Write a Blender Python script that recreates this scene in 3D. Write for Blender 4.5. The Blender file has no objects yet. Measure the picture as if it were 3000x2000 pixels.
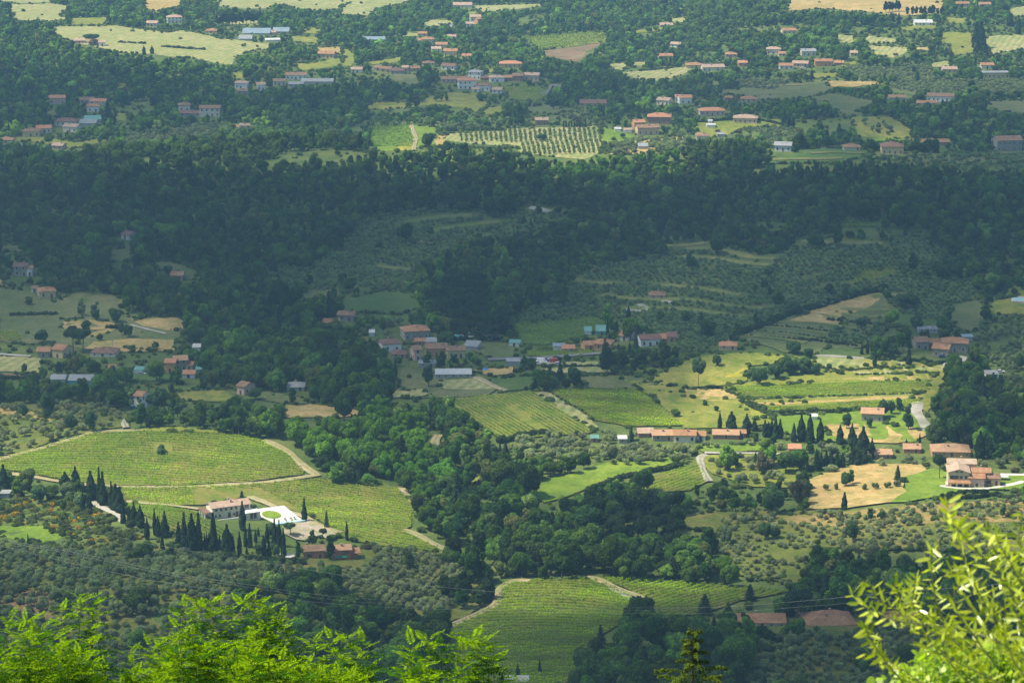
import bpy, bmesh, math, random
import numpy as np
from mathutils import Vector, Matrix

random.seed(7); rng = np.random.default_rng(7)
SC = bpy.context.scene
COL = SC.collection
R = math.radians

# ------------------------------------------------------------------ camera
CAMH = 340.0
FPX = 6533.0                      # focal length in units of a 2352-wide picture
PITCH = math.atan(1584.0 / FPX)   # looking down into the valley
cd = bpy.data.cameras.new('camera'); cam = bpy.data.objects.new('camera', cd); COL.objects.link(cam)
cam.location = (0, 0, CAMH); cam.rotation_euler = (math.pi/2 - PITCH, 0, 0)
cd.sensor_width = 36; cd.lens = 100.0; cd.clip_start = 0.5; cd.clip_end = 60000
cd.dof.use_dof = True; cd.dof.focus_distance = 1300; cd.dof.aperture_fstop = 10
SC.camera = cam
# ------------------------------------------------------------------ daylight
SUN_EL = R(58); SUN_AZ = R(-100)    # azimuth from +Y (away from the camera) towards +X; the sun stands high at the left
SDIR = Vector((math.sin(SUN_AZ)*math.cos(SUN_EL), math.cos(SUN_AZ)*math.cos(SUN_EL), math.sin(SUN_EL)))
w = bpy.data.worlds.new('World'); SC.world = w; w.use_nodes = True
nt = w.node_tree; nt.nodes.clear()
sky = nt.nodes.new('ShaderNodeTexSky'); sky.sky_type = 'NISHITA'; sky.sun_disc = False
sky.sun_elevation = SUN_EL; sky.sun_rotation = SUN_AZ; sky.air_density = 1.0; sky.dust_density = 0.8; sky.altitude = 300
bg = nt.nodes.new('ShaderNodeBackground'); bg.inputs[1].default_value = 0.115
wo = nt.nodes.new('ShaderNodeOutputWorld'); nt.links.new(sky.outputs[0], bg.inputs[0]); nt.links.new(bg.outputs[0], wo.inputs[0])
sd = bpy.data.lights.new('sun', 'SUN'); sd.energy = 5.0; sd.angle = R(0.53); sd.color = (1.0, 0.92, 0.74)
sun = bpy.data.objects.new('sun', sd); COL.objects.link(sun); sun.location = (0, 0, 900)
sun.rotation_euler = (-SDIR).to_track_quat('-Z', 'Y').to_euler()
SC.view_settings.view_transform = 'Standard'; SC.view_settings.look = 'None'
SC.view_settings.gamma = 1.0; SC.view_settings.use_curve_mapping = False
SC.view_settings.exposure = 0.85
HAZE_D = 0.00017
c = SC.cycles
c.max_bounces = 5; c.diffuse_bounces = 2; c.glossy_bounces = 2; c.transmission_bounces = 3; c.volume_bounces = 0
c.transparent_max_bounces = 12; c.use_denoising = True
c.use_adaptive_sampling = False; c.adaptive_threshold = 0.008
c.sample_clamp_indirect = 4
try: c.denoiser = 'OPENIMAGEDENOISE'; c.denoising_prefilter = 'NONE'; c.denoising_quality = 'HIGH'
except Exception: pass

# ------------------------------------------------------------------ ground shape and picture <-> place
CT, ST = math.cos(PITCH), math.sin(PITCH)
BUMPS = []   # x, y, amplitude, sx, sy  (filled just below, from places along the view)
def hgt(x, y):
    x = np.asarray(x, float); y = np.asarray(y, float)
    t = np.clip(1 - y/938.0, 0, 1.25)
    z = 338.0*t**1.45
    z = z + 0.9*np.sin(x/47.0+1.3)*np.sin(y/61.0) + 0.7*np.sin(x/83.0-y/97.0+2.0) + 0.4*np.sin(x/29.0+y/41.0)
    z = z + np.clip((y-2700)/9000, 0, 1)*180*(0.6+0.4*np.sin(x/900.0))
    for (bx, by, a, sx, sy) in BUMPS:
        z = z + a*np.exp(-((x-bx)/sx)**2 - ((y-by)/sy)**2)
    return z
def flat(px, py):
    u = (px-1176)/FPX; v = (py-784)/FPX
    dy = CT - v*ST; dz = -ST - v*CT
    t = CAMH/(-dz); return (u*t, dy*t)
for (px, py, a, sx, sy) in [
    (500, 470, 20, 330, 90), (1500, 470, 18, 420, 90), (2200, 520, 20, 220, 120),   # the dark wooded ridge
    (1900, 600, 12, 140, 110), (350, 1010, 8, 75, 55), (1720, 820, 7, 60, 45), (1300, 1360, 5, 50, 40),
    (330, 120, 12, 160, 160), (200, 620, 9, 110, 90), (1650, 290, 9, 130, 90), (1150, 300, 5, 120, 80),
    (2250, 1250, 7, 80, 70), (400, 1230, 5, 60, 30), (350, 1420, 12, 60, 45), (1850, 1500, 7, 70, 35), (2000, 60, 14, 260, 160), (1000, 180, 7, 260, 100)]:
    bx, by = flat(px, py); BUMPS.append((bx, by, a, sx, sy))
def proj(x, y, z):
    x = np.asarray(x, float); y = np.asarray(y, float); z = np.asarray(z, float) - CAMH
    fwd = y*CT - z*ST; up = y*ST + z*CT
    return 1176 + FPX*x/fwd, 784 - FPX*up/fwd, fwd
def unproj(px, py):
    """where the line of sight through picture point (px, py) meets the ground"""
    px = np.atleast_1d(np.asarray(px, float)); py = np.atleast_1d(np.asarray(py, float))
    u = (px-1176)/FPX; v = (py-784)/FPX
    dx, dy, dz = u, CT - v*ST, -ST - v*CT
    out = np.zeros((len(px), 3)); ts = np.arange(560, 5200, 4.0)
    for i in range(len(px)):
        X = dx[i]*ts; Y = dy[i]*ts; Z = CAMH + dz[i]*ts
        d = Z - hgt(X, Y); k = np.argmax(d < 0)
        if not (d < 0).any(): k = len(ts)-1
        a = d[k-1]/(d[k-1]-d[k]+1e-9) if k > 0 else 0
        t = ts[k-1] + 4.0*a if k > 0 else ts[0]
        out[i] = (dx[i]*t, dy[i]*t, 0)
    out[:, 2] = hgt(out[:, 0], out[:, 1]); return out
OFF = dict(A=(0, 0), B=(784, 0), C=(1568, 0), D=(0, 523), E=(784, 523), F=(1568, 523), G=(0, 1045), H=(784, 1045), I=(1568, 1045))
def pc(k, pts):
    ox, oy = OFF[k]; return [(ox + x/3.0, oy + y/3.0) for x, y in pts]
def at(k, x, y):
    ox, oy = OFF[k]; return unproj(ox + x/3.0, oy + y/3.0)[0]
def ppm(p):      # picture units (2352 wide) per metre there
    return FPX/float(proj(p[0], p[1], p[2])[2])
def inpoly(px, py, poly):
    px = np.asarray(px); py = np.asarray(py); r = np.zeros(px.shape, bool); n = len(poly)
    for i in range(n):
        x1, y1 = poly[i]; x2, y2 = poly[(i+1) % n]
        if y1 == y2: continue
        cnd = ((y1 > py) != (y2 > py)) & (px < (x2-x1)*(py-y1)/(y2-y1)+x1)
        r ^= cnd
    return r

# ------------------------------------------------------------------ object helpers
def tag(o, label=None, cat=None, group=None, kind=None):
    if label: o['label'] = label
    if cat: o['category'] = cat
    if group: o['group'] = group
    if kind: o['kind'] = kind
    return o
def empty(name, loc, rz=0, label=None, cat=None, group=None):
    o = bpy.data.objects.new(name, None); COL.objects.link(o); o.location = loc; o.rotation_euler = (0, 0, rz)
    o.empty_display_size = 0.5
    return tag(o, label, cat, group)
def mobj(name, me, mats=None, parent=None, loc=None, rz=0):
    if mats is not None and len(me.materials) == 0:
        for m in (mats if isinstance(mats, (list, tuple)) else [mats]): me.materials.append(m)
    o = bpy.data.objects.new(name, me); COL.objects.link(o)
    if parent is not None: o.parent = parent
    if loc is not None: o.location = loc
    o.rotation_euler = (0, 0, rz)
    return o
def nmesh(name, groups, smooth=False, lv=None):
    """groups: list of (verts Nx3, faces MxK, material index); lv: per-face value lists matching groups"""
    vs, ls, st, tt, mi, off, lvs = [], [], [], [], [], 0, []
    pos = 0
    for gi, (v, f, m) in enumerate(groups):
        v = np.asarray(v, float).reshape(-1, 3); f = np.asarray(f, np.int64)
        if len(f) == 0: continue
        K = f.shape[1]
        vs.append(v); ls.append((f+off).ravel()); st.append(pos + np.arange(len(f))*K); tt.append(np.full(len(f), K)); mi.append(np.full(len(f), m))
        lvs.append(np.asarray(lv[gi], float) if lv is not None else np.zeros(len(f)))
        pos += len(f)*K; off += len(v)
    me = bpy.data.meshes.new(name)
    V = np.concatenate(vs); L = np.concatenate(ls); S = np.concatenate(st); M = np.concatenate(mi)
    me.vertices.add(len(V)); me.vertices.foreach_set('co', V.ravel())
    me.loops.add(len(L)); me.loops.foreach_set('vertex_index', L.astype(np.int32))
    me.polygons.add(len(S)); me.polygons.foreach_set('loop_start', S.astype(np.int32))
    me.polygons.foreach_set('material_index', M.astype(np.int32))
    me.update(calc_edges=True)
    me.polygons.foreach_set('use_smooth', np.full(len(S), bool(smooth)))
    if lv is not None:
        a = me.attributes.new('lv', 'FLOAT', 'FACE'); a.data.foreach_set('value', np.concatenate(lvs))
    me.validate()
    return me
def box(x0, x1, y0, y1, z0, z1):
    v = [(x0,y0,z0),(x1,y0,z0),(x1,y1,z0),(x0,y1,z0),(x0,y0,z1),(x1,y0,z1),(x1,y1,z1),(x0,y1,z1)]
    f = [(0,3,2,1),(4,5,6,7),(0,1,5,4),(1,2,6,5),(2,3,7,6),(3,0,4,7)]
    return v, f
def tube(pts, rad, n=6, cap=True):
    pts = [Vector(p) for p in pts]; V = []; F = []
    rad = rad if isinstance(rad, (list, tuple)) else [rad]*len(pts)
    for i, p in enumerate(pts):
        d = (pts[min(i+1, len(pts)-1)] - pts[max(i-1, 0)]).normalized()
        a = d.cross(Vector((0.31, 0.95, 0.05))).normalized() if abs(d.y) < 0.9 else d.cross(Vector((1, 0, 0))).normalized()
        b = d.cross(a)
        for k in range(n):
            t = 2*math.pi*k/n; V.append(tuple(p + (a*math.cos(t) + b*math.sin(t))*rad[i]))
    for i in range(len(pts)-1):
        for k in range(n):
            F.append((i*n+k, i*n+(k+1) % n, (i+1)*n+(k+1) % n, (i+1)*n+k))
    return V, F
def ico(center, r, sub=1, squash=1.0, jit=0.0, rr=None):
    global _ICO
    try: _ICO
    except NameError: _ICO = {}
    if sub not in _ICO:
        bm = bmesh.new(); bmesh.ops.create_icosphere(bm, subdivisions=sub, radius=1)
        _ICO[sub] = (np.array([v.co[:] for v in bm.verts]), np.array([[v.index for v in f.verts] for f in bm.faces])); bm.free()
    v, f = _ICO[sub]; v = v.copy()
    if jit and rr is not None: v = v*(1+rr.uniform(-jit, jit, (len(v), 1)))
    v = v*r; v[:, 2] *= squash
    return v + np.asarray(center), f
def quads(cen, nor, size, rr, asp=1.0):
    """a leaf-clump sized face at each centre, facing nor"""
    n = len(cen); nor = nor/np.maximum(np.linalg.norm(nor, axis=1, keepdims=True), 1e-6)
    rv = rr.normal(size=(n, 3)); a = np.cross(nor, rv); a /= np.maximum(np.linalg.norm(a, axis=1, keepdims=True), 1e-6)
    b = np.cross(nor, a); s = np.asarray(size).reshape(-1, 1)*0.5
    V = np.stack([cen-a*s-b*s*asp, cen+a*s-b*s*asp*.7, cen+a*s*.8+b*s*asp, cen-a*s*.7+b*s*asp*.9], 1).reshape(-1, 3)
    F = np.arange(n*4).reshape(-1, 4)
    return V, F

# ------------------------------------------------------------------ materials
def newmat(name):
    m = bpy.data.materials.new(name); m.use_nodes = True; n = m.node_tree; n.nodes.clear()
    o = n.nodes.new('ShaderNodeOutputMaterial'); return m, n, o
def N(n, t, **k):
    x = n.nodes.new(t)
    for a, b in k.items(): setattr(x, a, b)
    return x
def ramp(n, fac, stops):
    r = N(n, 'ShaderNodeValToRGB'); e = r.color_ramp.elements
    while len(e) < len(stops): e.new(0.5)
    for i, (p, col) in enumerate(stops): e[i].position = p; e[i].color = (*col, 1)
    n.links.new(fac, r.inputs[0]); return r.outputs[0]
def noise(n, vec, scale, detail=3, rough=0.55):
    x = N(n, 'ShaderNodeTexNoise'); x.inputs['Scale'].default_value = scale; x.inputs['Detail'].default_value = detail
    x.inputs['Roughness'].default_value = rough
    n.links.new(vec, x.inputs['Vector']); return x.outputs['Fac']
def mixc(n, f, a, b, mode='MIX'):
    x = N(n, 'ShaderNodeMix', data_type='RGBA', blend_type=mode)
    if isinstance(f, float): x.inputs[0].default_value = f
    else: n.links.new(f, x.inputs[0])
    for i, s in ((6, a), (7, b)):
        if isinstance(s, tuple): x.inputs[i].default_value = (*s, 1)
        else: n.links.new(s, x.inputs[i])
    return x.outputs[2]
def ground_mat(name, c1, c2, c3, s1=0.012, s2=0.09, s3=0.9, rough=0.95, stripe=None):
    m, n, o = newmat(name); tc = N(n, 'ShaderNodeNewGeometry'); P = tc.outputs['Position']
    big = ramp(n, noise(n, P, s1, 4, .6), [(0.38, c1), (0.62, c2)])
    mid = noise(n, P, s2, 4, .6)
    r2 = ramp(n, mid, [(0.42, (0, 0, 0)), (0.66, (1, 1, 1))])
    col = mixc(n, r2, big, c3)
    fine = ramp(n, noise(n, P, s3, 3, .7), [(0.25, (0.55, 0.55, 0.55)), (0.75, (1.45, 1.45, 1.45))])
    col = mixc(n, 0.75, col, fine, 'MULTIPLY')
    if stripe:
        wv = N(n, 'ShaderNodeTexWave'); wv.inputs['Scale'].default_value = stripe[0]; wv.inputs['Distortion'].default_value = 2.0; wv.inputs['Detail'].default_value = 2
        mp = N(n, 'ShaderNodeMapping'); mp.inputs['Rotation'].default_value = (0, 0, stripe[1]); n.links.new(P, mp.inputs[0]); n.links.new(mp.outputs[0], wv.inputs[0])
        col = mixc(n, stripe[2], col, ramp(n, wv.outputs[1], [(0.3, (0.6, 0.66, 0.5)), (0.7, (1.3, 1.25, 1.2))]), 'MULTIPLY')
    b = N(n, 'ShaderNodeBsdfPrincipled'); b.inputs['Roughness'].default_value = rough; b.inputs['Specular IOR Level'].default_value = 0.1
    n.links.new(col, b.inputs['Base Color'])
    bp = N(n, 'ShaderNodeBump'); bp.inputs['Strength'].default_value = 0.6; bp.inputs['Distance'].default_value = 0.5
    n.links.new(noise(n, P, 1.6, 3, .7), bp.inputs['Height']); n.links.new(bp.outputs[0], b.inputs['Normal'])
    n.links.new(b.outputs[0], o.inputs[0]); return m
def leaf_mat(name, col=None, trans=0.42, var=0.55, gloss=0.0):
    """col None: the colour comes from the plant's own tcol"""
    m, n, o = newmat(name)
    if col is None:
        a = N(n, 'ShaderNodeAttribute', attribute_type='INSTANCER', attribute_name='tcol'); base = a.outputs['Color']
    else:
        a = N(n, 'ShaderNodeRGB'); a.outputs[0].default_value = (*col, 1); base = a.outputs[0]
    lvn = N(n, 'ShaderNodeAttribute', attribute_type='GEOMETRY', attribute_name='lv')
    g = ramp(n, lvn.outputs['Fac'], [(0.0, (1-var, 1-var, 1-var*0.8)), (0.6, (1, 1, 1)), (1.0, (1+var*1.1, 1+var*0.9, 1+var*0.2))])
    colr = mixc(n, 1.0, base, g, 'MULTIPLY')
    d = N(n, 'ShaderNodeBsdfDiffuse'); t = N(n, 'ShaderNodeBsdfTranslucent'); mx = N(n, 'ShaderNodeMixShader'); mx.inputs[0].default_value = trans
    n.links.new(colr, d.inputs[0])
    tcn = mixc(n, 1.0, colr, (1.35, 1.45, 0.4), 'MULTIPLY'); n.links.new(tcn, t.inputs[0])
    n.links.new(d.outputs[0], mx.inputs[1]); n.links.new(t.outputs[0], mx.inputs[2]); out = mx.outputs[0]
    if gloss > 0:
        gl = N(n, 'ShaderNodeBsdfGlossy'); gl.inputs['Roughness'].default_value = 0.38; gl.inputs[0].default_value = (0.9, 0.95, 0.9, 1)
        m2 = N(n, 'ShaderNodeMixShader'); m2.inputs[0].default_value = gloss; n.links.new(out, m2.inputs[1]); n.links.new(gl.outputs[0], m2.inputs[2]); out = m2.outputs[0]
    n.links.new(out, o.inputs[0]); return m
def plain(name, col, rough=0.8, var=0.25, scale=1.5, spec=0.2, metal=0.0, bump=0.0):
    m, n, o = newmat(name); tc = N(n, 'ShaderNodeNewGeometry')
    f = noise(n, tc.outputs['Position'], scale, 5, .65)
    k1 = tuple(x*(1-var) for x in col); k2 = tuple(min(1, x*(1+var*.8)) for x in col)
    b = N(n, 'ShaderNodeBsdfPrincipled'); b.inputs['Roughness'].default_value = rough; b.inputs['Specular IOR Level'].default_value = spec; b.inputs['Metallic'].default_value = metal
    n.links.new(ramp(n, f, [(0.3, k1), (0.7, k2)]), b.inputs['Base Color'])
    if bump:
        bp = N(n, 'ShaderNodeBump'); bp.inputs['Strength'].default_value = bump; bp.inputs['Distance'].default_value = 0.05
        n.links.new(noise(n, tc.outputs['Position'], scale*6, 3, .7), bp.inputs['Height']); n.links.new(bp.outputs[0], b.inputs['Normal'])
    n.links.new(b.outputs[0], o.inputs[0]); return m
def roof_mat(name, c1, c2, c3):
    m, n, o = newmat(name); tc = N(n, 'ShaderNodeTexCoord'); P = tc.outputs['Object']; G = N(n, 'ShaderNodeNewGeometry').outputs['Position']
    col = ramp(n, noise(n, G, 0.5, 5, .7), [(0.3, c1), (0.5, c2), (0.72, c3)])
    fine = ramp(n, noise(n, G, 5.0, 3, .8), [(0.2, (0.6, 0.6, 0.6)), (0.8, (1.35, 1.3, 1.25))])
    col = mixc(n, 0.8, col, fine, 'MULTIPLY')
    wv = N(n, 'ShaderNodeTexWave', wave_type='BANDS', bands_direction='X'); wv.inputs['Scale'].default_value = 0.75; n.links.new(P, wv.inputs[0])
    wy = N(n, 'ShaderNodeTexWave', wave_type='BANDS', bands_direction='Y', wave_profile='SAW'); wy.inputs['Scale'].default_value = 0.4; n.links.new(P, wy.inputs[0])
    col = mixc(n, 0.45, col, ramp(n, wv.outputs[1], [(0.1, (0.55, 0.52, 0.5)), (0.6, (1.1, 1.1, 1.1))]), 'MULTIPLY')
    col = mixc(n, 0.3, col, ramp(n, wy.outputs[1], [(0.0, (0.6, 0.6, 0.6)), (0.3, (1.1, 1.1, 1.1))]), 'MULTIPLY')
    b = N(n, 'ShaderNodeBsdfPrincipled'); b.inputs['Roughness'].default_value = 0.9; b.inputs['Specular IOR Level'].default_value = 0.1
    n.links.new(col, b.inputs['Base Color'])
    bp = N(n, 'ShaderNodeBump'); bp.inputs['Strength'].default_value = 0.6; bp.inputs['Distance'].default_value = 0.08
    n.links.new(wv.outputs[1], bp.inputs['Height']); n.links.new(bp.outputs[0], b.inputs['Normal'])
    n.links.new(b.outputs[0], o.inputs[0]); return m
# ------------------------------------------------------------------ ground materials (real base colours)
GM = dict(
    rough=ground_mat('rough_grass', (0.09, 0.13, 0.03), (0.15, 0.18, 0.045), (0.065, 0.105, 0.025)),
    grass=ground_mat('lawn_grass', (0.145, 0.225, 0.022), (0.20, 0.27, 0.03), (0.11, 0.185, 0.018), s3=0.5),
    darkgrass=ground_mat('dark_grass', (0.075, 0.13, 0.03), (0.11, 0.16, 0.04), (0.07, 0.12, 0.025), s3=0.5),  # plain darker green grass colour
    meadow=ground_mat('meadow_grass', (0.20, 0.22, 0.034), (0.28, 0.255, 0.055), (0.13, 0.175, 0.022), s2=.14, s3=0.5),
    dull=ground_mat('dull_meadow', (0.125, 0.155, 0.05), (0.18, 0.175, 0.07), (0.10, 0.135, 0.04), s3=0.4),
    hay=ground_mat('hay_grass', (0.30, 0.29, 0.11), (0.37, 0.33, 0.15), (0.22, 0.26, 0.085), s3=0.3, stripe=(0.06, 0.3, 0.35)),
    tan=ground_mat('dry_grass', (0.40, 0.27, 0.10), (0.50, 0.355, 0.15), (0.28, 0.24, 0.07), s3=0.35),
    olive=ground_mat('olive_grove_grass', (0.12, 0.14, 0.025), (0.19, 0.165, 0.045), (0.09, 0.125, 0.02), s3=0.5),
    soil=ground_mat('bare_soil', (0.20, 0.13, 0.075), (0.27, 0.18, 0.11), (0.15, 0.11, 0.06), s3=0.8, stripe=(0.25, 0.2, 0.4)),
    vine=ground_mat('vineyard_soil', (0.12, 0.16, 0.018), (0.20, 0.18, 0.045), (0.10, 0.15, 0.015), s3=0.8),
    path=ground_mat('dirt_track', (0.36, 0.28, 0.16), (0.46, 0.37, 0.23), (0.26, 0.25, 0.11), s3=1.2),
    road=ground_mat('gravel_road', (0.36, 0.33, 0.28), (0.46, 0.42, 0.36), (0.27, 0.26, 0.19), s3=1.5),
    grove=ground_mat('grove_grass', (0.095, 0.13, 0.035), (0.14, 0.155, 0.045), (0.08, 0.12, 0.03), s3=0.5),
    drygrove=ground_mat('dry_grove_grass', (0.26, 0.185, 0.065), (0.34, 0.225, 0.09), (0.17, 0.175, 0.04), s3=0.4),
    bank=ground_mat('terrace_bank_grass', (0.17, 0.19, 0.05), (0.25, 0.22, 0.08), (0.12, 0.16, 0.035), s3=0.6),
    plot=ground_mat('building_soil', (0.36, 0.30, 0.22), (0.46, 0.40, 0.30), (0.20, 0.21, 0.09), s2=.2, s3=1.0),
    asphalt=ground_mat('worn_asphalt', (0.20, 0.20, 0.19), (0.25, 0.25, 0.24), (0.17, 0.17, 0.16), s3=1.5),
    paving=ground_mat('pale_paving', (0.58, 0.545, 0.49), (0.66, 0.62, 0.56), (0.50, 0.47, 0.42), s3=2.0),
    wood=ground_mat('woodland_floor', (0.035, 0.055, 0.02), (0.05, 0.065, 0.025), (0.03, 0.045, 0.015)),
    flower=ground_mat('flowery_meadow', (0.28, 0.27, 0.04), (0.42, 0.33, 0.03), (0.18, 0.23, 0.035), s3=0.5),
)
def rut_mat(base):
    m = GM[base].copy(); m.name = base+'_ruts'; n = m.node_tree; b = [x for x in n.nodes if x.type == 'BSDF_PRINCIPLED'][0]; src = b.inputs['Base Color'].links[0].from_socket
    a = N(n, 'ShaderNodeAttribute', attribute_type='GEOMETRY', attribute_name='side'); f = ramp(n, a.outputs['Fac'], [(0.0, (1, 1, 1)), (0.18, (.7, .7, .7)), (0.34, (0, 0, 0)), (0.62, (0, 0, 0)), (0.85, (.55, .55, .55)), (1.0, (1, 1, 1))])
    g = N(n, 'ShaderNodeNewGeometry'); nf = ramp(n, noise(n, g.outputs['Position'], .35, 3, .6), [(0.35, (.3, .3, .3)), (0.65, (1, 1, 1))]); ff = mixc(n, 1.0, f, nf, 'MULTIPLY')
    n.links.new(mixc(n, ff, src, (0.17, 0.19, 0.05)), b.inputs['Base Color']); return m
def terrain(name, x0, x1, y0, y1, st, mat, dz=0.0):
    xs = np.arange(x0, x1+st, st); ys = np.arange(y0, y1+st, st)
    X, Y = np.meshgrid(xs, ys); Z = hgt(X, Y)+dz
    V = np.stack([X, Y, Z], -1).reshape(-1, 3); nx = len(xs); i = np.arange((len(ys)-1)*(nx-1)); r = i//(nx-1); q = i % (nx-1); a = r*nx+q
    F = np.stack([a, a+1, a+nx+1, a+nx], 1)
    o = mobj(name, nmesh(name, [(V, F, 0)], smooth=True), mat); tag(o, kind='structure'); return o
T1 = terrain('ground', -1200, 1200, -160, 3800, 8, GM['rough'])
T2 = terrain('terrain', -12000, 12000, -400, 16000, 200, GM['rough'], dz=-3.0)
# the far sheet passes below the near one and runs on to the horizon
v = np.zeros(len(T2.data.vertices)*3); T2.data.vertices.foreach_get('co', v); v = v.reshape(-1, 3)
ins = (np.abs(v[:, 0]) < 1250) & (v[:, 1] < 3850); v[ins, 2] -= 22; T2.data.vertices.foreach_set('co', v.ravel())

def wpoly(poly, jit=0.7, step=5.0, rr=rng):
    W = unproj([p[0] for p in poly], [p[1] for p in poly])[:, :2]; out = []
    for i in range(len(W)):
        a, b = W[i], W[(i+1) % len(W)]; L = np.linalg.norm(b-a); k = max(1, int(L/step)); nn = np.array([-(b-a)[1], (b-a)[0]])/max(L, .01)
        for j in range(k):
            t = j/k; p = a+(b-a)*t
            if k > 2: p = p + nn*(rr.uniform(-jit, jit) + 0.012*L*math.sin(t*math.pi)*((i % 2)*2-1))
            out.append(p)
    return out
def drape(name, W, mat, dz=0.15, cell=10.0):
    bm = bmesh.new()
    vs = [bm.verts.new((p[0], p[1], 0)) for p in W]
    f = bm.faces.new(vs); bmesh.ops.triangulate(bm, faces=[f])
    xs = [p[0] for p in W]; ys = [p[1] for p in W]
    for ax, lo, hi in ((0, min(xs), max(xs)), (1, min(ys), max(ys))):
        k = math.ceil(lo/cell)
        while k*cell < hi:
            co = (k*cell, 0, 0) if ax == 0 else (0, k*cell, 0); no = (1, 0, 0) if ax == 0 else (0, 1, 0)
            bmesh.ops.bisect_plane(bm, geom=bm.verts[:]+bm.edges[:]+bm.faces[:], plane_co=co, plane_no=no); k += 1
    co = np.array([v.co[:2] for v in bm.verts]); z = hgt(co[:, 0], co[:, 1])+dz
    for v, zz in zip(bm.verts, z): v.co.z = zz
    bm.normal_update()
    for f in bm.faces:
        if f.normal.z < 0: f.normal_flip()
        f.smooth = True
    me = bpy.data.meshes.new(name); bm.to_mesh(me); bm.free()
    return tag(mobj(name, me, GM[mat]), kind='structure')
OPEN = []      # (polygon, keeps woods away)
LEVEL = [0]; EDGES = []
def field(name, mat, poly, dz=None, woods=False):
    LEVEL[0] += 1
    if dz is None: dz = 0.12 + 0.004*LEVEL[0]
    if not woods: OPEN.append(poly)
    W = wpoly(poly); EDGES.append((W, mat)); return drape(name, W, mat, dz)
def ribbon(name, mat, pts, width, dz=0.85, clear=True):
    W = unproj([p[0] for p in pts], [p[1] for p in pts])[:, :2]
    P = []
    for i in range(len(W)-1):
        k = max(2, int(np.linalg.norm(W[i+1]-W[i])/4))
        for j in range(k):
            t = j/k; p0 = W[max(i-1, 0)]; p1 = W[i]; p2 = W[i+1]; p3 = W[min(i+2, len(W)-1)]
            P.append(0.5*((2*p1)+(-p0+p2)*t+(2*p0-5*p1+4*p2-p3)*t*t+(-p0+3*p1-3*p2+p3)*t**3))
    P.append(W[-1]); P = np.array(P); d = np.gradient(P, axis=0); d /= np.maximum(np.linalg.norm(d, axis=1, keepdims=True), .01)
    nn = np.stack([-d[:, 1], d[:, 0]], 1); wd = width*0.5*(1+0.15*np.sin(np.arange(len(P))*0.9)+rng.uniform(-.08, .08, len(P)))
    cols = []
    for s in (-1, -.5, 0, .5, 1):
        q = P+nn*(wd*s)[:, None]; cols.append(np.column_stack([q, hgt(q[:, 0], q[:, 1])+dz-(0.2 if abs(s) == 1 else 0)]))
    V = np.stack(cols, 1).reshape(-1, 3); F = []
    for i in range(len(P)-1):
        for j in range(4): F.append((i*5+j, i*5+j+1, (i+1)*5+j+1, (i+1)*5+j))
    F = np.array(F); a = V[F[0]]; 
    if np.cross(a[1]-a[0], a[2]-a[0])[2] < 0: F = F[:, ::-1]
    if clear:
        x, y, _ = proj(P[:, 0], P[:, 1], hgt(P[:, 0], P[:, 1])); PATHPTS.extend(zip(P[:, 0], P[:, 1], [width/2+1.2]*len(P)))
    me = nmesh(name, [(V, F, 0)], smooth=True)
    if name == 'dirt_track':
        at_ = me.attributes.new('side', 'FLOAT', 'POINT'); at_.data.foreach_set('value', np.tile([1.0, .5, 0.0, .5, 1.0], len(P)))
        if mat+'_r' not in GM: GM[mat+'_r'] = rut_mat(mat)
        mat = mat+'_r'
    return tag(mobj(name, me, GM[mat]), kind='structure')
PATHPTS = []

# ---- far valley floor
field('hay_field', 'hay', pc('A', [(330,185),(600,180),(820,178),(900,195),(1080,215),(1160,228),(1240,208),(1390,235),(1500,265),(1850,300),(1850,335),(1690,365),(1620,400),(1600,450),(1540,450),(1400,415),(1200,395),(1040,375),(830,365),(640,320),(520,300),(430,270),(380,225)]))
field('hay_field', 'hay', pc('A', [(60,35),(360,25),(490,45),(400,110),(480,130),(340,150),(90,135)]))
field('dry_field', 'tan', pc('A', [(1000,-40),(1250,-40),(1250,40),(1180,50),(1060,90),(980,40)]))
field('hay_field', 'hay', pc('A', [(1480,-30),(2351,-30),(2351,60),(2200,78),(2050,62),(1900,30),(1860,60),(1700,62),(1500,45)]))
field('hay_field', 'hay', pc('B', [(0,-40),(560,-30),(490,10),(400,35),(240,60),(190,122),(0,100)]))
field('meadow', 'meadow', pc('A', [(1990,440),(2100,440),(2210,425),(2351,395),(2351,450),(2200,475),(2080,485)]))
field('meadow', 'meadow', pc('B', [(0,330),(60,345),(110,420),(60,460),(0,450)]))
field('dry_field', 'tan', pc('A', [(2180,330),(2351,320),(2351,372),(2190,362)]))
field('meadow', 'meadow', pc('A', [(1590,500),(1670,500),(1690,540),(1600,545)]))
field('hay_field', 'hay', pc('B', [(550,160),(640,135),(770,145),(780,168),(600,182)]))
field('hay_field', 'hay', pc('B', [(345,218),(580,235),(480,258),(370,252)]))
field('orchard_grass', 'meadow', pc('B', [(1215,258),(1800,220),(1850,292),(1700,302),(1380,347),(1300,295)]))
field('ploughed_field', 'soil', pc('B', [(1380,352),(1820,290),(1700,352),(1650,425),(1580,425),(1400,388)]))
field('hay_field', 'hay', pc('B', [(1800,442),(2110,425),(2100,450),(1960,462),(1940,492),(1890,492)]))
field('hay_field', 'hay', pc('B', [(1910,502),(2351,465),(2420,480),(2351,520),(2200,562),(2060,552),(1960,522)]))
field('flower_meadow', 'meadow', pc('B', [(90,752),(240,705),(560,712),(600,665),(740,640),(940,640),(950,700),(1015,705),(1010,740),(960,782),(820,745),(640,720),(450,742),(280,762)]))
field('meadow', 'dull', pc('B', [(1260,745),(1400,720),(1700,765),(1720,815),(1600,828),(1500,795),(1280,775)]))
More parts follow.
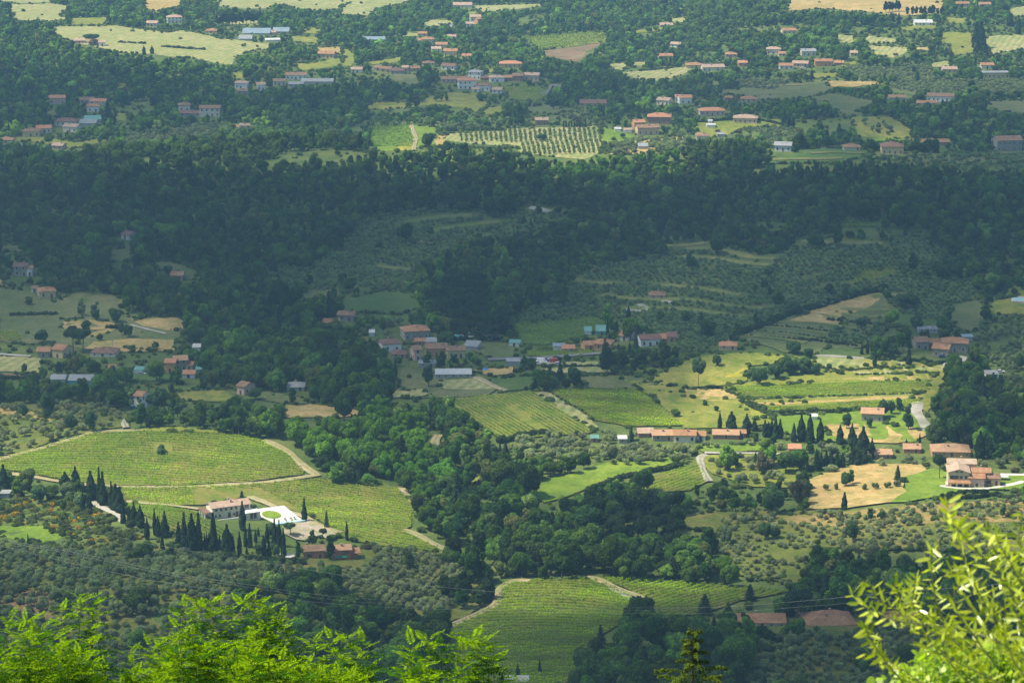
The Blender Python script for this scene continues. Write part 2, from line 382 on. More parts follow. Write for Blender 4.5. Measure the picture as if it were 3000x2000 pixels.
field('orchard_grass', 'grass', pc('B', [(205,872),(470,862),(660,882),(680,992),(560,1012),(500,1042),(230,1042),(200,960)]))
field('orchard_grass', 'hay', pc('B', [(700,925),(1000,898),(1420,880),(1780,866),(1790,1055),(1680,1100),(1560,1092),(1230,1062),(1180,1010),(900,995),(700,965)]))
field('lawn', 'grass', pc('B', [(1790,870),(1900,900),(2020,940),(1980,970),(1850,992),(1840,1042),(1790,1052)]))
field('dry_orchard', 'tan', pc('B', [(1840,995),(2100,962),(2400,940),(2351,1020),(2180,1045),(2050,1065),(1850,1068)]))
field('grass_bank', 'darkgrass', pc('B', [(730,892),(1140,880),(1130,905),(850,915)]))
field('dry_slope', 'tan', pc('B', [(640,930),(720,930),(700,1010),(655,1010)]))
field('hay_field', 'tan', pc('C', [(680,-60),(1780,-60),(1800,60),(1790,92),(1550,112),(1380,96),(1100,72),(940,62),(730,76)]))
field('meadow', 'hay', pc('C', [(1050,240),(1190,247),(1180,302),(1060,292)]))
field('meadow', 'hay', pc('C', [(1250,247),(1500,272),(1470,302),(1260,302)]))
field('meadow', 'hay', pc('C', [(1240,312),(1560,330),(1560,362),(1450,402),(1340,382)]))
field('meadow', 'meadow', pc('C', [(1780,222),(2000,227),(2010,372),(1860,382),(1840,312),(1780,282)]))
field('meadow', 'hay', pc('C', [(2090,252),(2400,235),(2400,340),(2200,362),(2120,392),(2090,302)]))
field('sloping_field', 'dull', pc('C', [(190,630),(390,622),(400,600),(700,575),(980,562),(1020,607),(1000,642),(700,690),(500,690),(380,660)]))
field('sloping_field', 'dull', pc('C', [(840,682),(1010,642),(1300,692),(1440,702),(1300,725),(1210,762),(1200,795),(1130,795),(1040,742),(1000,702)]))
field('ploughed_field', 'tan', pc('C', [(980,557),(1390,567),(1380,582),(1240,592),(1180,602),(1010,602)]))
field('dry_field', 'tan', pc('C', [(370,552),(500,582),(480,592),(380,592)]))
field('sloping_meadow', 'meadow', pc('C', [(1150,802),(1420,807),(1580,902),(1580,952),(1400,962),(1220,942),(1190,902)]))
field('lawn', 'grass', pc('C', [(1230,960),(1400,955),(1650,965),(1640,990),(1300,975)]))
field('lawn', 'meadow', pc('C', [(90,845),(660,822),(680,872),(440,885),(300,935),(180,950),(90,930)]))
field('meadow', 'dull', pc('C', [(2100,702),(2400,692),(2400,785),(2200,772),(2110,742)]))
field('terraced_field', 'darkgrass', pc('C', [(860,1030),(1240,1022),(1300,1072),(1100,1122),(470,1132),(480,1100),(700,1085)]))
field('terraced_field', 'dull', pc('C', [(1250,1072),(1800,1060),(2400,1050),(2400,1120),(2050,1142),(1700,1122),(1260,1092)]))
field('clearing', 'tan', pc('A', [(1600,860),(1740,860),(1730,882),(1620,880)]))
field('lawn', 'meadow', pc('A', [(100,950),(320,950),(520,985),(720,950),(830,930),(830,950),(700,985),(460,1035),(360,1000),(100,975)]))
field('flower_strip', 'flower', pc('B', [(420,990),(500,985),(500,1035),(400,1040)]))
for mt, cr, P_ in [('hay','A',[(0,-20),(200,-30),(380,-20),(360,20),(150,25),(0,15)]),('meadow','A',[(480,130),(760,120),(700,170),(500,175)]),('hay','A',[(1500,110),(1800,150),(1780,180),(1480,160)]),('meadow','A',[(790,575),(880,580),(860,620),(800,610)]),
    ('meadow','A',[(2100,195),(2220,195),(2200,235),(2090,230)]),('meadow','B',[(180,430),(420,390),(420,430),(190,450)]),('hay','B',[(900,40),(1380,30),(1380,48),(960,90)]),('meadow','B',[(850,95),(900,80),(960,70),(900,130)]),('hay','B',[(60,20),(0,60),(0,20)]),
    ('meadow','B',[(2000,215),(2200,190),(2220,210),(2020,235)]),('hay','B',[(2250,140),(2351,120),(2400,150),(2280,165)]),('meadow','C',[(1500,190),(1750,150),(1740,200),(1520,215)]),('hay','C',[(1720,430),(1850,420),(1840,460),(1700,470)]),('meadow','C',[(1080,430),(1200,425),(1190,460),(1100,465)]),
    ('dull','C',[(140,570),(260,560),(250,590),(150,590)]),('tan','C',[(1590,330),(1700,330),(1690,350),(1600,350)]),('meadow','C',[(880,510),(1080,500),(1060,535),(900,540)]),('dull','C',[(1420,590),(1640,600),(1600,660),(1430,640)]),('hay','C',[(2250,60),(2400,40),(2400,120),(2260,110)]),('meadow','C',[(1820,120),(1960,130),(1950,170),(1830,160)]),
    ('meadow','A',[(2000,250),(2200,260),(2190,300),(2010,290)]),('dull','B',[(360,510),(520,520),(560,600),(380,580)]),('meadow','B',[(960,750),(1130,730),(1100,790),(980,790)]),('meadow','B',[(1000,480),(1060,470),(1050,500),(1000,505)]),('dull','A',[(300,760),(400,770),(380,810),(310,800)]),('meadow','A',[(800,780),(880,780),(860,840),(800,830)])]:
    field('far_meadow', mt, pc(cr, P_))
# ---- dark hillside in the middle
field('hillside_grass', 'grove', [(830,490),(1000,470),(1100,478),(1250,480),(1320,500),(1240,530),(1060,560),(960,615),(935,650),(900,668),(800,640),(700,600),(760,560)], woods=True)
field('terraced_hillside', 'grove', pc('E', [(1160,600),(1400,470),(1700,250),(2100,180),(2351,100),(2951,190),(3211,90),(4051,40),(4181,100),(4091,310),(4351,330),(4451,480),(4201,520),(4151,640),(3811,570),(3771,440),(3551,460),(3251,560),(3051,600),(2691,760),(2591,860),(2351,850),(2100,700),(1830,600),(1500,620)]), woods=True)
field('meadow', 'darkgrass', pc('E', [(0,500),(330,425),(480,470),(590,540),(400,600),(0,580)]))
field('meadow', 'dull', pc('D', [(1960,480),(2240,400),(2351,380),(2351,470),(2200,470),(2000,520)]))
field('bare_patch', 'tan', pc('E', [(500,90),(680,85),(660,120),(520,125)]))
field('terraced_field', 'dull', pc('F', [(340,765),(560,690),(730,605),(900,562),(1200,472),(1400,442),(1420,700),(1150,782),(1300,822),(900,872),(700,862)]))
field('dry_slope', 'tan', pc('F', [(740,640),(900,570),(1240,455),(1400,450),(1300,540),(1100,620),(1090,680),(820,650)]))
field('lawn', 'darkgrass', pc('F', [(920,872),(1000,832),(1230,842),(1220,897),(1000,887)]))
field('meadow', 'darkgrass', pc('F', [(1460,602),(1760,582),(1750,682),(1480,682)]))
field('meadow', 'dull', pc('F', [(1830,522),(2080,502),(2060,702),(1950,722),(1850,642)]))
field('pool_terrace_meadow', 'meadow', pc('F', [(2110,500),(2260,490),(2420,440),(2420,600),(2100,600)]))
field('vineyard_ground', 'vine', pc('F', [(1130,378),(1240,282),(1500,290),(1430,332),(1200,392)]))
field('vineyard_ground', 'vine', pc('F', [(900,70),(1400,90),(1390,110),(900,90)]))
field('vineyard_ground', 'darkgrass', pc('C', [(500,1540),(670,1532),(680,1568),(500,1575)]))
field('vineyard_ground', 'darkgrass', pc('C', [(1080,1535),(1640,1532),(1660,1572),(1090,1575)]))
field('vineyard_ground', 'darkgrass', pc('E', [(1130,665),(1500,632),(1740,602),(1820,702),(1620,762),(1400,812),(1220,802),(1200,702)]))
field('meadow', 'dull', pc('E', [(830,802),(1100,782),(1200,842),(1180,895),(1000,902)]))
# ---- left hillside with farm houses
field('meadow', 'dull', pc('D', [(0,125),(200,130),(180,170),(0,168)]))
field('meadow', 'dull', pc('D', [(740,150),(900,150),(920,222),(1000,242),(1200,237),(1380,312),(1350,342),(1250,332),(1130,302),(1070,272),(900,232),(760,242)]))
field('hillside_meadow', 'dull', pc('D', [(-80,400),(120,430),(370,510),(520,452),(760,462),(900,512),(890,542),(800,545),(850,622),(980,612),(1240,622),(1290,702),(1230,762),(1190,780),(1190,862),(1050,852),(800,822),(600,842),(440,812),(150,802),(-80,782)]))
field('dry_field', 'tan', pc('D', [(440,650),(620,640),(800,665),(830,690),(720,740),(600,760),(420,700)]))
field('dry_field', 'tan', pc('D', [(580,842),(650,792),(900,770),(1200,775),(1200,852),(900,862)]))
field('dry_field', 'tan', pc('D', [(900,630),(1230,620),(1280,690),(1200,715),(980,680)]))
field('hay_field', 'hay', pc('D', [(-80,882),(280,902),(270,1002),(-80,995)]))
field('ploughed_field', 'soil', pc('D', [(-80,1005),(0,1005),(250,1032),(100,1047),(-80,1050)]))
field('bare_slope', 'tan', pc('D', [(-60,355),(0,362),(60,412),(-60,412)]))
field('lawn', 'darkgrass', pc('D', [(720,1022),(900,1007),(1190,1007),(1230,1052),(1000,1065),(800,1052)]))
field('meadow', 'meadow', pc('D', [(1200,1132),(1540,1122),(1640,1187),(1500,1205),(1350,1195),(1230,1195)]))
field('meadow', 'dull', pc('D', [(1740,1132),(1900,1140),(2110,1182),(2120,1217),(1930,1212),(1760,1182)]))
field('mown_field', 'tan', pc('D', [(1940,1232),(2150,1222),(2500,1265),(2500,1290),(2351,1312),(1980,1312)]))
field('olive_yard', 'olive', pc('D', [(-80,1235),(500,1205),(720,1232),(860,1262),(865,1372),(640,1412),(430,1442),(150,1570),(0,1570),(-80,1600)]), woods=False)
field('dry_strip', 'tan', pc('D', [(-80,1240),(120,1235),(360,1320),(480,1330),(430,1350),(330,1345),(60,1300),(-80,1300)]))
field('grass_strip', 'meadow', pc('D', [(620,1400),(900,1400),(1200,1372),(1500,1400),(1500,1420),(1200,1415),(900,1412)]))
field('meadow', 'dull', pc('D', [(980,300),(1400,330),(1400,360),(1290,360),(1000,310)]))
# ---- fields beside the hamlet
field('hay_field', 'dull', pc('E', [(310,1180),(420,960),(600,1000),(900,1030),(1080,1112),(1000,1162),(700,1175)]))
field('mown_strip', 'hay', pc('E', [(650,1060),(920,1045),(1060,1115),(900,1120),(700,1115)]))
field('mown_strip', 'hay', pc('E', [(320,1135),(590,1115),(580,1170),(320,1175)]))
field('allotment', 'tan', pc('E', [(900,985),(1180,962),(1180,1012),(1010,1025)]))
field('meadow', 'darkgrass', pc('E', [(1000,1042),(1330,1027),(1330,1112),(1130,1132)]))
field('hay_field', 'hay', pc('E', [(1300,972),(1760,962),(1890,1002),(1680,1004),(1400,1004)]))
field('hay_field', 'hay', pc('E', [(1520,927),(1760,927),(1780,952),(1540,957)]))
field('meadow', 'dull', pc('E', [(1650,1022),(2010,1025),(2200,1070),(2400,1110),(2400,1150),(2040,1120),(1660,1110)]))
field('vehicle_yard', 'road', pc('E', [(1290,900),(1480,895),(1510,930),(1440,950),(1330,945)]))
# ---- bright slopes on the right
field('knoll_meadow', 'meadow', [(1470,882),(1520,855),(1600,820),(1705,812),(1800,818),(1775,838),(1720,842),(1716,876),(1668,886),(1567,893),(1500,880)])
field('flower_patch', 'flower', pc('F', [(290,1030),(440,960),(470,985),(360,1060),(250,1085)]))
field('flower_patch', 'flower', pc('F', [(480,890),(720,890),(640,915),(500,915)]))
field('yellow_meadow', 'meadow', [(1420,868),(1500,885),(1568,892),(1655,898),(1708,916),(1780,957),(1772,975),(1700,985),(1568,985),(1545,955),(1500,915)])
field('rusty_meadow', 'tan', pc('F', [(0,1120),(260,1120),(400,1180),(200,1200),(0,1170)]))
field('flower_strip', 'flower', pc('F', [(420,1200),(600,1290),(615,1335),(480,1300),(400,1230)]))
field('meadow', 'meadow', [(1820,816),(1870,820),(2050,830),(2160,840),(2178,862),(2170,875),(2130,950),(2115,940),(1960,925),(1790,942),(1700,915),(1668,893),(1730,878),(1860,860)])
field('hay_strip', 'tan', pc('F', [(650,1092),(900,1062),(1200,1037),(1760,1017),(1700,1057),(900,1087)]))
field('hay_strip', 'hay', pc('F', [(1170,1002),(1780,952),(1830,992),(1700,1002),(1200,1017)]))
field('hay_strip', 'hay', pc('F', [(910,892),(1500,922),(1560,952),(1200,965),(1000,985),(930,950)]))
field('hay_strip', 'tan', pc('F', [(490,1212),(1340,1170),(1650,1165),(1640,1187),(1340,1192),(600,1227)]))
field('hay_strip', 'hay', pc('F', [(430,1178),(1670,1135),(1660,1150),(450,1190)]))
field('farmhouse_lawn', 'grass', pc('F', [(620,1302),(1200,1272),(1600,1262),(1700,1402),(1600,1482),(1000,1482),(650,1402),(620,1342)]))
field('dry_meadow', 'tan', pc('F', [(980,1362),(1300,1350),(1600,1372),(1695,1432),(1480,1492),(1000,1472)]))
field('lane_lawn', 'grass', pc('F', [(110,1532),(160,1502),(560,1500),(560,1542),(140,1552)]))
field('grass_slope', 'meadow', pc('F', [(130,1568),(560,1568),(760,1600),(850,1700),(780,1800),(500,1790),(200,1700),(140,1640)]), woods=True)
# ---- vineyard grounds
VY = {}
VY['mound'] = [(0,1058),(60,1040),(130,1020),(213,997),(300,993),(450,995),(533,998),(607,1017),(663,1046),(698,1082),(697,1092),(567,1108),(400,1117),(247,1117),(133,1102),(0,1078),(-60,1075),(-60,1070)]
VY['lower_left'] = [(277,1121),(567,1116),(733,1100),(784,1112),(850,1118),(911,1122),(934,1145),(970,1168),(950,1178),(944,1212),(927,1218),(951,1235),(990,1252),(1030,1272),(894,1258),(817,1245),(790,1235),(757,1212),(717,1185),(683,1178),(573,1142),(545,1148),(463,1162),(383,1162),(290,1152)]
VY['under_villa'] = pc('G', [(880,340),(1150,358),(1360,405),(1400,470),(1600,540),(1540,600),(1200,590),(1170,500),(1050,450),(880,375)])
VY['striped'] = pc('E', [(735,1185),(1310,1130),(1740,1410),(1700,1420),(1100,1460),(930,1350)])
VY['beside_striped'] = pc('E', [(1420,1120),(2040,1120),(2300,1320),(2360,1370),(1960,1370),(1740,1330)])
VY['slope_fan'] = pc('H', [(2030,195),(2460,60),(2495,130),(2521,190),(2400,250),(2200,262),(2080,250)])
VY['front'] = pc('H', [(1110,890),(1250,880),(1720,862),(1850,905),(2000,975),(2020,1010),(2050,1120),(1900,1180),(1700,1300),(1560,1568),(1400,1640),(950,1600),(800,1400),(640,1262),(850,1150),(1065,1045)])
VY['front_right'] = pc('H', [(1770,852),(2351,882),(3091,942),(3001,965),(2751,1010),(2451,1110),(2220,1110),(2130,1010),(1960,925)])
VY['right_strip'] = pc('F', [(300,1102),(700,1087),(1700,1060),(1690,1132),(1200,1150),(450,1177)])
VY['right_lower'] = pc('F', [(560,1242),(1340,1194),(1640,1188),(1630,1222),(1000,1262),(600,1267)])
VY['hill_patch'] = pc('F', [(1130,378),(1240,282),(1500,290),(1430,332),(1200,392)])
VY['dim_slope'] = pc('E', [(1130,665),(1500,632),(1740,602),(1820,702),(1620,762),(1400,812),(1220,802),(1200,702)])
VY['terrace_rows'] = pc('C', [(1080,1535),(1640,1532),(1660,1572),(1090,1575)])
VY['far_rows'] = pc('B', [(1215,258),(1800,222),(1850,292),(1700,302),(1380,347),(1300,295)])
VY['left_rows'] = pc('B', [(205,872),(470,862),(480,900),(500,1000),(490,1010),(230,1042),(200,960)])
VY['mid_rows'] = pc('B', [(1120,600),(1360,600),(1440,650),(1350,700),(1150,690)])
VY['lower_dim'] = pc('D', [(-60,720),(110,720),(150,770),(100,785),(-60,785)])
VY['hamlet_plot'] = pc('E', [(1280,850),(1700,850),(1760,870),(1480,892),(1290,890)])
for k in ('mound', 'lower_left', 'under_villa', 'beside_striped', 'slope_fan', 'front', 'front_right', 'right_strip', 'right_lower', 'mid_rows', 'lower_dim', 'hamlet_plot'):
    field('vineyard_ground', 'vine', VY[k])
field('vineyard_ground', 'meadow', VY['striped'])
field('grass_headland', 'hay', pc('E', [(1320,1130),(1430,1140),(1720,1330),(1770,1380),(1740,1405),(1660,1360)]))
field('bright_meadow', 'grass', pc('H', [(950,300),(1200,240),(1400,180),(1700,100),(1850,55),(2100,10),(2351,-40),(2351,25),(2130,115),(1950,135),(1700,235),(1560,292),(1400,335),(1300,275),(1180,245),(1050,290)]))
field('meadow', 'meadow', pc('H', [(820,180),(1000,130),(1230,70),(1230,98),(1000,172),(860,242)]))
# ---- lower left
field('scrub_grass', 'rough', pc('G', [(-60,330),(200,300),(500,330),(860,430),(1000,560),(700,640),(400,640),(-60,600)]), woods=False)
field('small_meadow', 'grass', pc('G', [(-60,500),(100,497),(300,500),(460,590),(440,615),(250,615),(-60,560)]))
field('olive_slope', 'olive', pc('G', [(-80,600),(400,640),(1000,620),(1700,720),(2100,740),(2351,740),(2500,900),(2351,1150),(1900,1200),(1400,1300),(1000,1500),(-80,1560)]), woods=True)
field('ploughed_terrace', 'soil', pc('G', [(-60,930),(200,935),(330,960),(400,1110),(380,1150),(150,1120),(-60,1060)]))
field('clearing', 'darkgrass', pc('G', [(1060,1060),(1230,1060),(1250,1120),(1120,1190),(1060,1150)]))
field('clearing', 'soil', pc('G', [(1130,1170),(1270,1130),(1300,1160),(1150,1230)]))
field('clearing', 'tan', pc('G', [(1540,880),(1600,830),(1650,830),(1600,900)]))
field('vineyard_ground', 'vine', pc('G', [(1230,760),(1400,745),(1590,820),(1560,870),(1400,850),(1240,800)]))
field('building_plot', 'plot', pc('G', [(1940,500),(2060,440),(2200,490),(2330,560),(2260,590),(2200,560),(2120,600),(2040,590),(1960,550)]))
field('hillside_grove', 'olive', pc('H', [(0,640),(330,660),(740,680),(900,760),(1010,870),(1010,1000),(860,1120),(640,1200),(300,1280),(0,1100),(-400,900),(-200,700)]), woods=True)
field('grass_strip', 'meadow', pc('H', [(340,670),(700,672),(740,700),(540,700),(350,690)]))
field('dirt_slope', 'path', pc('H', [(385,232),(440,235),(490,300),(590,370),(570,378),(470,335),(430,280)]))
OPEN.append(pc('G', [(1180,420),(1560,450),(2050,470),(2050,690),(1560,700),(1180,640)]))
# ---- lower right slope
field('olive_slope', 'olive', pc('I', [(-30,412),(300,400),(850,390),(1450,372),(2420,330),(2420,700),(1300,660),(900,640),(800,900),(330,830),(320,700),(200,540),(-30,500)]))
field('dry_slope', 'drygrove', pc('I', [(390,452),(700,425),(1300,385),(2420,325),(2420,480),(1700,485),(1100,505),(650,475)]))
field('dry_meadow', 'tan', pc('I', [(860,172),(1180,72),(1640,72),(1690,112),(1520,172),(1540,272),(1450,332),(1130,372),(850,382),(870,252)]))
field('villa_lawn', 'grass', pc('I', [(1520,162),(1700,102),(1820,122),(2100,130),(2420,150),(2420,255),(2100,242),(1750,292),(1540,332),(1440,335),(1545,262)]))
field('olive_slope', 'olive', pc('I', [(340,1300),(800,1180),(1300,1170),(1700,1180),(2420,1180),(2420,1640),(280,1640),(200,1400)]), woods=True)
# ---- tracks and roads
ribbon('dirt_track', 'path', [(-40,1068),(40,1046),(100,1030),(190,1003),(213,995),(300,991),(330,991)], 3.2)
ribbon('dirt_track', 'path', [(607,1013),(640,1028),(665,1042),(700,1075),(727,1093)], 3.8)
ribbon('dirt_track', 'path', [(735,1092),(640,1106),(560,1113),(400,1120),(250,1119),(133,1107),(60,1094),(-40,1085)], 3.0)
ribbon('dirt_track', 'path', pc('G', [(1720,292),(1830,335),(1940,382),(2080,425),(2180,480),(2351,545)]), 3.6)
ribbon('dirt_track', 'path', pc('G', [(870,325),(1150,350),(1390,380)]), 4.0)
ribbon('access_road', 'road', pc('G', [(640,330),(720,375),(800,420),(870,480)]), 3.6)
ribbon('dirt_track', 'path', pc('H', [(430,522),(520,555),(640,620),(800,690),(900,730),(1010,795)]), 3.6)
ribbon('dirt_track', 'path', pc('H', [(655,1222),(860,1135),(1062,1035),(1072,950),(1130,897),(1200,870),(1300,872)]), 3.4)
ribbon('dirt_track', 'path', pc('H', [(1700,855),(1740,855),(1900,925),(2000,965),(2125,1010)]), 4.2)
ribbon('dirt_track', 'road', pc('H', [(1860,925),(1990,985),(2050,1040),(2060,1075),(2045,1112)]), 3.2)
ribbon('dirt_track', 'road', pc('I', [(160,5),(120,25),(130,80),(150,130),(182,190)]), 3.4)
ribbon('dirt_track', 'path', pc('B', [(480,868),(500,920),(520,970),(505,1000),(500,1042)]), 3.2)
ribbon('country_road', 'asphalt', pc('B', [(745,225),(735,195),(790,165),(850,140)]), 6)
ribbon('country_road', 'asphalt', pc('B', [(1480,590),(1460,620),(1400,655)]), 9)
ribbon('country_road', 'asphalt', pc('E', [(1010,912),(1250,905),(1480,893),(1650,880),(1790,870)]), 4.6)
ribbon('country_road', 'road', pc('F', [(1905,890),(1870,935),(1840,955),(1860,985)]), 8)
ribbon('country_road', 'road', pc('F', [(1620,1210),(1608,1270),(1640,1320),(1660,1350),(1700,1405)]), 5.0)
ribbon('farm_lane', 'road', pc('F', [(150,1556),(560,1562),(800,1568)]), 2.4)
ribbon('farm_lane', 'road', pc('F', [(920,887),(1100,895),(1250,905)]), 2.6)
ribbon('driveway', 'paving', pc('I', [(1780,220),(1900,238),(2100,238),(2250,215),(2351,190)]), 3.8)
ribbon('driveway', 'paving', pc('I', [(2180,140),(2351,145),(2420,130)]), 4.0)
ribbon('driveway', 'road', pc('E', [(1960,570),(2050,580),(2110,560),(2050,535)]), 4.0)
ribbon('driveway', 'road', pc('E', [(2210,510),(2280,520)]), 4.0)
ribbon('farm_lane', 'road', pc('D', [(0,875),(110,885),(215,890)]), 2.8)
ribbon('farm_lane', 'road', pc('D', [(900,675),(1000,700),(1150,738)]), 2.4)
ribbon('dirt_track', 'road', pc('D', [(870,1385),(860,1350),(900,1310),(1040,1297)]), 3.0)
ribbon('dirt_track', 'path', pc('C', [(490,600),(760,592),(840,588)]), 3.0)
ribbon('dirt_track', 'path', pc('E', [(925,1035),(1080,1110),(1140,1130)]), 4.0)
ribbon('dirt_track', 'path', pc('E', [(640,1568),(640,1490),(665,1435)]), 5.0)
for a in [('F',[(-560,470),(-300,500),(0,500),(300,540),(560,560)]),('F',[(-400,560),(-100,560),(200,590),(420,620)]),('F',[(20,150),(250,160),(480,210),(640,220)]),('F',[(0,205),(200,215),(440,250),(600,262)]),('F',[(820,100),(1100,110),(1380,112)]),('F',[(-150,400),(100,420),(400,470)]),
          ('F',[(340,745),(600,760),(850,800)]),('F',[(400,715),(700,735),(950,780)]),('F',[(500,690),(750,700),(1050,745)]),('F',[(620,655),(900,660),(1200,700)]),('F',[(1090,560),(1300,575),(1420,570)]),('F',[(1100,600),(1280,620),(1420,610)]),('F',[(1300,480),(1480,470),(1560,480)]),
          ('E',[(1560,360),(1750,385),(1900,390)]),('E',[(2150,130),(2351,130),(2500,110)]),('E',[(2230,80),(2351,75),(2450,60)]),('B',[(430,1540),(700,1500),(900,1490)]),('B',[(600,1600),(850,1560),(1100,1530)]),('E',[(250,270),(500,290),(700,240)]),('C',[(500,1105),(800,1100),(1100,1095)]),('C',[(880,1060),(1050,1055),(1250,1062)])]:
    ribbon('terrace_bank', 'bank', pc(*a), 5.0, clear=True)
ribbon('hill_road', 'road', pc('B', [(1300,1435),(1390,1452),(1440,1468)]), 4.0)

# ------------------------------------------------------------------ clouds: their shadows dapple the valley
GX, GY = 300, 210       # shade chart over the valley as seen, with a margin
ux = (np.arange(GX)+0.5)*8-24; uy = (np.arange(GY)+0.5)*8-56
UX, UY = np.meshgrid(ux, uy)
S = np.interp(UY, [0, 110, 160, 260, 375, 395, 780, 860, 950, 1010, 1240, 1330, 1600], [.0, .0, .12, .25, .35, .93, .86, .72, .5, .15, .2, .45, .6])
def shade(poly, val, mix=1.0):
    m = inpoly(UX, UY, poly); S[m] = S[m]*(1-mix)+val*mix
shade([(100,55),(280,60),(600,90),(620,140),(500,155),(280,125),(150,100)], 0.0)
shade([(-30,130),(520,170),(860,190),(900,290),(640,270),(500,280),(300,300),(0,330),(-30,300)], .6)
shade([(60,290),(330,280),(540,270),(830,285),(840,385),(640,385),(330,380),(170,340),(-30,345),(-30,300)], .25)
shade([(740,165),(1290,160),(1420,150),(1450,205),(1250,240),(780,235)], .55)
shade([(820,225),(960,210),(1120,225),(1120,262),(820,260)], .15)
shade([(840,275),(1200,278),(1380,280),(1850,235),(1860,340),(1500,385),(860,380)], 0.0)
shade([(1100,395),(1300,385),(1600,370),(1640,400),(1560,420),(1300,415)], .3)
shade([(1560,180),(1900,180),(2050,240),(2100,215),(2352,200),(2352,420),(1950,420),(1850,340),(1900,250),(1580,230)], .6)
shade([(1940,262),(2060,270),(2110,322),(1990,330)], .05)
shade([(2030,175),(2352,172),(2352,200),(2080,205)], .2)
shade([(2160,60),(2352,70),(2352,135),(2160,130)], .05)
shade([(2262,600),(2400,560),(2400,880),(2230,850),(2250,760)], .3)
shade([(1470,885),(1520,850),(1600,812),(1700,790),(1840,800),(2200,825),(2400,830),(2400,1320),(1900,1330),(1500,1330),(1100,1330),(1030,1240),(700,1262),(440,1200),(300,1230),(-30,1240),(-30,955),(200,975),(600,985),(800,1010),(1000,1010),(1200,960),(1400,980),(1500,940)], 0.02)
shade([(1000,950),(1170,925),(1185,910),(1350,990),(1280,1010),(1050,1010)], .5)
shade(pc('E', [(1130,1230),(1300,1195),(1460,1225),(1760,1400),(1720,1430),(1500,1400),(1250,1300)]), .0)
shade(pc('E', [(900,1330),(1150,1320),(1400,1430),(1300,1480),(950,1480)]), .0)
shade(pc('E', [(1420,1110),(2100,1110),(2200,1200),(1560,1200)]), .75)
shade([(1050,1130),(1560,1110),(1900,1130),(1880,1180),(1560,1330),(1100,1330)], .3)
shade([(650,960),(1000,1000),(1000,1140),(760,1100)], .45)
shade([(2130,870),(2400,850),(2400,1070),(2140,1040)], .55)
shade([(1060,1325),(1500,1325),(1810,1345),(1800,1370),(1500,1385),(1480,1390),(1200,1420),(1060,1400)], 0.05)
shade([(-30,1260),(400,1270),(700,1300),(1000,1280),(1080,1340),(1000,1400),(800,1460),(-30,1480)], .36)
shade([(1500,1375),(1900,1330),(2400,1310),(2400,1640),(950,1640),(1000,1450),(1300,1430)], .76)
shade([(1830,1260),(2100,1270),(2400,1300),(2400,1400),(1800,1360)], .55)
shade([(-30,600),(140,640),(330,690),(460,760),(640,880),(640,930),(-30,930)], .55)
shade([(1200,540),(1700,520),(2100,560),(2150,700),(1800,800),(1300,800)], .66)
shade([(850,490),(1250,490),(1000,640),(850,700),(640,640)], .70)
shade([(740,690),(1000,660),(1100,740),(1350,700),(1720,740),(1720,800),(1450,870),(1200,900),(900,900),(760,780)], .62)
S = np.clip(S*(1-.13*(np.sin(UX/97+UY/61)+np.sin(UX/53-UY/71+1)+.6*np.sin(UX/31+2)*np.sin(UY/27))*(S > .3)), 0, 1)
def blur(a, s):
    k = np.exp(-0.5*(np.arange(-12, 13)/s)**2); k /= k.sum()
    p = np.pad(a, 12, mode='edge')
    p = np.apply_along_axis(lambda r: np.convolve(r, k, 'valid'), 1, p)
    return np.apply_along_axis(lambda r: np.convolve(r, k, 'valid'), 0, p)
S = blur(S, 2.0)
def shade_at(x, y):
    px, py, _ = proj(x, y, hgt(x, y)+np.clip((y-1400)/200, 0, 1)*8); gx = np.clip((px+24)/8-0.5, 0, GX-1.01); gy = np.clip((py+56)/8-0.5, 0, GY-1.01)
    ix = gx.astype(int); iy = gy.astype(int); fx = gx-ix; fy = gy-iy
    s = S[iy, ix]*(1-fx)*(1-fy)+S[iy, ix+1]*fx*(1-fy)+S[iy+1, ix]*(1-fx)*fy+S[iy+1, ix+1]*fx*fy
    return np.where(y < 620, np.where(y < 200, 0.0, 0.5), s)
CZ = 1500.0
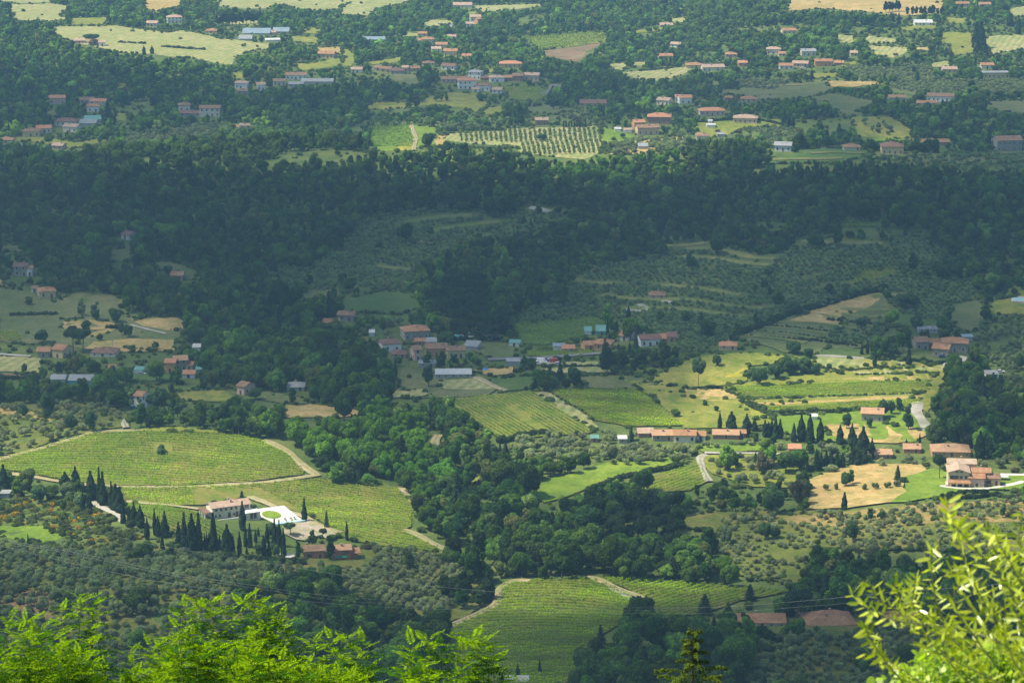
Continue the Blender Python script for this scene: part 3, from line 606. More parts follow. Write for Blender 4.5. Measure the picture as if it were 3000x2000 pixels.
def cloud_layer():
    gx = np.arange(-900, 900, 9.0); gy = np.arange(300, 3400, 12.0)
    X, Y = np.meshgrid(gx, gy); Z0 = hgt(X, Y)
    s = shade_at(X, Y); nx = len(gx)
    # lumps on the upper side, flatter base
    lump = 22*np.sin(X/37+Y/53)*np.sin(Y/71-X/91)+14*np.sin(X/19)*np.cos(Y/23)
    k = (CZ-Z0)/SDIR.z
    Xc = X+SDIR.x*k; Yc = Y+SDIR.y*k
    t = 8+70*s
    up = np.stack([Xc, Yc, CZ+t+lump*s], -1).reshape(-1, 3); lo = np.stack([Xc, Yc, CZ+0*s-4], -1).reshape(-1, 3)
    i = np.arange((len(gy)-1)*(nx-1)); r = i//(nx-1); q = i % (nx-1); a = r*nx+q
    F = np.stack([a, a+1, a+nx+1, a+nx], 1); m = s.ravel()[F].max(1) > 0.03
    F = F[m]; me = nmesh('cloud_sheet', [(up, F, 0), (lo, F[:, ::-1], 0)], smooth=True)
    at_ = me.attributes.new('dens', 'FLOAT', 'POINT'); at_.data.foreach_set('value', np.concatenate([s.ravel(), s.ravel()]))
    m_, n, o = newmat('cloud'); a1 = N(n, 'ShaderNodeAttribute', attribute_type='GEOMETRY', attribute_name='dens')
    mp = N(n, 'ShaderNodeMath', operation='MULTIPLY'); mp.use_clamp = True; mp.inputs[1].default_value = 0.90; n.links.new(a1.outputs['Fac'], mp.inputs[0])
    tr = N(n, 'ShaderNodeBsdfTransparent'); df = N(n, 'ShaderNodeBsdfDiffuse'); tl = N(n, 'ShaderNodeBsdfTranslucent')
    df.inputs[0].default_value = (0.85, 0.87, 0.9, 1); tl.inputs[0].default_value = (0.85, 0.87, 0.9, 1)
    m1 = N(n, 'ShaderNodeMixShader'); m1.inputs[0].default_value = 0.45; n.links.new(df.outputs[0], m1.inputs[1]); n.links.new(tl.outputs[0], m1.inputs[2])
    m2 = N(n, 'ShaderNodeMixShader'); n.links.new(mp.outputs[0], m2.inputs[0]); n.links.new(tr.outputs[0], m2.inputs[1]); n.links.new(m1.outputs[0], m2.inputs[2])
    n.links.new(m2.outputs[0], o.inputs[0])
    ob = mobj('clouds', me, m_); tag(ob, 'broken grey cloud layer over the valley', kind='stuff')
cloud_layer()
# ------------------------------------------------------------------ haze
def haze():
    v, f = box(-13000, 13000, -420, 16400, -60, CAMH+165)
    m, n, o = newmat('haze'); pv = N(n, 'ShaderNodeVolumePrincipled')
    pv.inputs['Color'].default_value = (0.46, 0.80, 0.98, 1); pv.inputs['Density'].default_value = HAZE_D; pv.inputs['Anisotropy'].default_value = 0.45
    pv.inputs['Density Attribute'].default_value = ''
    n.links.new(pv.outputs[0], o.inputs['Volume'])
    try: m.cycles.homogeneous_volume = True
    except Exception: pass
    ob = mobj('haze', nmesh('haze', [(v, f, 0)]), m); tag(ob, kind='stuff')
haze()
# ------------------------------------------------------------------ plant shapes
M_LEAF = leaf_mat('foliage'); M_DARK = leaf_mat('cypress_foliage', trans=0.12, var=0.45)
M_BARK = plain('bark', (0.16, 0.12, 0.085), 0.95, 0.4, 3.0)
def crown_round(seed, r=3.2, hz=3.0, zc=5.2, nb=18, nl=4200, leaf=0.42, br=(0.32, 0.46), low=-0.55, cone=0.0, core=0.82, up=0.25):
    rr = np.random.default_rng(seed); C = []; Rb = []
    while len(C) < nb:
        p = rr.normal(size=3); p /= np.linalg.norm(p); p *= rr.uniform(0.25, 0.78)**0.6
        if p[2] < low: continue
        taper = 1-cone*(p[2]+1)/2
        C.append((p[0]*r*taper, p[1]*r*taper, zc+p[2]*hz)); Rb.append(r*rr.uniform(*br)*taper**0.5)
    C = np.array(C); Rb = np.array(Rb); bv = rr.uniform(0, 1, nb)
    k = rr.choice(nb, nl*2, p=Rb**2/np.sum(Rb**2)); d = rr.normal(size=(nl*2, 3)); d[:, 2] += up; d /= np.linalg.norm(d, axis=1, keepdims=True)
    P = C[k]+d*(Rb[k]*rr.uniform(0.80, 1.26, nl*2))[:, None]
    dist = np.linalg.norm(P[:, None, :]-C[None], axis=2)/Rb[None]; keep = (dist.min(1) > 0.82)
    P = P[keep][:nl]; d = d[keep][:nl]; k = k[keep][:nl]
    V, F = quads(P, d+rr.normal(size=d.shape)*0.55, leaf*rr.uniform(0.6, 1.4, len(P)), rr)
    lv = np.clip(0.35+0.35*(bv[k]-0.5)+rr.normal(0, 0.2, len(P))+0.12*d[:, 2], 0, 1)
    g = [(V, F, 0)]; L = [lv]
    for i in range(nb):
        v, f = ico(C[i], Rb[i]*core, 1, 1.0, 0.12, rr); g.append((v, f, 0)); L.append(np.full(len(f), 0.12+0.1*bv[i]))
    return g, L
def trunk_geo(seed, h=3.6, r=0.22, lean=0.25, nb=4, spread=1.6, top=5.0, m=0):
    rr = np.random.default_rng(seed); tx, ty = rr.uniform(-lean, lean, 2)
    g = [tube([(0, 0, -0.8), (tx*.3, ty*.3, h*.5), (tx, ty, h)], [r*1.35, r, r*.8], 6)+(m,)]
    for i in range(nb):
        a = i*2*math.pi/nb+rr.uniform(-.4, .4); s = spread*rr.uniform(.7, 1.1)
        g.append(tube([(tx, ty, h*.92), (tx+math.cos(a)*s*.5, ty+math.sin(a)*s*.5, h+(top-h)*.55), (tx+math.cos(a)*s, ty+math.sin(a)*s, top)], [r*.6, r*.4, r*.15], 5)+(m,))
    return g
def crown_cypress(seed, h=10.0, r=0.95, nl=3200, leaf=0.34, fat=0.0):
    rr = np.random.default_rng(seed); t = rr.uniform(0, 1, nl)**0.85; a = rr.uniform(0, 2*math.pi, nl)
    def prof(t): return r*np.clip(np.sin(np.clip(t*1.02+0.10, 0, 1)**(0.62+fat)*math.pi*0.995), 0, 1)**0.62*(1-0.30*t)+0.05
    lump = 1+0.20*np.sin(2*a+t*7+seed)+0.15*np.sin(3*a-t*15+seed*2)+rr.normal(0, .09, nl)
    rad = prof(t)*lump; z = 0.35+t*(h-0.35)
    P = np.stack([np.cos(a)*rad, np.sin(a)*rad, z], 1); d = np.stack([np.cos(a), np.sin(a), rr.uniform(0.1, 0.9, nl)], 1)
    V, F = quads(P, d+rr.normal(size=d.shape)*0.5, leaf*rr.uniform(.5, 1.3, nl), rr, 1.5)
    lv = np.clip(0.35+rr.normal(0, .2, nl)+0.2*np.sin(3*a+t*9+seed), 0, 1)
    rings = []; tt = np.linspace(0, 1, 12); n = 9; vs = []
    for q in tt:
        rq = prof(np.array([q]))[0]*0.86
        for j in range(n): vs.append((math.cos(j*2*math.pi/n)*rq, math.sin(j*2*math.pi/n)*rq, 0.4+q*(h-0.6)))
    fs = [(i*n+j, i*n+(j+1) % n, (i+1)*n+(j+1) % n, (i+1)*n+j) for i in range(11) for j in range(n)]
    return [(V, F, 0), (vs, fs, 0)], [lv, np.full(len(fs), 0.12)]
def crown_conifer(seed, h=11.0, r=2.6, nl=4200, leaf=0.38, z0=0.8, droop=0.35):
    rr = np.random.default_rng(seed); g = []; L = []; nw = int(h*1.7); Ps = []; Ds = []; lvs = []
    for i in range(nw):
        t = i/nw; z = z0+t*(h-z0); rad = r*(1-t)**0.85+0.12; nbr = 7 if t < .7 else 5; ph = rr.uniform(0, 6)
        for b in range(nbr):
            a = ph+b*2*math.pi/nbr+rr.uniform(-.25, .25); L_ = rad*rr.uniform(.75, 1.12); m = max(6, int(nl/nw/nbr*(0.4+rad/r)))
            s = rr.uniform(0.12, 1, m); wd = 0.30*L_*(1.1-s)+0.05
            x = s*L_; y = rr.uniform(-1, 1, m)*wd; zz = z-droop*L_*s**1.6+rr.normal(0, .08, m)+0.12*s
            Ps.append(np.stack([x*math.cos(a)-y*math.sin(a), x*math.sin(a)+y*math.cos(a), zz], 1))
            Ds.append(np.stack([np.full(m, math.cos(a)*.5), np.full(m, math.sin(a)*.5), np.full(m, 1.0)], 1)); lvs.append(np.clip(0.1+0.55*s+rr.normal(0, .15, m), 0, 1))
    P = np.concatenate(Ps); D = np.concatenate(Ds); V, F = quads(P, D+rr.normal(size=D.shape)*.4, leaf*rr.uniform(.5, 1.3, len(P)), rr)
    n = 8; vs = [(math.cos(j*2*math.pi/n)*r*.42, math.sin(j*2*math.pi/n)*r*.42, z0) for j in range(n)]+[(0, 0, h*.93)]
    fs = [(j, (j+1) % n, n) for j in range(n)]
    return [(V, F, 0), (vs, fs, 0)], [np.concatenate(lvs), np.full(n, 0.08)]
def crown_umbrella(seed, r=4.0, zc=8.2, th=1.3, nl=4000, leaf=0.36):
    return crown_round(seed, r, th, zc, 22, nl, leaf, (0.24, 0.34), -0.75)
KIND = {}
def kind(name, crowns, trunks, mat=None):
    vs = []
    for i, ((g, L), t) in enumerate(zip(crowns, trunks)):
        mc = nmesh(name+'_crown', g, lv=L); mc.materials.append(mat or M_LEAF)
        mt = nmesh(name+'_trunk', t); mt.materials.append(M_BARK)
        t2 = [(v, f, 1) for v, f, _ in t]
        mb = nmesh(name+'_whole', g+t2, lv=L+[np.zeros(len(f)) for _, f, _ in t2]); mb.materials.append(mat or M_LEAF); mb.materials.append(M_BARK)
        vs.append((mc, mt, mb))
    KIND[name] = vs
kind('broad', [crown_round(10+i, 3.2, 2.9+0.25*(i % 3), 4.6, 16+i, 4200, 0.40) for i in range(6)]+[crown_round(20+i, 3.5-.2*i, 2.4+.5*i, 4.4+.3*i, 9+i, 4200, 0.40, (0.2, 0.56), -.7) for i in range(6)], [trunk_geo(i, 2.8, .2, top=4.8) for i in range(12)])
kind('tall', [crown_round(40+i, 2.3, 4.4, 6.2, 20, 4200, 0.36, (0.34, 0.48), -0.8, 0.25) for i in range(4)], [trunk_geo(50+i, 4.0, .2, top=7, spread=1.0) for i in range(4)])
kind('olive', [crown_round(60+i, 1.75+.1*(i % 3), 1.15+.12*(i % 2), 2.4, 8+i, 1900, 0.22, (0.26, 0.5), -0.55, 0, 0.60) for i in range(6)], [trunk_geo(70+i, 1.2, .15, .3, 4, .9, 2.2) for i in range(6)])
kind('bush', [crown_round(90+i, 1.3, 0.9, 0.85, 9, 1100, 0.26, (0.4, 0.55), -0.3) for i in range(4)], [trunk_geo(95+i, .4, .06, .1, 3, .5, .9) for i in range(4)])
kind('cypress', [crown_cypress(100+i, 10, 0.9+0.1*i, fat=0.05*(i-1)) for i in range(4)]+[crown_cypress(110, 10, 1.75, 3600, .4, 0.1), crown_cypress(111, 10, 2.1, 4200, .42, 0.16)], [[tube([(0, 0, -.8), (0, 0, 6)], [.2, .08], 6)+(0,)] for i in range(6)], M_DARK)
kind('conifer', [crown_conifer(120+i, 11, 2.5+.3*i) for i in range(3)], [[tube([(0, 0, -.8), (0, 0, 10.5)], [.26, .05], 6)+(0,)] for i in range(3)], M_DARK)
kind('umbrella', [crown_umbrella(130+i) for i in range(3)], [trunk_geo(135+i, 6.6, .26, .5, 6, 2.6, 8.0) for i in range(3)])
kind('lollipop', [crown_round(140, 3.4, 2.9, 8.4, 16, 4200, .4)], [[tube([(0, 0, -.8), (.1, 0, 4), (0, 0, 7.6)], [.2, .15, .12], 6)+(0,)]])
KH = dict(broad=8.2, tall=11.4, olive=3.9, bush=2.2, cypress=10, conifer=11, umbrella=9.8, lollipop=11.9)
KR = dict(broad=3.9, tall=3.0, olive=2.1, bush=1.7, cypress=0.95, conifer=2.5, umbrella=4.8, lollipop=4.1)
NAME = dict(broad='broadleaf_tree', tall='tall_tree', olive='olive_tree', bush='bush', cypress='cypress_tree', conifer='conifer_tree', umbrella='umbrella_pine', lollipop='round_topped_tree')
def tree(k, var, p, s, sz, col, rz, label, group=None, cat=None, parts=True, name=None):
    mc, mt, mb = KIND[k][var % len(KIND[k])]
    e = empty(name or NAME[k], (p[0], p[1], float(hgt(p[0], p[1]))-0.05), rz, label, cat or NAME[k].replace('_', ' '), group)
    e.scale = (s, s, sz)
    a = bpy.data.objects.new('crown', mc); COL.objects.link(a); a.parent = e; a['tcol'] = [float(x) for x in col]
    if k != 'bush':
        b = bpy.data.objects.new('trunk', mt); COL.objects.link(b); b.parent = e
    return e
def instancer(name, k, pts, scl, rz, cols, label):
    """a mass that nobody could count: one object; points carry size, turn and tint"""
    if len(pts) == 0: return
    me = bpy.data.meshes.new(name); n = len(pts); me.vertices.add(n); me.vertices.foreach_set('co', np.asarray(pts, float).ravel())
    rot = np.zeros((n, 3)); rot[:, 2] = rz
    for nm, ty, key, arr in (('scl', 'FLOAT_VECTOR', 'vector', scl), ('rot', 'FLOAT_VECTOR', 'vector', rot), ('tcol', 'FLOAT_VECTOR', 'vector', cols)):
        a = me.attributes.new(nm, ty, 'POINT'); a.data.foreach_set(key, np.asarray(arr, float).ravel())
    a = me.attributes.new('vi', 'INT', 'POINT'); a.data.foreach_set('value', rng.integers(0, len(KIND[k]), n).astype(np.int32))
    o = bpy.data.objects.new(name, me); COL.objects.link(o); tag(o, label, kind='stuff')
    ng = bpy.data.node_groups.new(name+'_nodes', 'GeometryNodeTree')
    ng.interface.new_socket('Geometry', in_out='INPUT', socket_type='NodeSocketGeometry'); ng.interface.new_socket('Geometry', in_out='OUTPUT', socket_type='NodeSocketGeometry')
    gi = ng.nodes.new('NodeGroupInput'); go = ng.nodes.new('NodeGroupOutput'); ip = ng.nodes.new('GeometryNodeInstanceOnPoints'); jn = ng.nodes.new('GeometryNodeJoinGeometry')
    for mc, mt, mb in KIND[k]:
        src = bpy.data.objects.new('plant_source', mb); oi = ng.nodes.new('GeometryNodeObjectInfo'); oi.inputs['Object'].default_value = src; oi.inputs['As Instance'].default_value = True
        ng.links.new(oi.outputs['Geometry'], jn.inputs[0])
    def na(nm, ty):
        x = ng.nodes.new('GeometryNodeInputNamedAttribute'); x.data_type = ty; x.inputs['Name'].default_value = nm; return x.outputs['Attribute']
    ng.links.new(gi.outputs[0], ip.inputs['Points']); ng.links.new(jn.outputs[0], ip.inputs['Instance']); ip.inputs['Pick Instance'].default_value = True
    ng.links.new(na('vi', 'INT'), ip.inputs['Instance Index']); ng.links.new(na('scl', 'FLOAT_VECTOR'), ip.inputs['Scale'])
    er = ng.nodes.new('FunctionNodeEulerToRotation'); ng.links.new(na('rot', 'FLOAT_VECTOR'), er.inputs[0]); ng.links.new(er.outputs[0], ip.inputs['Rotation'])
    ng.links.new(ip.outputs[0], go.inputs[0])
    md = o.modifiers.new('planting', 'NODES'); md.node_group = ng
    return o
# ------------------------------------------------------------------ buildings
WC = dict(straw=(0.60, 0.52, 0.33), white=(0.80, 0.79, 0.75), cream=(0.70, 0.64, 0.50), yellow=(0.62, 0.49, 0.24), orange=(0.60, 0.33, 0.14), peach=(0.64, 0.45, 0.29), pink=(0.60, 0.42, 0.35),
          stone=(0.34, 0.31, 0.26), brick=(0.36, 0.19, 0.14), red=(0.46, 0.21, 0.14), grey=(0.40, 0.40, 0.38), teal=(0.10, 0.34, 0.40), paleblue=(0.55, 0.62, 0.66))
WM = {k: plain('wall_'+k, v, 0.9, 0.12 if k != 'stone' else 0.35, 0.9, 0.1, bump=0.3) for k, v in WC.items()}
RM = dict(oldpink=roof_mat('faded_tiles', (0.36, 0.27, 0.20), (0.45, 0.34, 0.25), (0.54, 0.42, 0.31)),
          terra=roof_mat('terracotta_tiles', (0.27, 0.14, 0.075), (0.37, 0.20, 0.11), (0.47, 0.30, 0.18)),
          bright=roof_mat('new_red_tiles', (0.42, 0.19, 0.11), (0.50, 0.25, 0.145), (0.54, 0.31, 0.19)),
          pale=roof_mat('pale_pink_tiles', (0.34, 0.235, 0.18), (0.44, 0.315, 0.24), (0.53, 0.40, 0.31)),
          old=roof_mat('weathered_tiles', (0.19, 0.12, 0.08), (0.27, 0.17, 0.11), (0.37, 0.25, 0.165)),
          brown=roof_mat('brown_tiles', (0.16, 0.10, 0.08), (0.22, 0.13, 0.10), (0.28, 0.17, 0.13)),
          grey=plain('grey_sheet_roof', (0.27, 0.28, 0.28), 0.7, 0.25, 0.4), white=plain('white_sheet_roof', (0.50, 0.50, 0.48), 0.6, 0.15, 0.4),
          green=plain('green_sheet_roof', (0.14, 0.30, 0.26), 0.6, 0.2, 0.4), glass=plain('greenhouse_sheet', (0.22, 0.28, 0.32), 0.45, 0.2, 0.3, 0.5),
          tan=roof_mat('orange_lichen_tiles', (0.36, 0.22, 0.13), (0.46, 0.29, 0.18), (0.58, 0.34, 0.16)))
M_PANE = plain('dark_window_glass', (0.035, 0.04, 0.045), 0.2, 0.2, 1, 0.5)
M_SHUT = {k: plain('shutter_'+k, c, 0.7, 0.15, 1) for k, c in dict(brown=(0.14, 0.08, 0.05), green=(0.05, 0.10, 0.07), grey=(0.30, 0.30, 0.28)).items()}
M_FRAME = plain('window_surround', (0.55, 0.52, 0.46), 0.8, 0.1, 1); M_CHIM = plain('chimney_render', (0.42, 0.30, 0.24), 0.9, 0.2, 2)
M_DOOR = plain('door_wood', (0.12, 0.07, 0.045), 0.6, 0.2, 2)
def g_join(lst):
    return [(v, f, m) for (v, f), m in lst]
def ring(wd, ht, t, y0, y1):
    out = []
    for b in ((-wd/2-t, -wd/2, 0, ht), (wd/2, wd/2+t, 0, ht), (-wd/2-t, wd/2+t, ht, ht+t), (-wd/2-t, wd/2+t, -t, 0)):
        out.append(box(b[0], b[1], y0, y1, b[2], b[3]))
    return out
WIN = {}
def window_mesh(kind_, sh):
    """origin bottom centre on the wall face, outward is -y"""
    k = (kind_, sh)
    if k in WIN: return WIN[k]
    wd, ht = dict(tall=(0.95, 1.5), small=(0.75, 0.9), wide=(1.8, 1.4), door=(1.1, 2.15), big=(2.6, 2.4), slit=(1.0, 0.6))[kind_]
    g = [(b, 0) for b in ring(wd, ht, 0.14, -0.09, 0.02)] + [(box(-wd/2, wd/2, -0.03, 0.02, 0, ht), 1)]
    if sh and kind_ in ('tall', 'small'):
        for s in (-1, 1): g.append((box(*(sorted((s*(wd/2+.03), s*(wd/2+.5)))), -0.16, -0.10, 0, ht), 2))
    me = nmesh('window', g_join(g)); me.materials.append(M_FRAME); me.materials.append(M_PANE if kind_ != 'door' else M_DOOR); me.materials.append(M_SHUT[sh or 'brown']); WIN[k] = me; return me
def roof_geo(w, d, h, typ, pitch, oh=0.55, th=0.22):
    """roof over a w x d block whose eaves are at height h"""
    W, D = w/2+oh, d/2+oh; rise = (d/2)*pitch; e = h-oh*pitch*0.5
    if typ == 'gable':
        top = [(-W, -D, e), (W, -D, e), (W, 0, h+rise), (-W, 0, h+rise), (W, D, e), (-W, D, e)]
    elif typ == 'gabley':
        rise = (w/2)*pitch
        top = [(-W, -D, e), (0, -D, h+rise), (0, D, h+rise), (-W, D, e), (W, D, e), (W, -D, e)]
    elif typ == 'hip':
        q = max(0.05, W-D*0.95) if w >= d else 0.05; rise = min(w, d)/2*pitch
        qy = max(0.0, D-W*0.95) if d > w else 0.0
        top = [(-W, -D, e), (W, -D, e), (W, D, e), (-W, D, e), (-q, -qy, h+rise), (q, -qy, h+rise), (q, qy, h+rise), (-q, qy, h+rise)]
    elif typ == 'shed':
        top = [(-W, -D, e), (W, -D, e), (W, D, h+d*pitch*.6), (-W, D, h+d*pitch*.6)]
    else:
        top = [(-W, -D, h+.05), (W, -D, h+.05), (W, D, h+.05), (-W, D, h+.05)]
    n = len(top); bot = [(x, y, z-th) for x, y, z in top]
    if typ == 'gable': q4 = [(0, 1, 2, 3), (3, 2, 4, 5)]; edge = [(0, 1), (1, 2), (2, 4), (4, 5), (5, 3), (3, 0)]; tri = []
    elif typ == 'gabley': q4 = [(0, 1, 2, 3), (1, 5, 4, 2)]; edge = [(0, 1), (1, 5), (5, 4), (4, 2), (2, 3), (3, 0)]; tri = []
    elif typ == 'hip': q4 = [(0, 1, 5, 4), (1, 2, 6, 5), (2, 3, 7, 6), (3, 0, 4, 7)] + ([(4, 5, 6, 7)] if qy > 0 else []); edge = [(0, 1), (1, 2), (2, 3), (3, 0)]; tri = []
    else: q4 = [(0, 1, 2, 3)]; edge = [(0, 1), (1, 2), (2, 3), (3, 0)]; tri = []
    V = top+bot; F = list(q4)+[tuple(reversed([i+n for i in f])) for f in q4]+[(b, a, a+n, b+n) for a, b in edge]
    return V, F, rise
def wall_geo(w, d, h, typ, pitch, base=-2.5):
    W, D = w/2, d/2; V, F = box(-W, W, -D, D, base, h-0.12)
    g = [(V, F, 0)]
    if typ == 'gable':
        r = D*pitch
        for s in (-1, 1):
            x = s*W; g.append(([(x, -D, h-.12), (x, D, h-.12), (x, 0, h+r-.2), (x-s*.3, -D, h-.12), (x-s*.3, D, h-.12), (x-s*.3, 0, h+r-.2)], [(0, 1, 2), (5, 4, 3)], 0))
            g.append(([(x, -D, h-.12), (x, 0, h+r-.2), (x-s*.3, 0, h+r-.2), (x-s*.3, -D, h-.12)], [(0, 1, 2, 3)], 0))
    elif typ == 'gabley':
        r = W*pitch
        for s in (-1, 1):
            y = s*D; g.append(([(-W, y, h-.12), (W, y, h-.12), (0, y, h+r-.2), (-W, y-s*.3, h-.12), (W, y-s*.3, h-.12), (0, y-s*.3, h+r-.2)], [(0, 1, 2), (5, 4, 3)], 0))
    return g
def place(o, parent, x, y, z, rz):
    o.parent = parent; o.location = (x, y, z); o.rotation_euler = (0, 0, rz)
def block(root, cx, cy, w, d, h, wall, roof, typ='gable', pitch=0.36, rz=0.0, z=0.0, win=True, sh=None, chim=1, wk='tall', sides='fle', seed=0, ends=True, door=True):
    rr = random.Random(seed*31+int(w*10)+int(h*7)); ca, sa = math.cos(rz), math.sin(rz)
    def T(x, y): return cx+x*ca-y*sa, cy+x*sa+y*ca
    wo_ = mobj('wall', nmesh('wall', wall_geo(w, d, h, typ, pitch)), WM[wall]); place(wo_, root, cx, cy, z, rz)
    V, F, rise = roof_geo(w, d, h, typ, pitch, 0.55 if h > 2.6 else 0.3)
    ro = mobj('roof', nmesh('roof', [(V, F, 0)]), RM[roof]); place(ro, root, cx, cy, z, rz)
    for i in range(chim):
        u = rr.uniform(-.32, .32)*w; s_ = rr.choice((-1, 1))*d*.18; zt = h+(d/2-abs(s_))*pitch*(1 if typ != 'flat' else 0)
        if typ == 'hip': u *= .3
        if typ == 'gabley': u, s_ = rr.choice((-1, 1))*w*.18, u*.5
        zt = h+rise*0.55
        g = [box(u-.35, u+.35, s_-.3, s_+.3, zt-.6, zt+.9), box(u-.45, u+.45, s_-.4, s_+.4, zt+1.0, zt+1.1)]
        c_ = mobj('chimney', nmesh('chimney', [(v, f, 0) for v, f in g]+[(box(u-.25, u+.25, s_-.2, s_+.2, zt+.9, zt+1.0)[0], box(0, 1, 0, 1, 0, 1)[1], 0)]), M_CHIM); c_.parent = ro
    if win:
        st = max(1, int((h+0.4)//2.9)); sh_h = h/st
        fc = [('f', w, -d/2, 0)]
        if ends: fc += [('l', d, -w/2, -math.pi/2), ('r', d, w/2, math.pi/2)]
        for side, L, off, a in fc:
            n = max(1, int(round((L-1.2)/3.3))); n = min(n, 9)
            for s in range(st):
                for i in range(n):
                    if rr.random() < 0.12 and n > 2: continue
                    t = -L/2+L*(i+0.5)/n+rr.uniform(-.15, .15); kd = wk; zz = s*sh_h+1.0
                    if s == 0 and side == 'f' and i == n//2 and door: kd = 'door'; zz = 0.05
                    elif s == st-1 and st > 2: kd = 'small'
                    if h < 2.7 and kd != 'door': kd, zz = 'small', 0.9
                    me = window_mesh(kd, sh)
                    lx, ly = (t, off-0.004) if side == 'f' else (off+(-.004 if side == 'l' else .004), t)
                    x, y = T(lx, ly); o = mobj('window' if kd != 'door' else 'door', me); place(o, root, x, y, z+zz, rz+(0 if side == 'f' else a))
    return wo_, ro
HBOX = []   # keeps trees from standing in front: picture box and distance
def hroot(name, k, cx, yb, label, cat='house', rot=0, group=None):
    p = at(k, cx, yb); root = empty(name, (p[0], p[1], p[2]), R(rot), label, cat, group); return root, p
OFF['P'] = (0, 0)
def house(k, cx, yb, w, h, d, rot, wall, roof, typ, label, name='house', cat='house', group=None, **kw):
    """position and visible size read off the photograph, turned into metres there"""
    p = at(k, cx, yb); s = ppm(p)*3; d = d or 8; a = abs(R(rot))
    wm = max(2.5, (w/s-d*math.sin(a)*0.85)/math.cos(a)) if a > .3 else w/s
    hm = max(2.1, h/s)
    root = empty(name, (p[0], p[1], p[2]), R(rot), label, cat, group)
    low = min(float(hgt(p[0]+x, p[1]+y)) for x in (-wm/2, wm/2) for y in (0, d)); root.location.z = min(p[2], low+0.5)
    block(root, 0, d/2*0.9, wm, d, hm, wall, roof, typ, seed=int(cx+yb), chim=kw.pop('chim', 1 if wm > 7 else 0), **kw)
    ox, oy = OFF[k]; x, y = ox+cx/3, oy+yb/3
    HBOX.append((x-w/6, x+w/6, y-(h+18)/3, y, p[1], p[0], wm/2+d/2)); return root
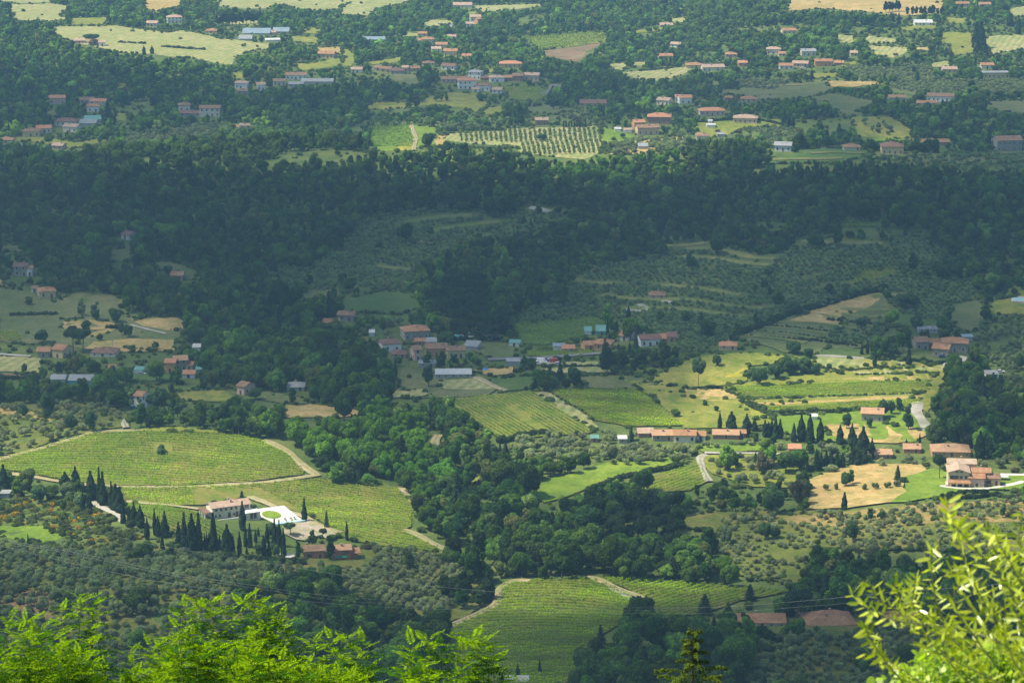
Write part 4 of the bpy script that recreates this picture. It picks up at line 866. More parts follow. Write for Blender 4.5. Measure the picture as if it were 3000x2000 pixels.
H_ = [
# far left
('A',1205,160,100,42,10,12,'white','pale','hip','large white villa standing above the wide hay field'),
('A',1045,182,75,24,9,-8,'cream','pale','gable','low cream house left of the white villa on the hay field ridge'),
('A',545,300,80,20,9,5,'pink','pale','gable','long pinkish roofed house at the left edge of the wide hay field'),
('A',640,306,62,20,8,0,'pink','terra','gable','pink house behind a flat topped pine on the hay field'),
('A',705,320,45,28,7,10,'white','pale','gable','small white house beside the flat topped pine'),
('A',1455,230,85,20,9,-6,'peach','terra','hip','terracotta roofed bungalow right of the hay field ridge'),
('A',1865,240,75,16,9,0,'pink','pale','gable','low pink shed between the greenhouses'),
('A',395,718,108,44,9,6,'pink','bright','gable','lone pink two storey house with bright red roof in dark woods'),
('A',600,718,95,30,9,8,'grey','old','gable','grey house with a dull roof, uppermost of the woodland hamlet on the left'),
('A',672,722,110,24,9,-5,'cream','bright','gable','long cream house with orange roof in the left woodland hamlet'),
('A',640,772,78,40,8,0,'white','terra','gable','white house lowest in the left woodland hamlet'),
('A',455,868,150,34,10,-6,'cream','brown','hip','broad cream house with a brown hipped roof above the garden suburb'),
('A',305,918,100,36,9,12,'cream','bright','gable','cream house with orange roof left of the garden suburb'),
('A',215,942,118,38,10,0,'yellow','old','hip','yellow house with dark windows and weathered hipped roof'),
('A',482,912,122,40,9,-20,'cream','pale','gable','cream house with a pink roof seen end on at the garden suburb'),
('A',40,985,95,22,9,0,'pink','terra','hip','terracotta roofed house cut off by the left picture edge'),
('A',395,1030,75,28,8,-15,'pink','pale','gable','small pink house half hidden below the garden suburb'),
('A',1270,768,80,45,9,5,'cream','old','hip','cream block at the left end of the walled villa'),
('A',1310,806,140,26,9,-4,'grey','brown','gable','low brown roofed wing in front of the walled villa'),
('A',1445,806,140,62,9,0,'cream','old','gable','long cream villa wing with a row of windows'),
('A',1660,612,85,42,8,-6,'white','pale','hip','white house left of the dark holm oaks'),
('A',1800,625,55,42,8,8,'white','pale','gable','narrow white house right of the dark holm oaks'),
('A',1672,660,78,34,8,0,'grey','old','hip','grey house below the white house by the holm oaks'),
('A',2040,550,140,34,9,0,'white','old','gable','long white house on the village lane'),
('A',1925,592,85,34,8,5,'cream','old','gable','cream cottage below the long white village house'),
('A',2040,604,100,24,8,0,'grey','grey','gable','grey roofed workshop below the long white village house'),
('A',2245,402,112,34,9,-10,'peach','terra','gable','peach terrace house at the bend of the far village'),
('A',1690,884,80,12,7,0,'pink','pale','gable','low pale hut in the clearing above the bright woods'),
# far middle
('B',835,52,130,16,12,0,'cream','pale','gable','long pale roof near the top of the far road'),
('B',925,152,72,36,9,6,'cream','pale','gable','cream house beside the far road among poplars'),
('B',888,188,56,24,8,0,'white','pale','gable','white cottage in front of the cream roadside house'),
('B',952,172,45,40,7,25,'orange','terra','gable','narrow orange house right of the white roadside cottage'),
('B',558,248,62,14,8,0,'pink','terra','gable','small low roof furthest left in the far village'),
('B',600,302,88,32,9,8,'cream','terra','hip','cream house with terracotta roof at the top of the far village'),
('B',548,302,42,24,8,0,'white','terra','gable','little white annex touching the cream far village house'),
('B',690,335,78,28,9,-4,'peach','terra','gable','peach house in the middle of the far village'),
('B',655,362,62,26,8,5,'white','pale','gable','white house in the middle of the far village'),
('B',750,392,92,40,9,-8,'yellow','terra','gable','yellow house lowest in the far village'),
('B',760,268,60,16,8,0,'cream','pale','gable','pale roofed cottage nearest the far road'),
('B',865,402,70,14,8,0,'pink','terra','gable','low roof half hidden right of the far village'),
('B',110,502,82,24,8,0,'white','pale','gable','long white cottage at the left of the valley hamlet'),
('B',250,488,48,22,8,0,'cream','old','gable','small dull cottage second in the valley hamlet'),
('B',305,502,72,28,8,-12,'yellow','old','gable','pale yellow house with gable towards the lane in the valley hamlet'),
('B',385,512,92,26,9,0,'grey','brown','hip','grey hipped house in the valley hamlet'),
('B',440,495,40,30,7,0,'yellow','pale','gable','narrow yellow house in the valley hamlet'),
('B',500,492,80,22,8,8,'peach','old','gable','peach cottage at the right of the valley hamlet'),
('B',600,452,85,12,8,0,'pink','brown','hip','low brown roof behind the valley hamlet'),
('B',735,482,92,28,9,-15,'white','brown','gable','white end gabled house left of the big white villa'),
('B',1165,468,150,30,10,0,'yellow','bright','hip','long villa with a glowing orange hipped roof'),
('B',918,548,88,52,9,-12,'white','grey','hip','tall white house behind the big white villa'),
('B',870,616,125,62,10,6,'white','bright','hip','biggest white villa with three rows of dark windows'),
('B',975,628,95,40,9,-8,'white','old','hip','white wing right of the biggest white villa'),
('B',925,634,50,18,6,0,'white','pale','gable','low white porch at the foot of the biggest white villa'),
('B',1072,644,62,26,8,-10,'white','pale','gable','small white house right of the white wing'),
('B',780,572,175,26,10,4,'pink','old','gable','long low roof behind the biggest white villa'),
('B',1075,568,98,34,9,8,'white','pale','hip','pale house left in the terrace row behind the villa'),
('B',1150,560,60,26,8,0,'brick','terra','gable','red roofed house second in the terrace row'),
('B',1215,562,70,40,9,-5,'brick','old','gable','dark brick house in the middle of the terrace row'),
('B',1310,556,100,38,9,-8,'pink','pale','gable','pale pink house at the right of the terrace row'),
('B',990,556,62,20,8,0,'brick','brown','gable','low brown house between the white villas'),
('B',1380,862,86,36,8,0,'brick','pale','gable','small brick barn above the olive orchard'),
('B',1735,732,178,26,12,0,'yellow','brown','gable','long low farm building with a dark roof on the meadow'),
('B',2190,852,158,48,12,-4,'brick','bright','hip','brick villa with a wide pyramid roof'),
('B',2055,892,76,50,8,12,'orange','bright','gable','tall orange house left of the peach farmhouse'),
('B',2115,930,150,52,9,10,'peach','old','gable','peach farmhouse with a porch above the olive orchard'),
('B',2240,188,88,12,9,0,'pink','pale','gable','lonely low roof on the far wooded ridge'),
('B',2235,402,100,16,9,4,'pink','terra','gable','low terracotta house right of the ploughed field'),
('B',2300,328,80,24,8,-20,'white','pale','gable','small pale house in woods right of the ploughed field'),
('B',2215,722,110,36,9,-25,'cream','pale','gable','pale roofed house with a tall wall above the brick villa'),
('B',2330,704,56,36,8,0,'cream','bright','gable','cream house with an orange roof above the pyramid roof'),
# far right
('C',735,238,95,28,9,6,'cream','terra','gable','cream house deep in the far right woods'),
('C',335,396,76,22,9,0,'pink','terra','hip','pink bungalow alone in a garden on the far right'),
('C',625,376,95,38,9,-6,'cream','pale','hip','tall cream house above the right village'),
('C',685,388,50,18,8,0,'cream','terra','gable','small annex beside the tall cream house'),
('C',415,458,60,26,8,5,'orange','bright','gable','little orange house left of the right village'),
('C',80,470,115,22,9,0,'yellow','terra','hip','long yellow bungalow at the left of the right village'),
('C',212,494,152,32,10,6,'cream','pale','gable','long cream row house behind a hedge'),
('C',868,386,98,34,9,4,'cream','grey','gable','cream house with a grey roof in the right village'),
('C',715,478,95,26,9,0,'white','terra','gable','white house fronting the right village'),
('C',808,464,105,28,9,-14,'peach','pale','gable','peach house behind the white village front'),
('C',970,458,116,36,9,0,'orange','terra','gable','orange house right of the village car park'),
('C',1078,450,64,12,8,0,'red','bright','gable','low red roof at the end of the right village'),
('C',1180,388,50,24,8,0,'cream','pale','gable','pale house hidden in trees right of the village'),
('C',20,714,85,44,9,8,'white','bright','gable','white house with orange roof above the pyramid villa'),
('C',320,692,55,18,8,0,'brick','terra','hip','small brick bungalow below the sloping field'),
('C',455,704,108,26,9,-6,'peach','terra','hip','peach bungalow with two hipped roofs below the sloping field'),
('C',205,798,174,36,10,4,'pink','bright','hip','long pink villa with orange hipped roof above the garden'),
('C',430,850,162,38,10,-8,'peach','pale','hip','peach villa with arched door behind a long hedge'),
('C',138,972,88,38,9,0,'cream','old','hip','cream cube shaped house below the garden lawn'),
('C',690,1044,112,44,9,-10,'paleblue','grey','gable','pale blue house with dark loggia openings'),
('C',1168,1038,112,32,9,0,'cream','old','hip','low cream cottage left of the tall dark firs'),
('C',1445,1062,150,58,12,-3,'yellow','brown','hip','square yellow villa with a dark hipped roof'),
('C',1745,1000,190,22,9,0,'brick','terra','gable','long low barn with a red edged roof'),
('C',2250,1042,180,76,13,10,'stone','old','gable','large stone manor at the right picture edge'),
('C',1480,694,120,22,9,0,'grey','old','gable','grey roofed barn on the sloping meadow'),
('C',1775,702,180,40,10,-12,'white','old','gable','long white farmhouse under the cypresses on the far right'),
('C',1680,728,140,12,8,0,'pink','terra','gable','low terracotta outhouse before the long white farmhouse'),
('C',1660,178,122,22,12,0,'white','white','gable','white roofed factory shed on the far plain'),
('C',1930,48,88,22,9,0,'pink','terra','gable','pink house near the top right of the plain'),
('C',2085,48,80,18,9,0,'cream','terra','gable','low house right of the pink one on the top right'),
('C',2100,474,85,26,9,0,'cream','terra','gable','cream house behind the yellow barn'),
('C',2160,540,182,40,10,4,'yellow','grey','flat','long yellow flat roofed barn'),
('C',1840,502,100,26,9,0,'peach','pale','gable','peach house in the pale olive trees on the far right'),
# left hillside
('D',865,82,110,36,9,-35,'white','brown','gable','dark roofed house with a white gable at the wood edge'),
('D',142,334,90,70,8,4,'stone','brown','gable','tall grey stone house on the left hillside'),
('D',205,334,36,58,6,0,'white','terra','gable','narrow white block joined to the grey stone house'),
('D',328,484,112,50,9,16,'yellow','terra','hip','yellow farmhouse with a double roof on the left hillside'),
('D',240,444,46,26,6,0,'white','old','gable','small white outhouse behind the yellow farmhouse'),
('D',1218,360,80,34,8,-4,'grey','terra','gable','grey house with a flat pink roof at the dark wood edge'),
('D',300,894,84,46,8,0,'stone','terra','gable','dark stone house left of the yellow gabled farmhouse'),
('D',400,896,120,62,9,-24,'yellow','terra','gable','yellow gabled farmhouse behind dark oaks'),
('D',710,888,172,28,11,-6,'cream','brown','hip','long low cream house with a brown hipped roof'),
('D',1172,998,70,74,7,-8,'orange','bright','gable','bright orange tower like house'),
('D',1248,986,88,80,8,10,'stone','tan','gable','tall grey house right of the orange one'),
('D',1306,986,42,46,6,-10,'yellow','terra','gable','yellow lean-to house at the end of the orange cluster'),
('D',1302,1036,82,32,7,0,'white','bright','gable','white garage with red roof below the orange cluster'),
('D',772,992,50,28,6,0,'white','terra','gable','little white tool house beside the garden lawn'),
('D',955,1242,92,96,8,-22,'white','terra','gable','tall plain white farmhouse with two dark windows'),
('D',1662,1148,112,62,8,-35,'pink','old','gable','pink brick barn with a hayloft opening'),
('D',2038,1124,118,16,9,0,'grey','grey','hip','grey hipped roof hidden at the wood edge'),
# middle hamlet
('E',522,772,176,66,11,14,'stone','terra','hip','big grey stone farmhouse of the middle hamlet'),
('E',350,852,130,58,9,16,'white','brown','hip','white house with a dark red roof left of the hamlet'),
('E',398,898,92,14,9,0,'pink','brown','hip','low brown roof below the white hamlet house'),
('E',526,914,74,78,8,18,'pink','old','gable','pink end house of the hamlet row'),
('E',655,884,145,58,9,4,'orange','old','gable','orange terrace in the middle of the hamlet row'),
('E',792,898,125,58,8,8,'yellow','old','gable','yellow house at the right end of the hamlet row'),
('E',620,812,70,16,8,0,'grey','grey','gable','grey shed roof behind the hamlet row'),
('E',540,808,70,10,6,0,'brick','terra','gable','low red tiled shed behind the pink end house'),
('E',30,644,110,46,8,-10,'stone','old','gable','grey farmhouse at the end of the green field'),
('E',-70,680,110,28,8,0,'brick','terra','gable','low brick barn below the grey farmhouse'),
('E',590,962,112,26,7,0,'grey','grey','flat','grey flat roofed garage under the poplars'),
('E',1192,818,72,26,6,-12,'white','green','gable','tiny white hut with a green roof'),
('E',1565,858,86,28,7,0,'orange','bright','gable','small orange cottage beside the pale cold frames'),
('E',1718,840,84,34,8,14,'orange','terra','gable','orange house left of the tall dark cedar'),
('E',1800,842,110,48,9,-14,'orange','terra','hip','orange house behind the tall dark cedar'),
('E',1950,778,110,40,9,-26,'cream','terra','gable','cream house with a terracotta gable behind round trees'),
('E',2130,812,138,54,9,8,'white','brown','gable','bright white farmhouse of the right hamlet'),
('E',2222,786,76,30,9,0,'brick','bright','gable','brick house with orange roof joined to the white farmhouse'),
('E',2276,786,58,42,9,-8,'orange','brown','gable','orange end house right of the white farmhouse'),
('E',1795,738,76,18,7,0,'teal','green','shed','open shed with a green roof above the cedar'),
('E',2180,490,110,16,8,0,'pink','old','hip','dull roofed villa among olives at the winding drive'),
('E',1745,1478,52,20,5,0,'brick','green','gable','little green roofed hut among the olives'),
# terraced row (positions in thirds of a picture unit)
('P',4452,3012,108,26,8,4,'brick','pale','gable','pale roofed house at the left end of the terraced farm row'),
('P',4571,3036,146,44,8,2,'stone','tan','gable','long stone barn in the terraced farm row'),
('P',4717,3048,148,56,8,-3,'cream','terra','gable','cream two family house in the terraced farm row'),
('P',4829,3030,62,28,7,-6,'white','terra','gable','low white house at the right end of the terraced farm row'),
('P',5001,3024,180,34,8,-3,'brick','tan','gable','long brick farmhouse behind the cypress lane'),
('P',5112,3014,56,18,6,0,'brick','terra','gable','low lean-to right of the long brick farmhouse'),
# right side
('F',312,840,122,20,8,-6,'peach','bright','hip','small cottage with orange roof below the olive terraces'),
('F',1650,840,88,60,9,8,'stone','old','gable','stone house left in the walled farm'),
('F',1740,826,90,36,8,0,'red','terra','gable','dark red barn between the stone houses'),
('F',1872,858,176,70,10,-10,'stone','terra','hip','biggest stone house of the walled farm'),
('F',1775,890,140,62,9,-20,'stone','terra','gable','stone house nearest the white road in the walled farm'),
('F',1690,724,132,16,7,0,'grey','grey','flat','grey flat shed above the walled farm'),
('F',1305,1340,145,66,9,-10,'stone','tan','gable','stone farmhouse with a red wall panel on the lawn'),
('F',772,1550,86,14,7,-4,'orange','bright','gable','low orange roofed hut among yellow bushes'),
('F',1382,1590,122,26,8,0,'brick','tan','gable','brown barn right of the cypress clump'),
('F',1580,1552,116,28,8,-4,'red','tan','gable','red farm building before the wood'),
('F',1850,1578,262,40,12,-3,'orange','tan','hip','long tan roofed farmhouse behind the olive trees'),
('F',2135,1036,84,20,8,0,'white','grey','flat','white flat roofed building in the right hand wood'),
# near the bottom edge
('I',545,1172,330,46,10,0,'peach','terra','gable','long pink farmhouse with rust roof under the cedar'),
]
for t in H_:
    house(*t)
house('I',1030,1180,340,44,14,6,'cream','terra','hip','great rust coloured hipped roof behind the olive branch', sh='brown', chim=2, pitch=.48)
house('I',1500,1150,260,30,9,0,'brick','terra','gable','low rust roofed barn half hidden by the olive branch')
# plain sheds, greenhouses and shelters
for (k, x, y, wd, h, d, rot, wl, rf, ty, lb) in [
    ('A',1765,238,190,12,22,0,'grey','glass','gable','long glass greenhouse on the far plain'), ('A',1935,232,110,12,18,0,'grey','glass','gable','shorter glass greenhouse right of the long one'),
    ('A',1880,290,100,8,8,10,'white','white','gable','white polytunnel before the greenhouses'), ('A',1690,280,90,8,16,0,'grey','grey','gable','grey nursery shed before the greenhouses'),
    ('A',635,842,120,12,9,0,'grey','green','shed','green roofed open shed below the woodland hamlet'), ('A',600,868,120,12,9,0,'grey','grey','shed','grey roofed open shed below the green one'),
    ('A',2185,580,220,14,12,0,'grey','grey','gable','long grey warehouse in the valley hamlet'), ('B',225,288,150,10,12,0,'grey','glass','gable','long dark shed at the edge of the far wood'),
    ('B',1905,908,42,16,6,0,'white','white','gable','white pointed tent beside the orange house'), ('B',1975,914,56,12,6,0,'white','pale','gable','low white shelter on the orange house lawn'),
    ('B',2080,1030,66,12,6,0,'grey','grey','shed','grey field shelter in the dry orchard'), ('D',955,1006,60,14,7,0,'white','green','flat','white garden pavilion on the dark lawn'),
    ('D',555,1080,165,32,11,-3,'teal','grey','gable','teal walled farm shed with grey roof'), ('D',400,1070,100,14,9,0,'grey','grey','gable','low grey shed left of the teal one'),
    ('D',1355,848,52,16,7,0,'white','white','gable','little white polytunnel in the oaks'), ('D',1378,1002,56,10,6,0,'grey','green','shed','green roofed carport beside the orange cluster'),
    ('E',772,1038,246,34,10,2,'grey','white','gable','long low chicken shed with patched white roof'), ('E',1185,948,92,10,7,0,'grey','grey','flat','flat grey lean-to beside the vehicle yard'),
    ('E',1498,842,76,6,6,0,'white','glass','gable','pale cold frames beside the small orange cottage'), ('E',1700,738,46,14,6,0,'white','green','shed','small open shed left of the green roofed one'),
    ('E',890,842,96,8,7,-15,'grey','grey','shed','grey lean-to behind the yellow row house'), ('E',210,748,34,14,4,0,'paleblue','white','shed','pale box hut in the vegetable plot'),
    ('E',1938,1485,58,34,6,0,'grey','white','flat','white roofed shelter beside the dark fir'), ('F',905,1328,46,16,5,0,'white','white','gable','white garden tent on the farmhouse lawn'),
    ('F',1965,778,70,8,6,0,'grey','glass','flat','pale sheet roofed shelter behind the biggest stone house'), ('C',265,944,52,14,6,0,'grey','grey','gable','grey garden shed right of the cream cube house'),
    ('C',190,852,28,8,4,0,'white','white','gable','small white garden tent on the upper lawn'), ('C',195,880,60,8,5,0,'white','white','gable','larger white garden tent on the lower lawn'),
    ('G',35,295,60,14,5,0,'grey','grey','flat','dark flat roofed hut at the left picture edge')]:
    house(k, x, y, wd, h, d, rot, wl, rf, ty, lb, name='greenhouse' if 'greenhouse' in lb else 'shed', cat='greenhouse' if 'greenhouse' in lb else 'shed', chim=0, pitch=0.3, ends=False, win=(h > 24), wk='small', door=False)

# ---- cream villa with terrace and pool (lower left)
def villa_left():
    p = at('G', 1596, 430); rz = R(25)
    root = empty('villa', (p[0], p[1], p[2]+0.2), rz, 'long cream villa with pink tiled roof beside a white pool terrace', 'villa')
    L, D, h = 15.8, 7.6, 4.8
    block(root, 0, D/2, L, D, h, 'cream', 'pale', 'gable', 0.34, win=False, chim=2, seed=5)
    for i, x in enumerate([-6.3, -4.3, -2.2, 0.0, 2.0, 4.2]):
        o = mobj('window', window_mesh('small', None)); place(o, root, x, -0.004, 3.2, 0)
    for x in (-6.6, -4.9, 1.1, 3.6):
        o = mobj('window', window_mesh('small', None)); place(o, root, x, -0.004, 0.8, 0)
    o = mobj('door', window_mesh('door', None)); place(o, root, -0.9, -0.004, 0.02, 0)
    o = mobj('door', window_mesh('door', None)); place(o, root, 2.3, -0.004, 0.02, 0)
    o = mobj('window', window_mesh('wide', None)); place(o, root, 6.4, -0.004, 2.9, 0)
    # open loggia at the left end
    g = [box(-L/2-3.2, -L/2-2.8, y, y+.4, -2, 2.9) for y in (.3, 3.4, 6.6)]
    mobj('loggia_post', nmesh('loggia_post', [(v, f, 0) for v, f in g]), WM['white'], root)
    V, F = box(-L/2-3.5, -L/2-.6, -.4, D+.4, 2.9, 3.12); mobj('loggia_roof', nmesh('loggia_roof', [(V, F, 0)]), RM['brown'], root)
    # terrace block on the right
    V, F = box(3.9, 10.4, -4.6, -0.3, -3, 2.2); mobj('terrace_block', nmesh('terrace_block', [(V, F, 0)]), WM['cream'], root)
    V, F = box(3.75, 10.55, -4.75, -0.12, 2.2, 2.4); mobj('parapet_top', nmesh('parapet_top', [(V, F, 0)]), WM['white'], root)
    for x in (6.8, 8.3):
        o = mobj('door', window_mesh('door', None)); place(o, root, x, -4.604, -0.2, 0)
    V, F = box(-9.0, 3.8, -2.6, -2.3, -2, 0.4); mobj('garden_wall', nmesh('garden_wall', [(V, F, 0)]), WM['white'], root)
    HBOX.append((460, 640, 1135, 1198, p[1], p[0], 14))
    # pool terrace
    t = at('G', 1880, 425); tr = empty('pool_terrace', (t[0], t[1], t[2]), R(24), 'white stone pool terrace with a round patch of lawn', 'terrace')
    def slab(nm, x0, x1, y0, y1, z0, z1, m):
        V, F = box(x0, x1, y0, y1, z0, z1); return mobj(nm, nmesh(nm, [(V, F, 0)]), m, tr)
    slab('paving_slab', -8.6, 8.8, -9.5, 11.5, -3.5, 0.55, GM['paving'])
    n = 40; V = [(3.6*math.cos(a), 1.5+5.6*math.sin(a), z) for z in (0.4, .60) for a in np.linspace(0, 2*math.pi, n, endpoint=False)]
    F = [(i, (i+1) % n, n+(i+1) % n, n+i) for i in range(n)]
    me = bpy.data.meshes.new('round_lawn'); me.from_pydata(V, [], F+[tuple(range(n, 2*n))]); mobj('round_lawn', me, GM['grass'], tr)
    slab('pool_edge', -4.0, 10.2, -11.6, -9.4, -3.5, 0.40, M_DARKRIM)
    slab('pool_water', -3.6, 9.8, -11.1, -9.5, 0.3, 0.50, M_POOL)
    for i, (x, y) in enumerate([(6.5, -8.0), (5.0, -8.0), (2.5, -8.0), (-7.2, 9.5)]):
        lr = empty('sun_lounger', (0, 0, 0), 0); a_ = R(24); lr.location = (t[0]+x*math.cos(a_)-y*math.sin(a_), t[1]+x*math.sin(a_)+y*math.cos(a_), t[2]+.55); lr.rotation_euler.z = a_
        tag(lr, ['grey sun lounger nearest the far corner of the pool', 'grey sun lounger second along the pool', 'grey sun lounger third along the pool', 'grey sun lounger alone beside the villa'][i], 'sun lounger')
        for nm, b in (('seat', (-.35, .35, -1, .35, .28, .36)), ('backrest', (-.35, .35, .36, 1.0, .36, .8)), ('leg', (-.3, -.24, -.9, -.8, 0, .28)), ('leg', (.24, .3, -.9, -.8, 0, .28)), ('leg', (-.3, -.24, .2, .3, 0, .28)), ('leg', (.24, .3, .2, .3, 0, .28))):
            V, F = box(*b); mobj(nm, nmesh(nm, [(V, F, 0)]), M_SHUT['grey'], lr)
    HBOX.append((590, 690, 1155, 1205, t[1]-8, t[0], 14))
M_POOL = plain('pool_water', (0.42, 0.68, 0.74), 0.08, 0.06, 0.5, 0.6); M_TURQ = plain('turquoise_pool', (0.05, 0.50, 0.48), 0.08, 0.05, 0.5, 0.6); M_DARKRIM = plain('dark_stone_rim', (0.10, 0.14, 0.14), 0.5, 0.2, 1)
villa_left()
# ---- red farmhouse under it
def red_farm():
    p = at('G', 2170, 722); root = empty('farmhouse', (p[0], p[1], p[2]), R(10), 'brick red farmhouse of two wings behind a dark broad tree', 'farmhouse')
    block(root, 0, 4, 7.8, 7, 3.7, 'red', 'old', 'gable', 0.36, sh='green', seed=2)
    block(root, 10.2, 2.2, 7.2, 6.6, 4.0, 'red', 'tan', 'gable', 0.36, win=False, seed=3)
    for x, z, k in ((8.0, 1.0, 'small'), (9.3, 1.0, 'small'), (10.5, 1.0, 'small')):
        o = mobj('window', window_mesh(k, None)); place(o, root, x-.6, 2.2-3.3-.004, z-.3, 0)
    V, F = box(10.6, 13.4, -1.17, -1.10, 2.0, 3.6); mobj('brick_screen', nmesh('brick_screen', [(V, F, 0)]), WM['brick'], root)
    for i in range(4):
        V, F = box(10.5, 13.5, -1.23, -1.17, 2.2+i*.36, 2.27+i*.36); mobj('screen_slat', nmesh('screen_slat', [(V, F, 0)]), M_DOOR, root)
    V, F, _ = roof_geo(4, 4, 2.3, 'shed', .3); o = mobj('side_roof', nmesh('side_roof', [(V, F, 0)]), RM['terra'], root, (15.2, 1.5, 0))
    V, F = box(13.85, 16.4, 0.2, 3.2, -1, 2.2); mobj('side_wall', nmesh('side_wall', [(V, F, 0)]), WM['red'], root)
    HBOX.append((694, 822, 1245, 1290, p[1]-1, p[0]+8, 18))
    q = at('G', 2350, 728); r2 = empty('garden_shelter', q, R(10), 'dark green awning tent in front of the red farmhouse', 'awning')
    V, F, _ = roof_geo(4, 2.4, 1.9, 'gable', .5, .1, .05); mobj('awning', nmesh('awning', [(V, F, 0)]), plain('green_canvas', (0.03, .22, .10), .7), r2)
    for x in (-1.9, 1.9): V, F = box(x-.05, x+.05, -1.1, -1.0, 0, 1.85); mobj('post', nmesh('post', [(V, F, 0)]), M_SHUT['grey'], r2)
red_farm()
# ---- big villa on the right with arcade
def villa_right():
    p = at('I', 1905, 225); s = ppm(p)*3; root = empty('villa', (p[0], p[1], p[2]+0.1), R(-5), 'large cream villa with gabled front, arcade and pink tiled wings', 'villa')
    block(root, -0.3, 6.0, 8.6, 11.5, 6.6, 'straw', 'oldpink', 'gabley', 0.34, win=False, chim=0, seed=9)
    block(root, 1.6, 14.5, 11.5, 6.5, 7.4, 'straw', 'oldpink', 'gable', 0.36, win=False, chim=1, seed=10)
    for x in (-3.0, -1.2, .8, 2.7):
        o = mobj('window', window_mesh('tall', 'brown' if x < 0 else 'grey')); place(o, root, x, 0.25-.004, 3.6, 0)
    for x in (-1.2, .8):
        o = mobj('window', window_mesh('slit', None)); place(o, root, x, .25-.004, 6.4, 0)
    # arcade porch with a tiled lean-to roof
    g = [box(-3.9, 4.3, -2.1, -1.7, 2.2, 2.75)]
    for x in (-3.9, -1.35, 1.25, 3.9): g.append(box(x, x+.42, -2.1, -1.7, -1, 2.2))
    mobj('arcade', nmesh('arcade', [(v, f, 0) for v, f in g]), WM['peach'], root)
    for x0 in (-3.48, -.93, 1.67):
        n = 10; V = []; wd = 2.15 if x0 > -1.2 else 2.12
        for y in (-2.06, -1.74):
            for i in range(n+1):
                a = math.pi*i/n; V.append((x0+wd/2-math.cos(a)*wd/2, y, 1.5+math.sin(a)*.68))
            V += [(x0, y, 2.2), (x0+wd, y, 2.2)]
        V = [tuple(v) for v in V]; m_ = n+3; F = []
        me = bpy.data.meshes.new('arch'); me.from_pydata(V, [], [tuple(list(range(n+1))[::-1]+[n+1, n+2])[::1], tuple([m_+i for i in range(n+1)]+[m_+n+2, m_+n+1])]+[(i, i+1, m_+i+1, m_+i) for i in range(n)])
        mobj('arch', me, WM['peach'], root)
    V, F = box(-3.8, 4.2, .15, .24, 0, 2.2); mobj('arcade_shadow_wall', nmesh('arcade_shade_sheet', [(V, F, 0)]), M_DOOR, root).name = 'arcade_shade_panel'  # dark sheet standing in for the shade inside the arcade
    V = [(-4.3, -2.5, 2.72), (4.7, -2.5, 2.72), (4.7, .24, 3.3), (-4.3, .24, 3.3)]; V += [(x, y, z-.15) for x, y, z in V]
    F = [(0, 1, 2, 3), (7, 6, 5, 4), (1, 0, 4, 5), (2, 1, 5, 6), (0, 3, 7, 4)]; mobj('porch_roof', nmesh('porch_roof', [(V, F, 0)]), RM['terra'], root)
    # stair and low arch on the left, wings on the right
    V, F = box(-5.6, -4.6, -1.5, 3.5, -1, 1.6); mobj('stair', nmesh('stair', [(V, F, 0)]), WM['pink'], root)
    block(root, 7.2, 2.8, 6.0, 6.5, 4.6, 'pink', 'terra', 'gable', 0.32, chim=0, seed=11, sh='grey')
    block(root, 9.4, 9.5, 7.5, 7.0, 5.2, 'pink', 'terra', 'gable', 0.32, chim=1, seed=12, win=False)
    block(root, 13.8, 7.5, 6.5, 7.5, 3.4, 'peach', 'old', 'hip', 0.32, chim=1, seed=13, sh='brown')
    HBOX.append((2170, 2300, 1045, 1122, p[1]-2, p[0]+4, 20))
    q = at('I', 2205, 178); r2 = empty('garden_parasol', q, R(-8), 'square white canvas awning beside the large cream villa', 'parasol')
    V, F, _ = roof_geo(4.5, 4, 2.3, 'hip', .25, .1, .05); mobj('canopy', nmesh('canopy', [(V, F, 0)]), RM['white'], r2)
    for x in (-2, 2): V, F = box(x-.06, x+.06, -1.8, -1.7, 0, 2.2); mobj('post', nmesh('post', [(V, F, 0)]), M_SHUT['grey'], r2)
villa_right()
# ------------------------------------------------------------------ named trees, one by one
CY = (0.04, 0.07, 0.032); CN = (0.05, 0.08, 0.045); PINE = (0.09, 0.14, 0.05)
def put(k, crop, x, yb, h, w, label, col=None, var=None, group=None, name=None, cat=None):
    p = at(crop, x, yb); s = ppm(p)*3; sz = h/s/0.965/KH[k]; sx = w/s/2/KR[k]
    if k == 'cypress':
        if w/h > 0.30: var = 4 if var is None else var; sx = w/s/2/1.95
        else: sx = w/s/2/0.95; var = random.randrange(4) if var is None else var
    else: var = random.randrange(len(KIND[k])) if var is None else var
    if k not in ('cypress', 'conifer') and col: col = tuple(1.9*q for q in col)
    j = random.uniform(.85, 1.2); col = col or {'cypress': CY, 'conifer': CN, 'umbrella': PINE, 'olive': (0.15, 0.19, 0.10)}.get(k, (0.15, 0.225, 0.05))
    FIX.append((p[0], p[1], max(1.5, w/s/2*0.8)))
    return tree(k, var, p, sx, sz, [c_*j for c_ in col], random.uniform(0, 6.28), label, group, cat, name=name)
FIX = []
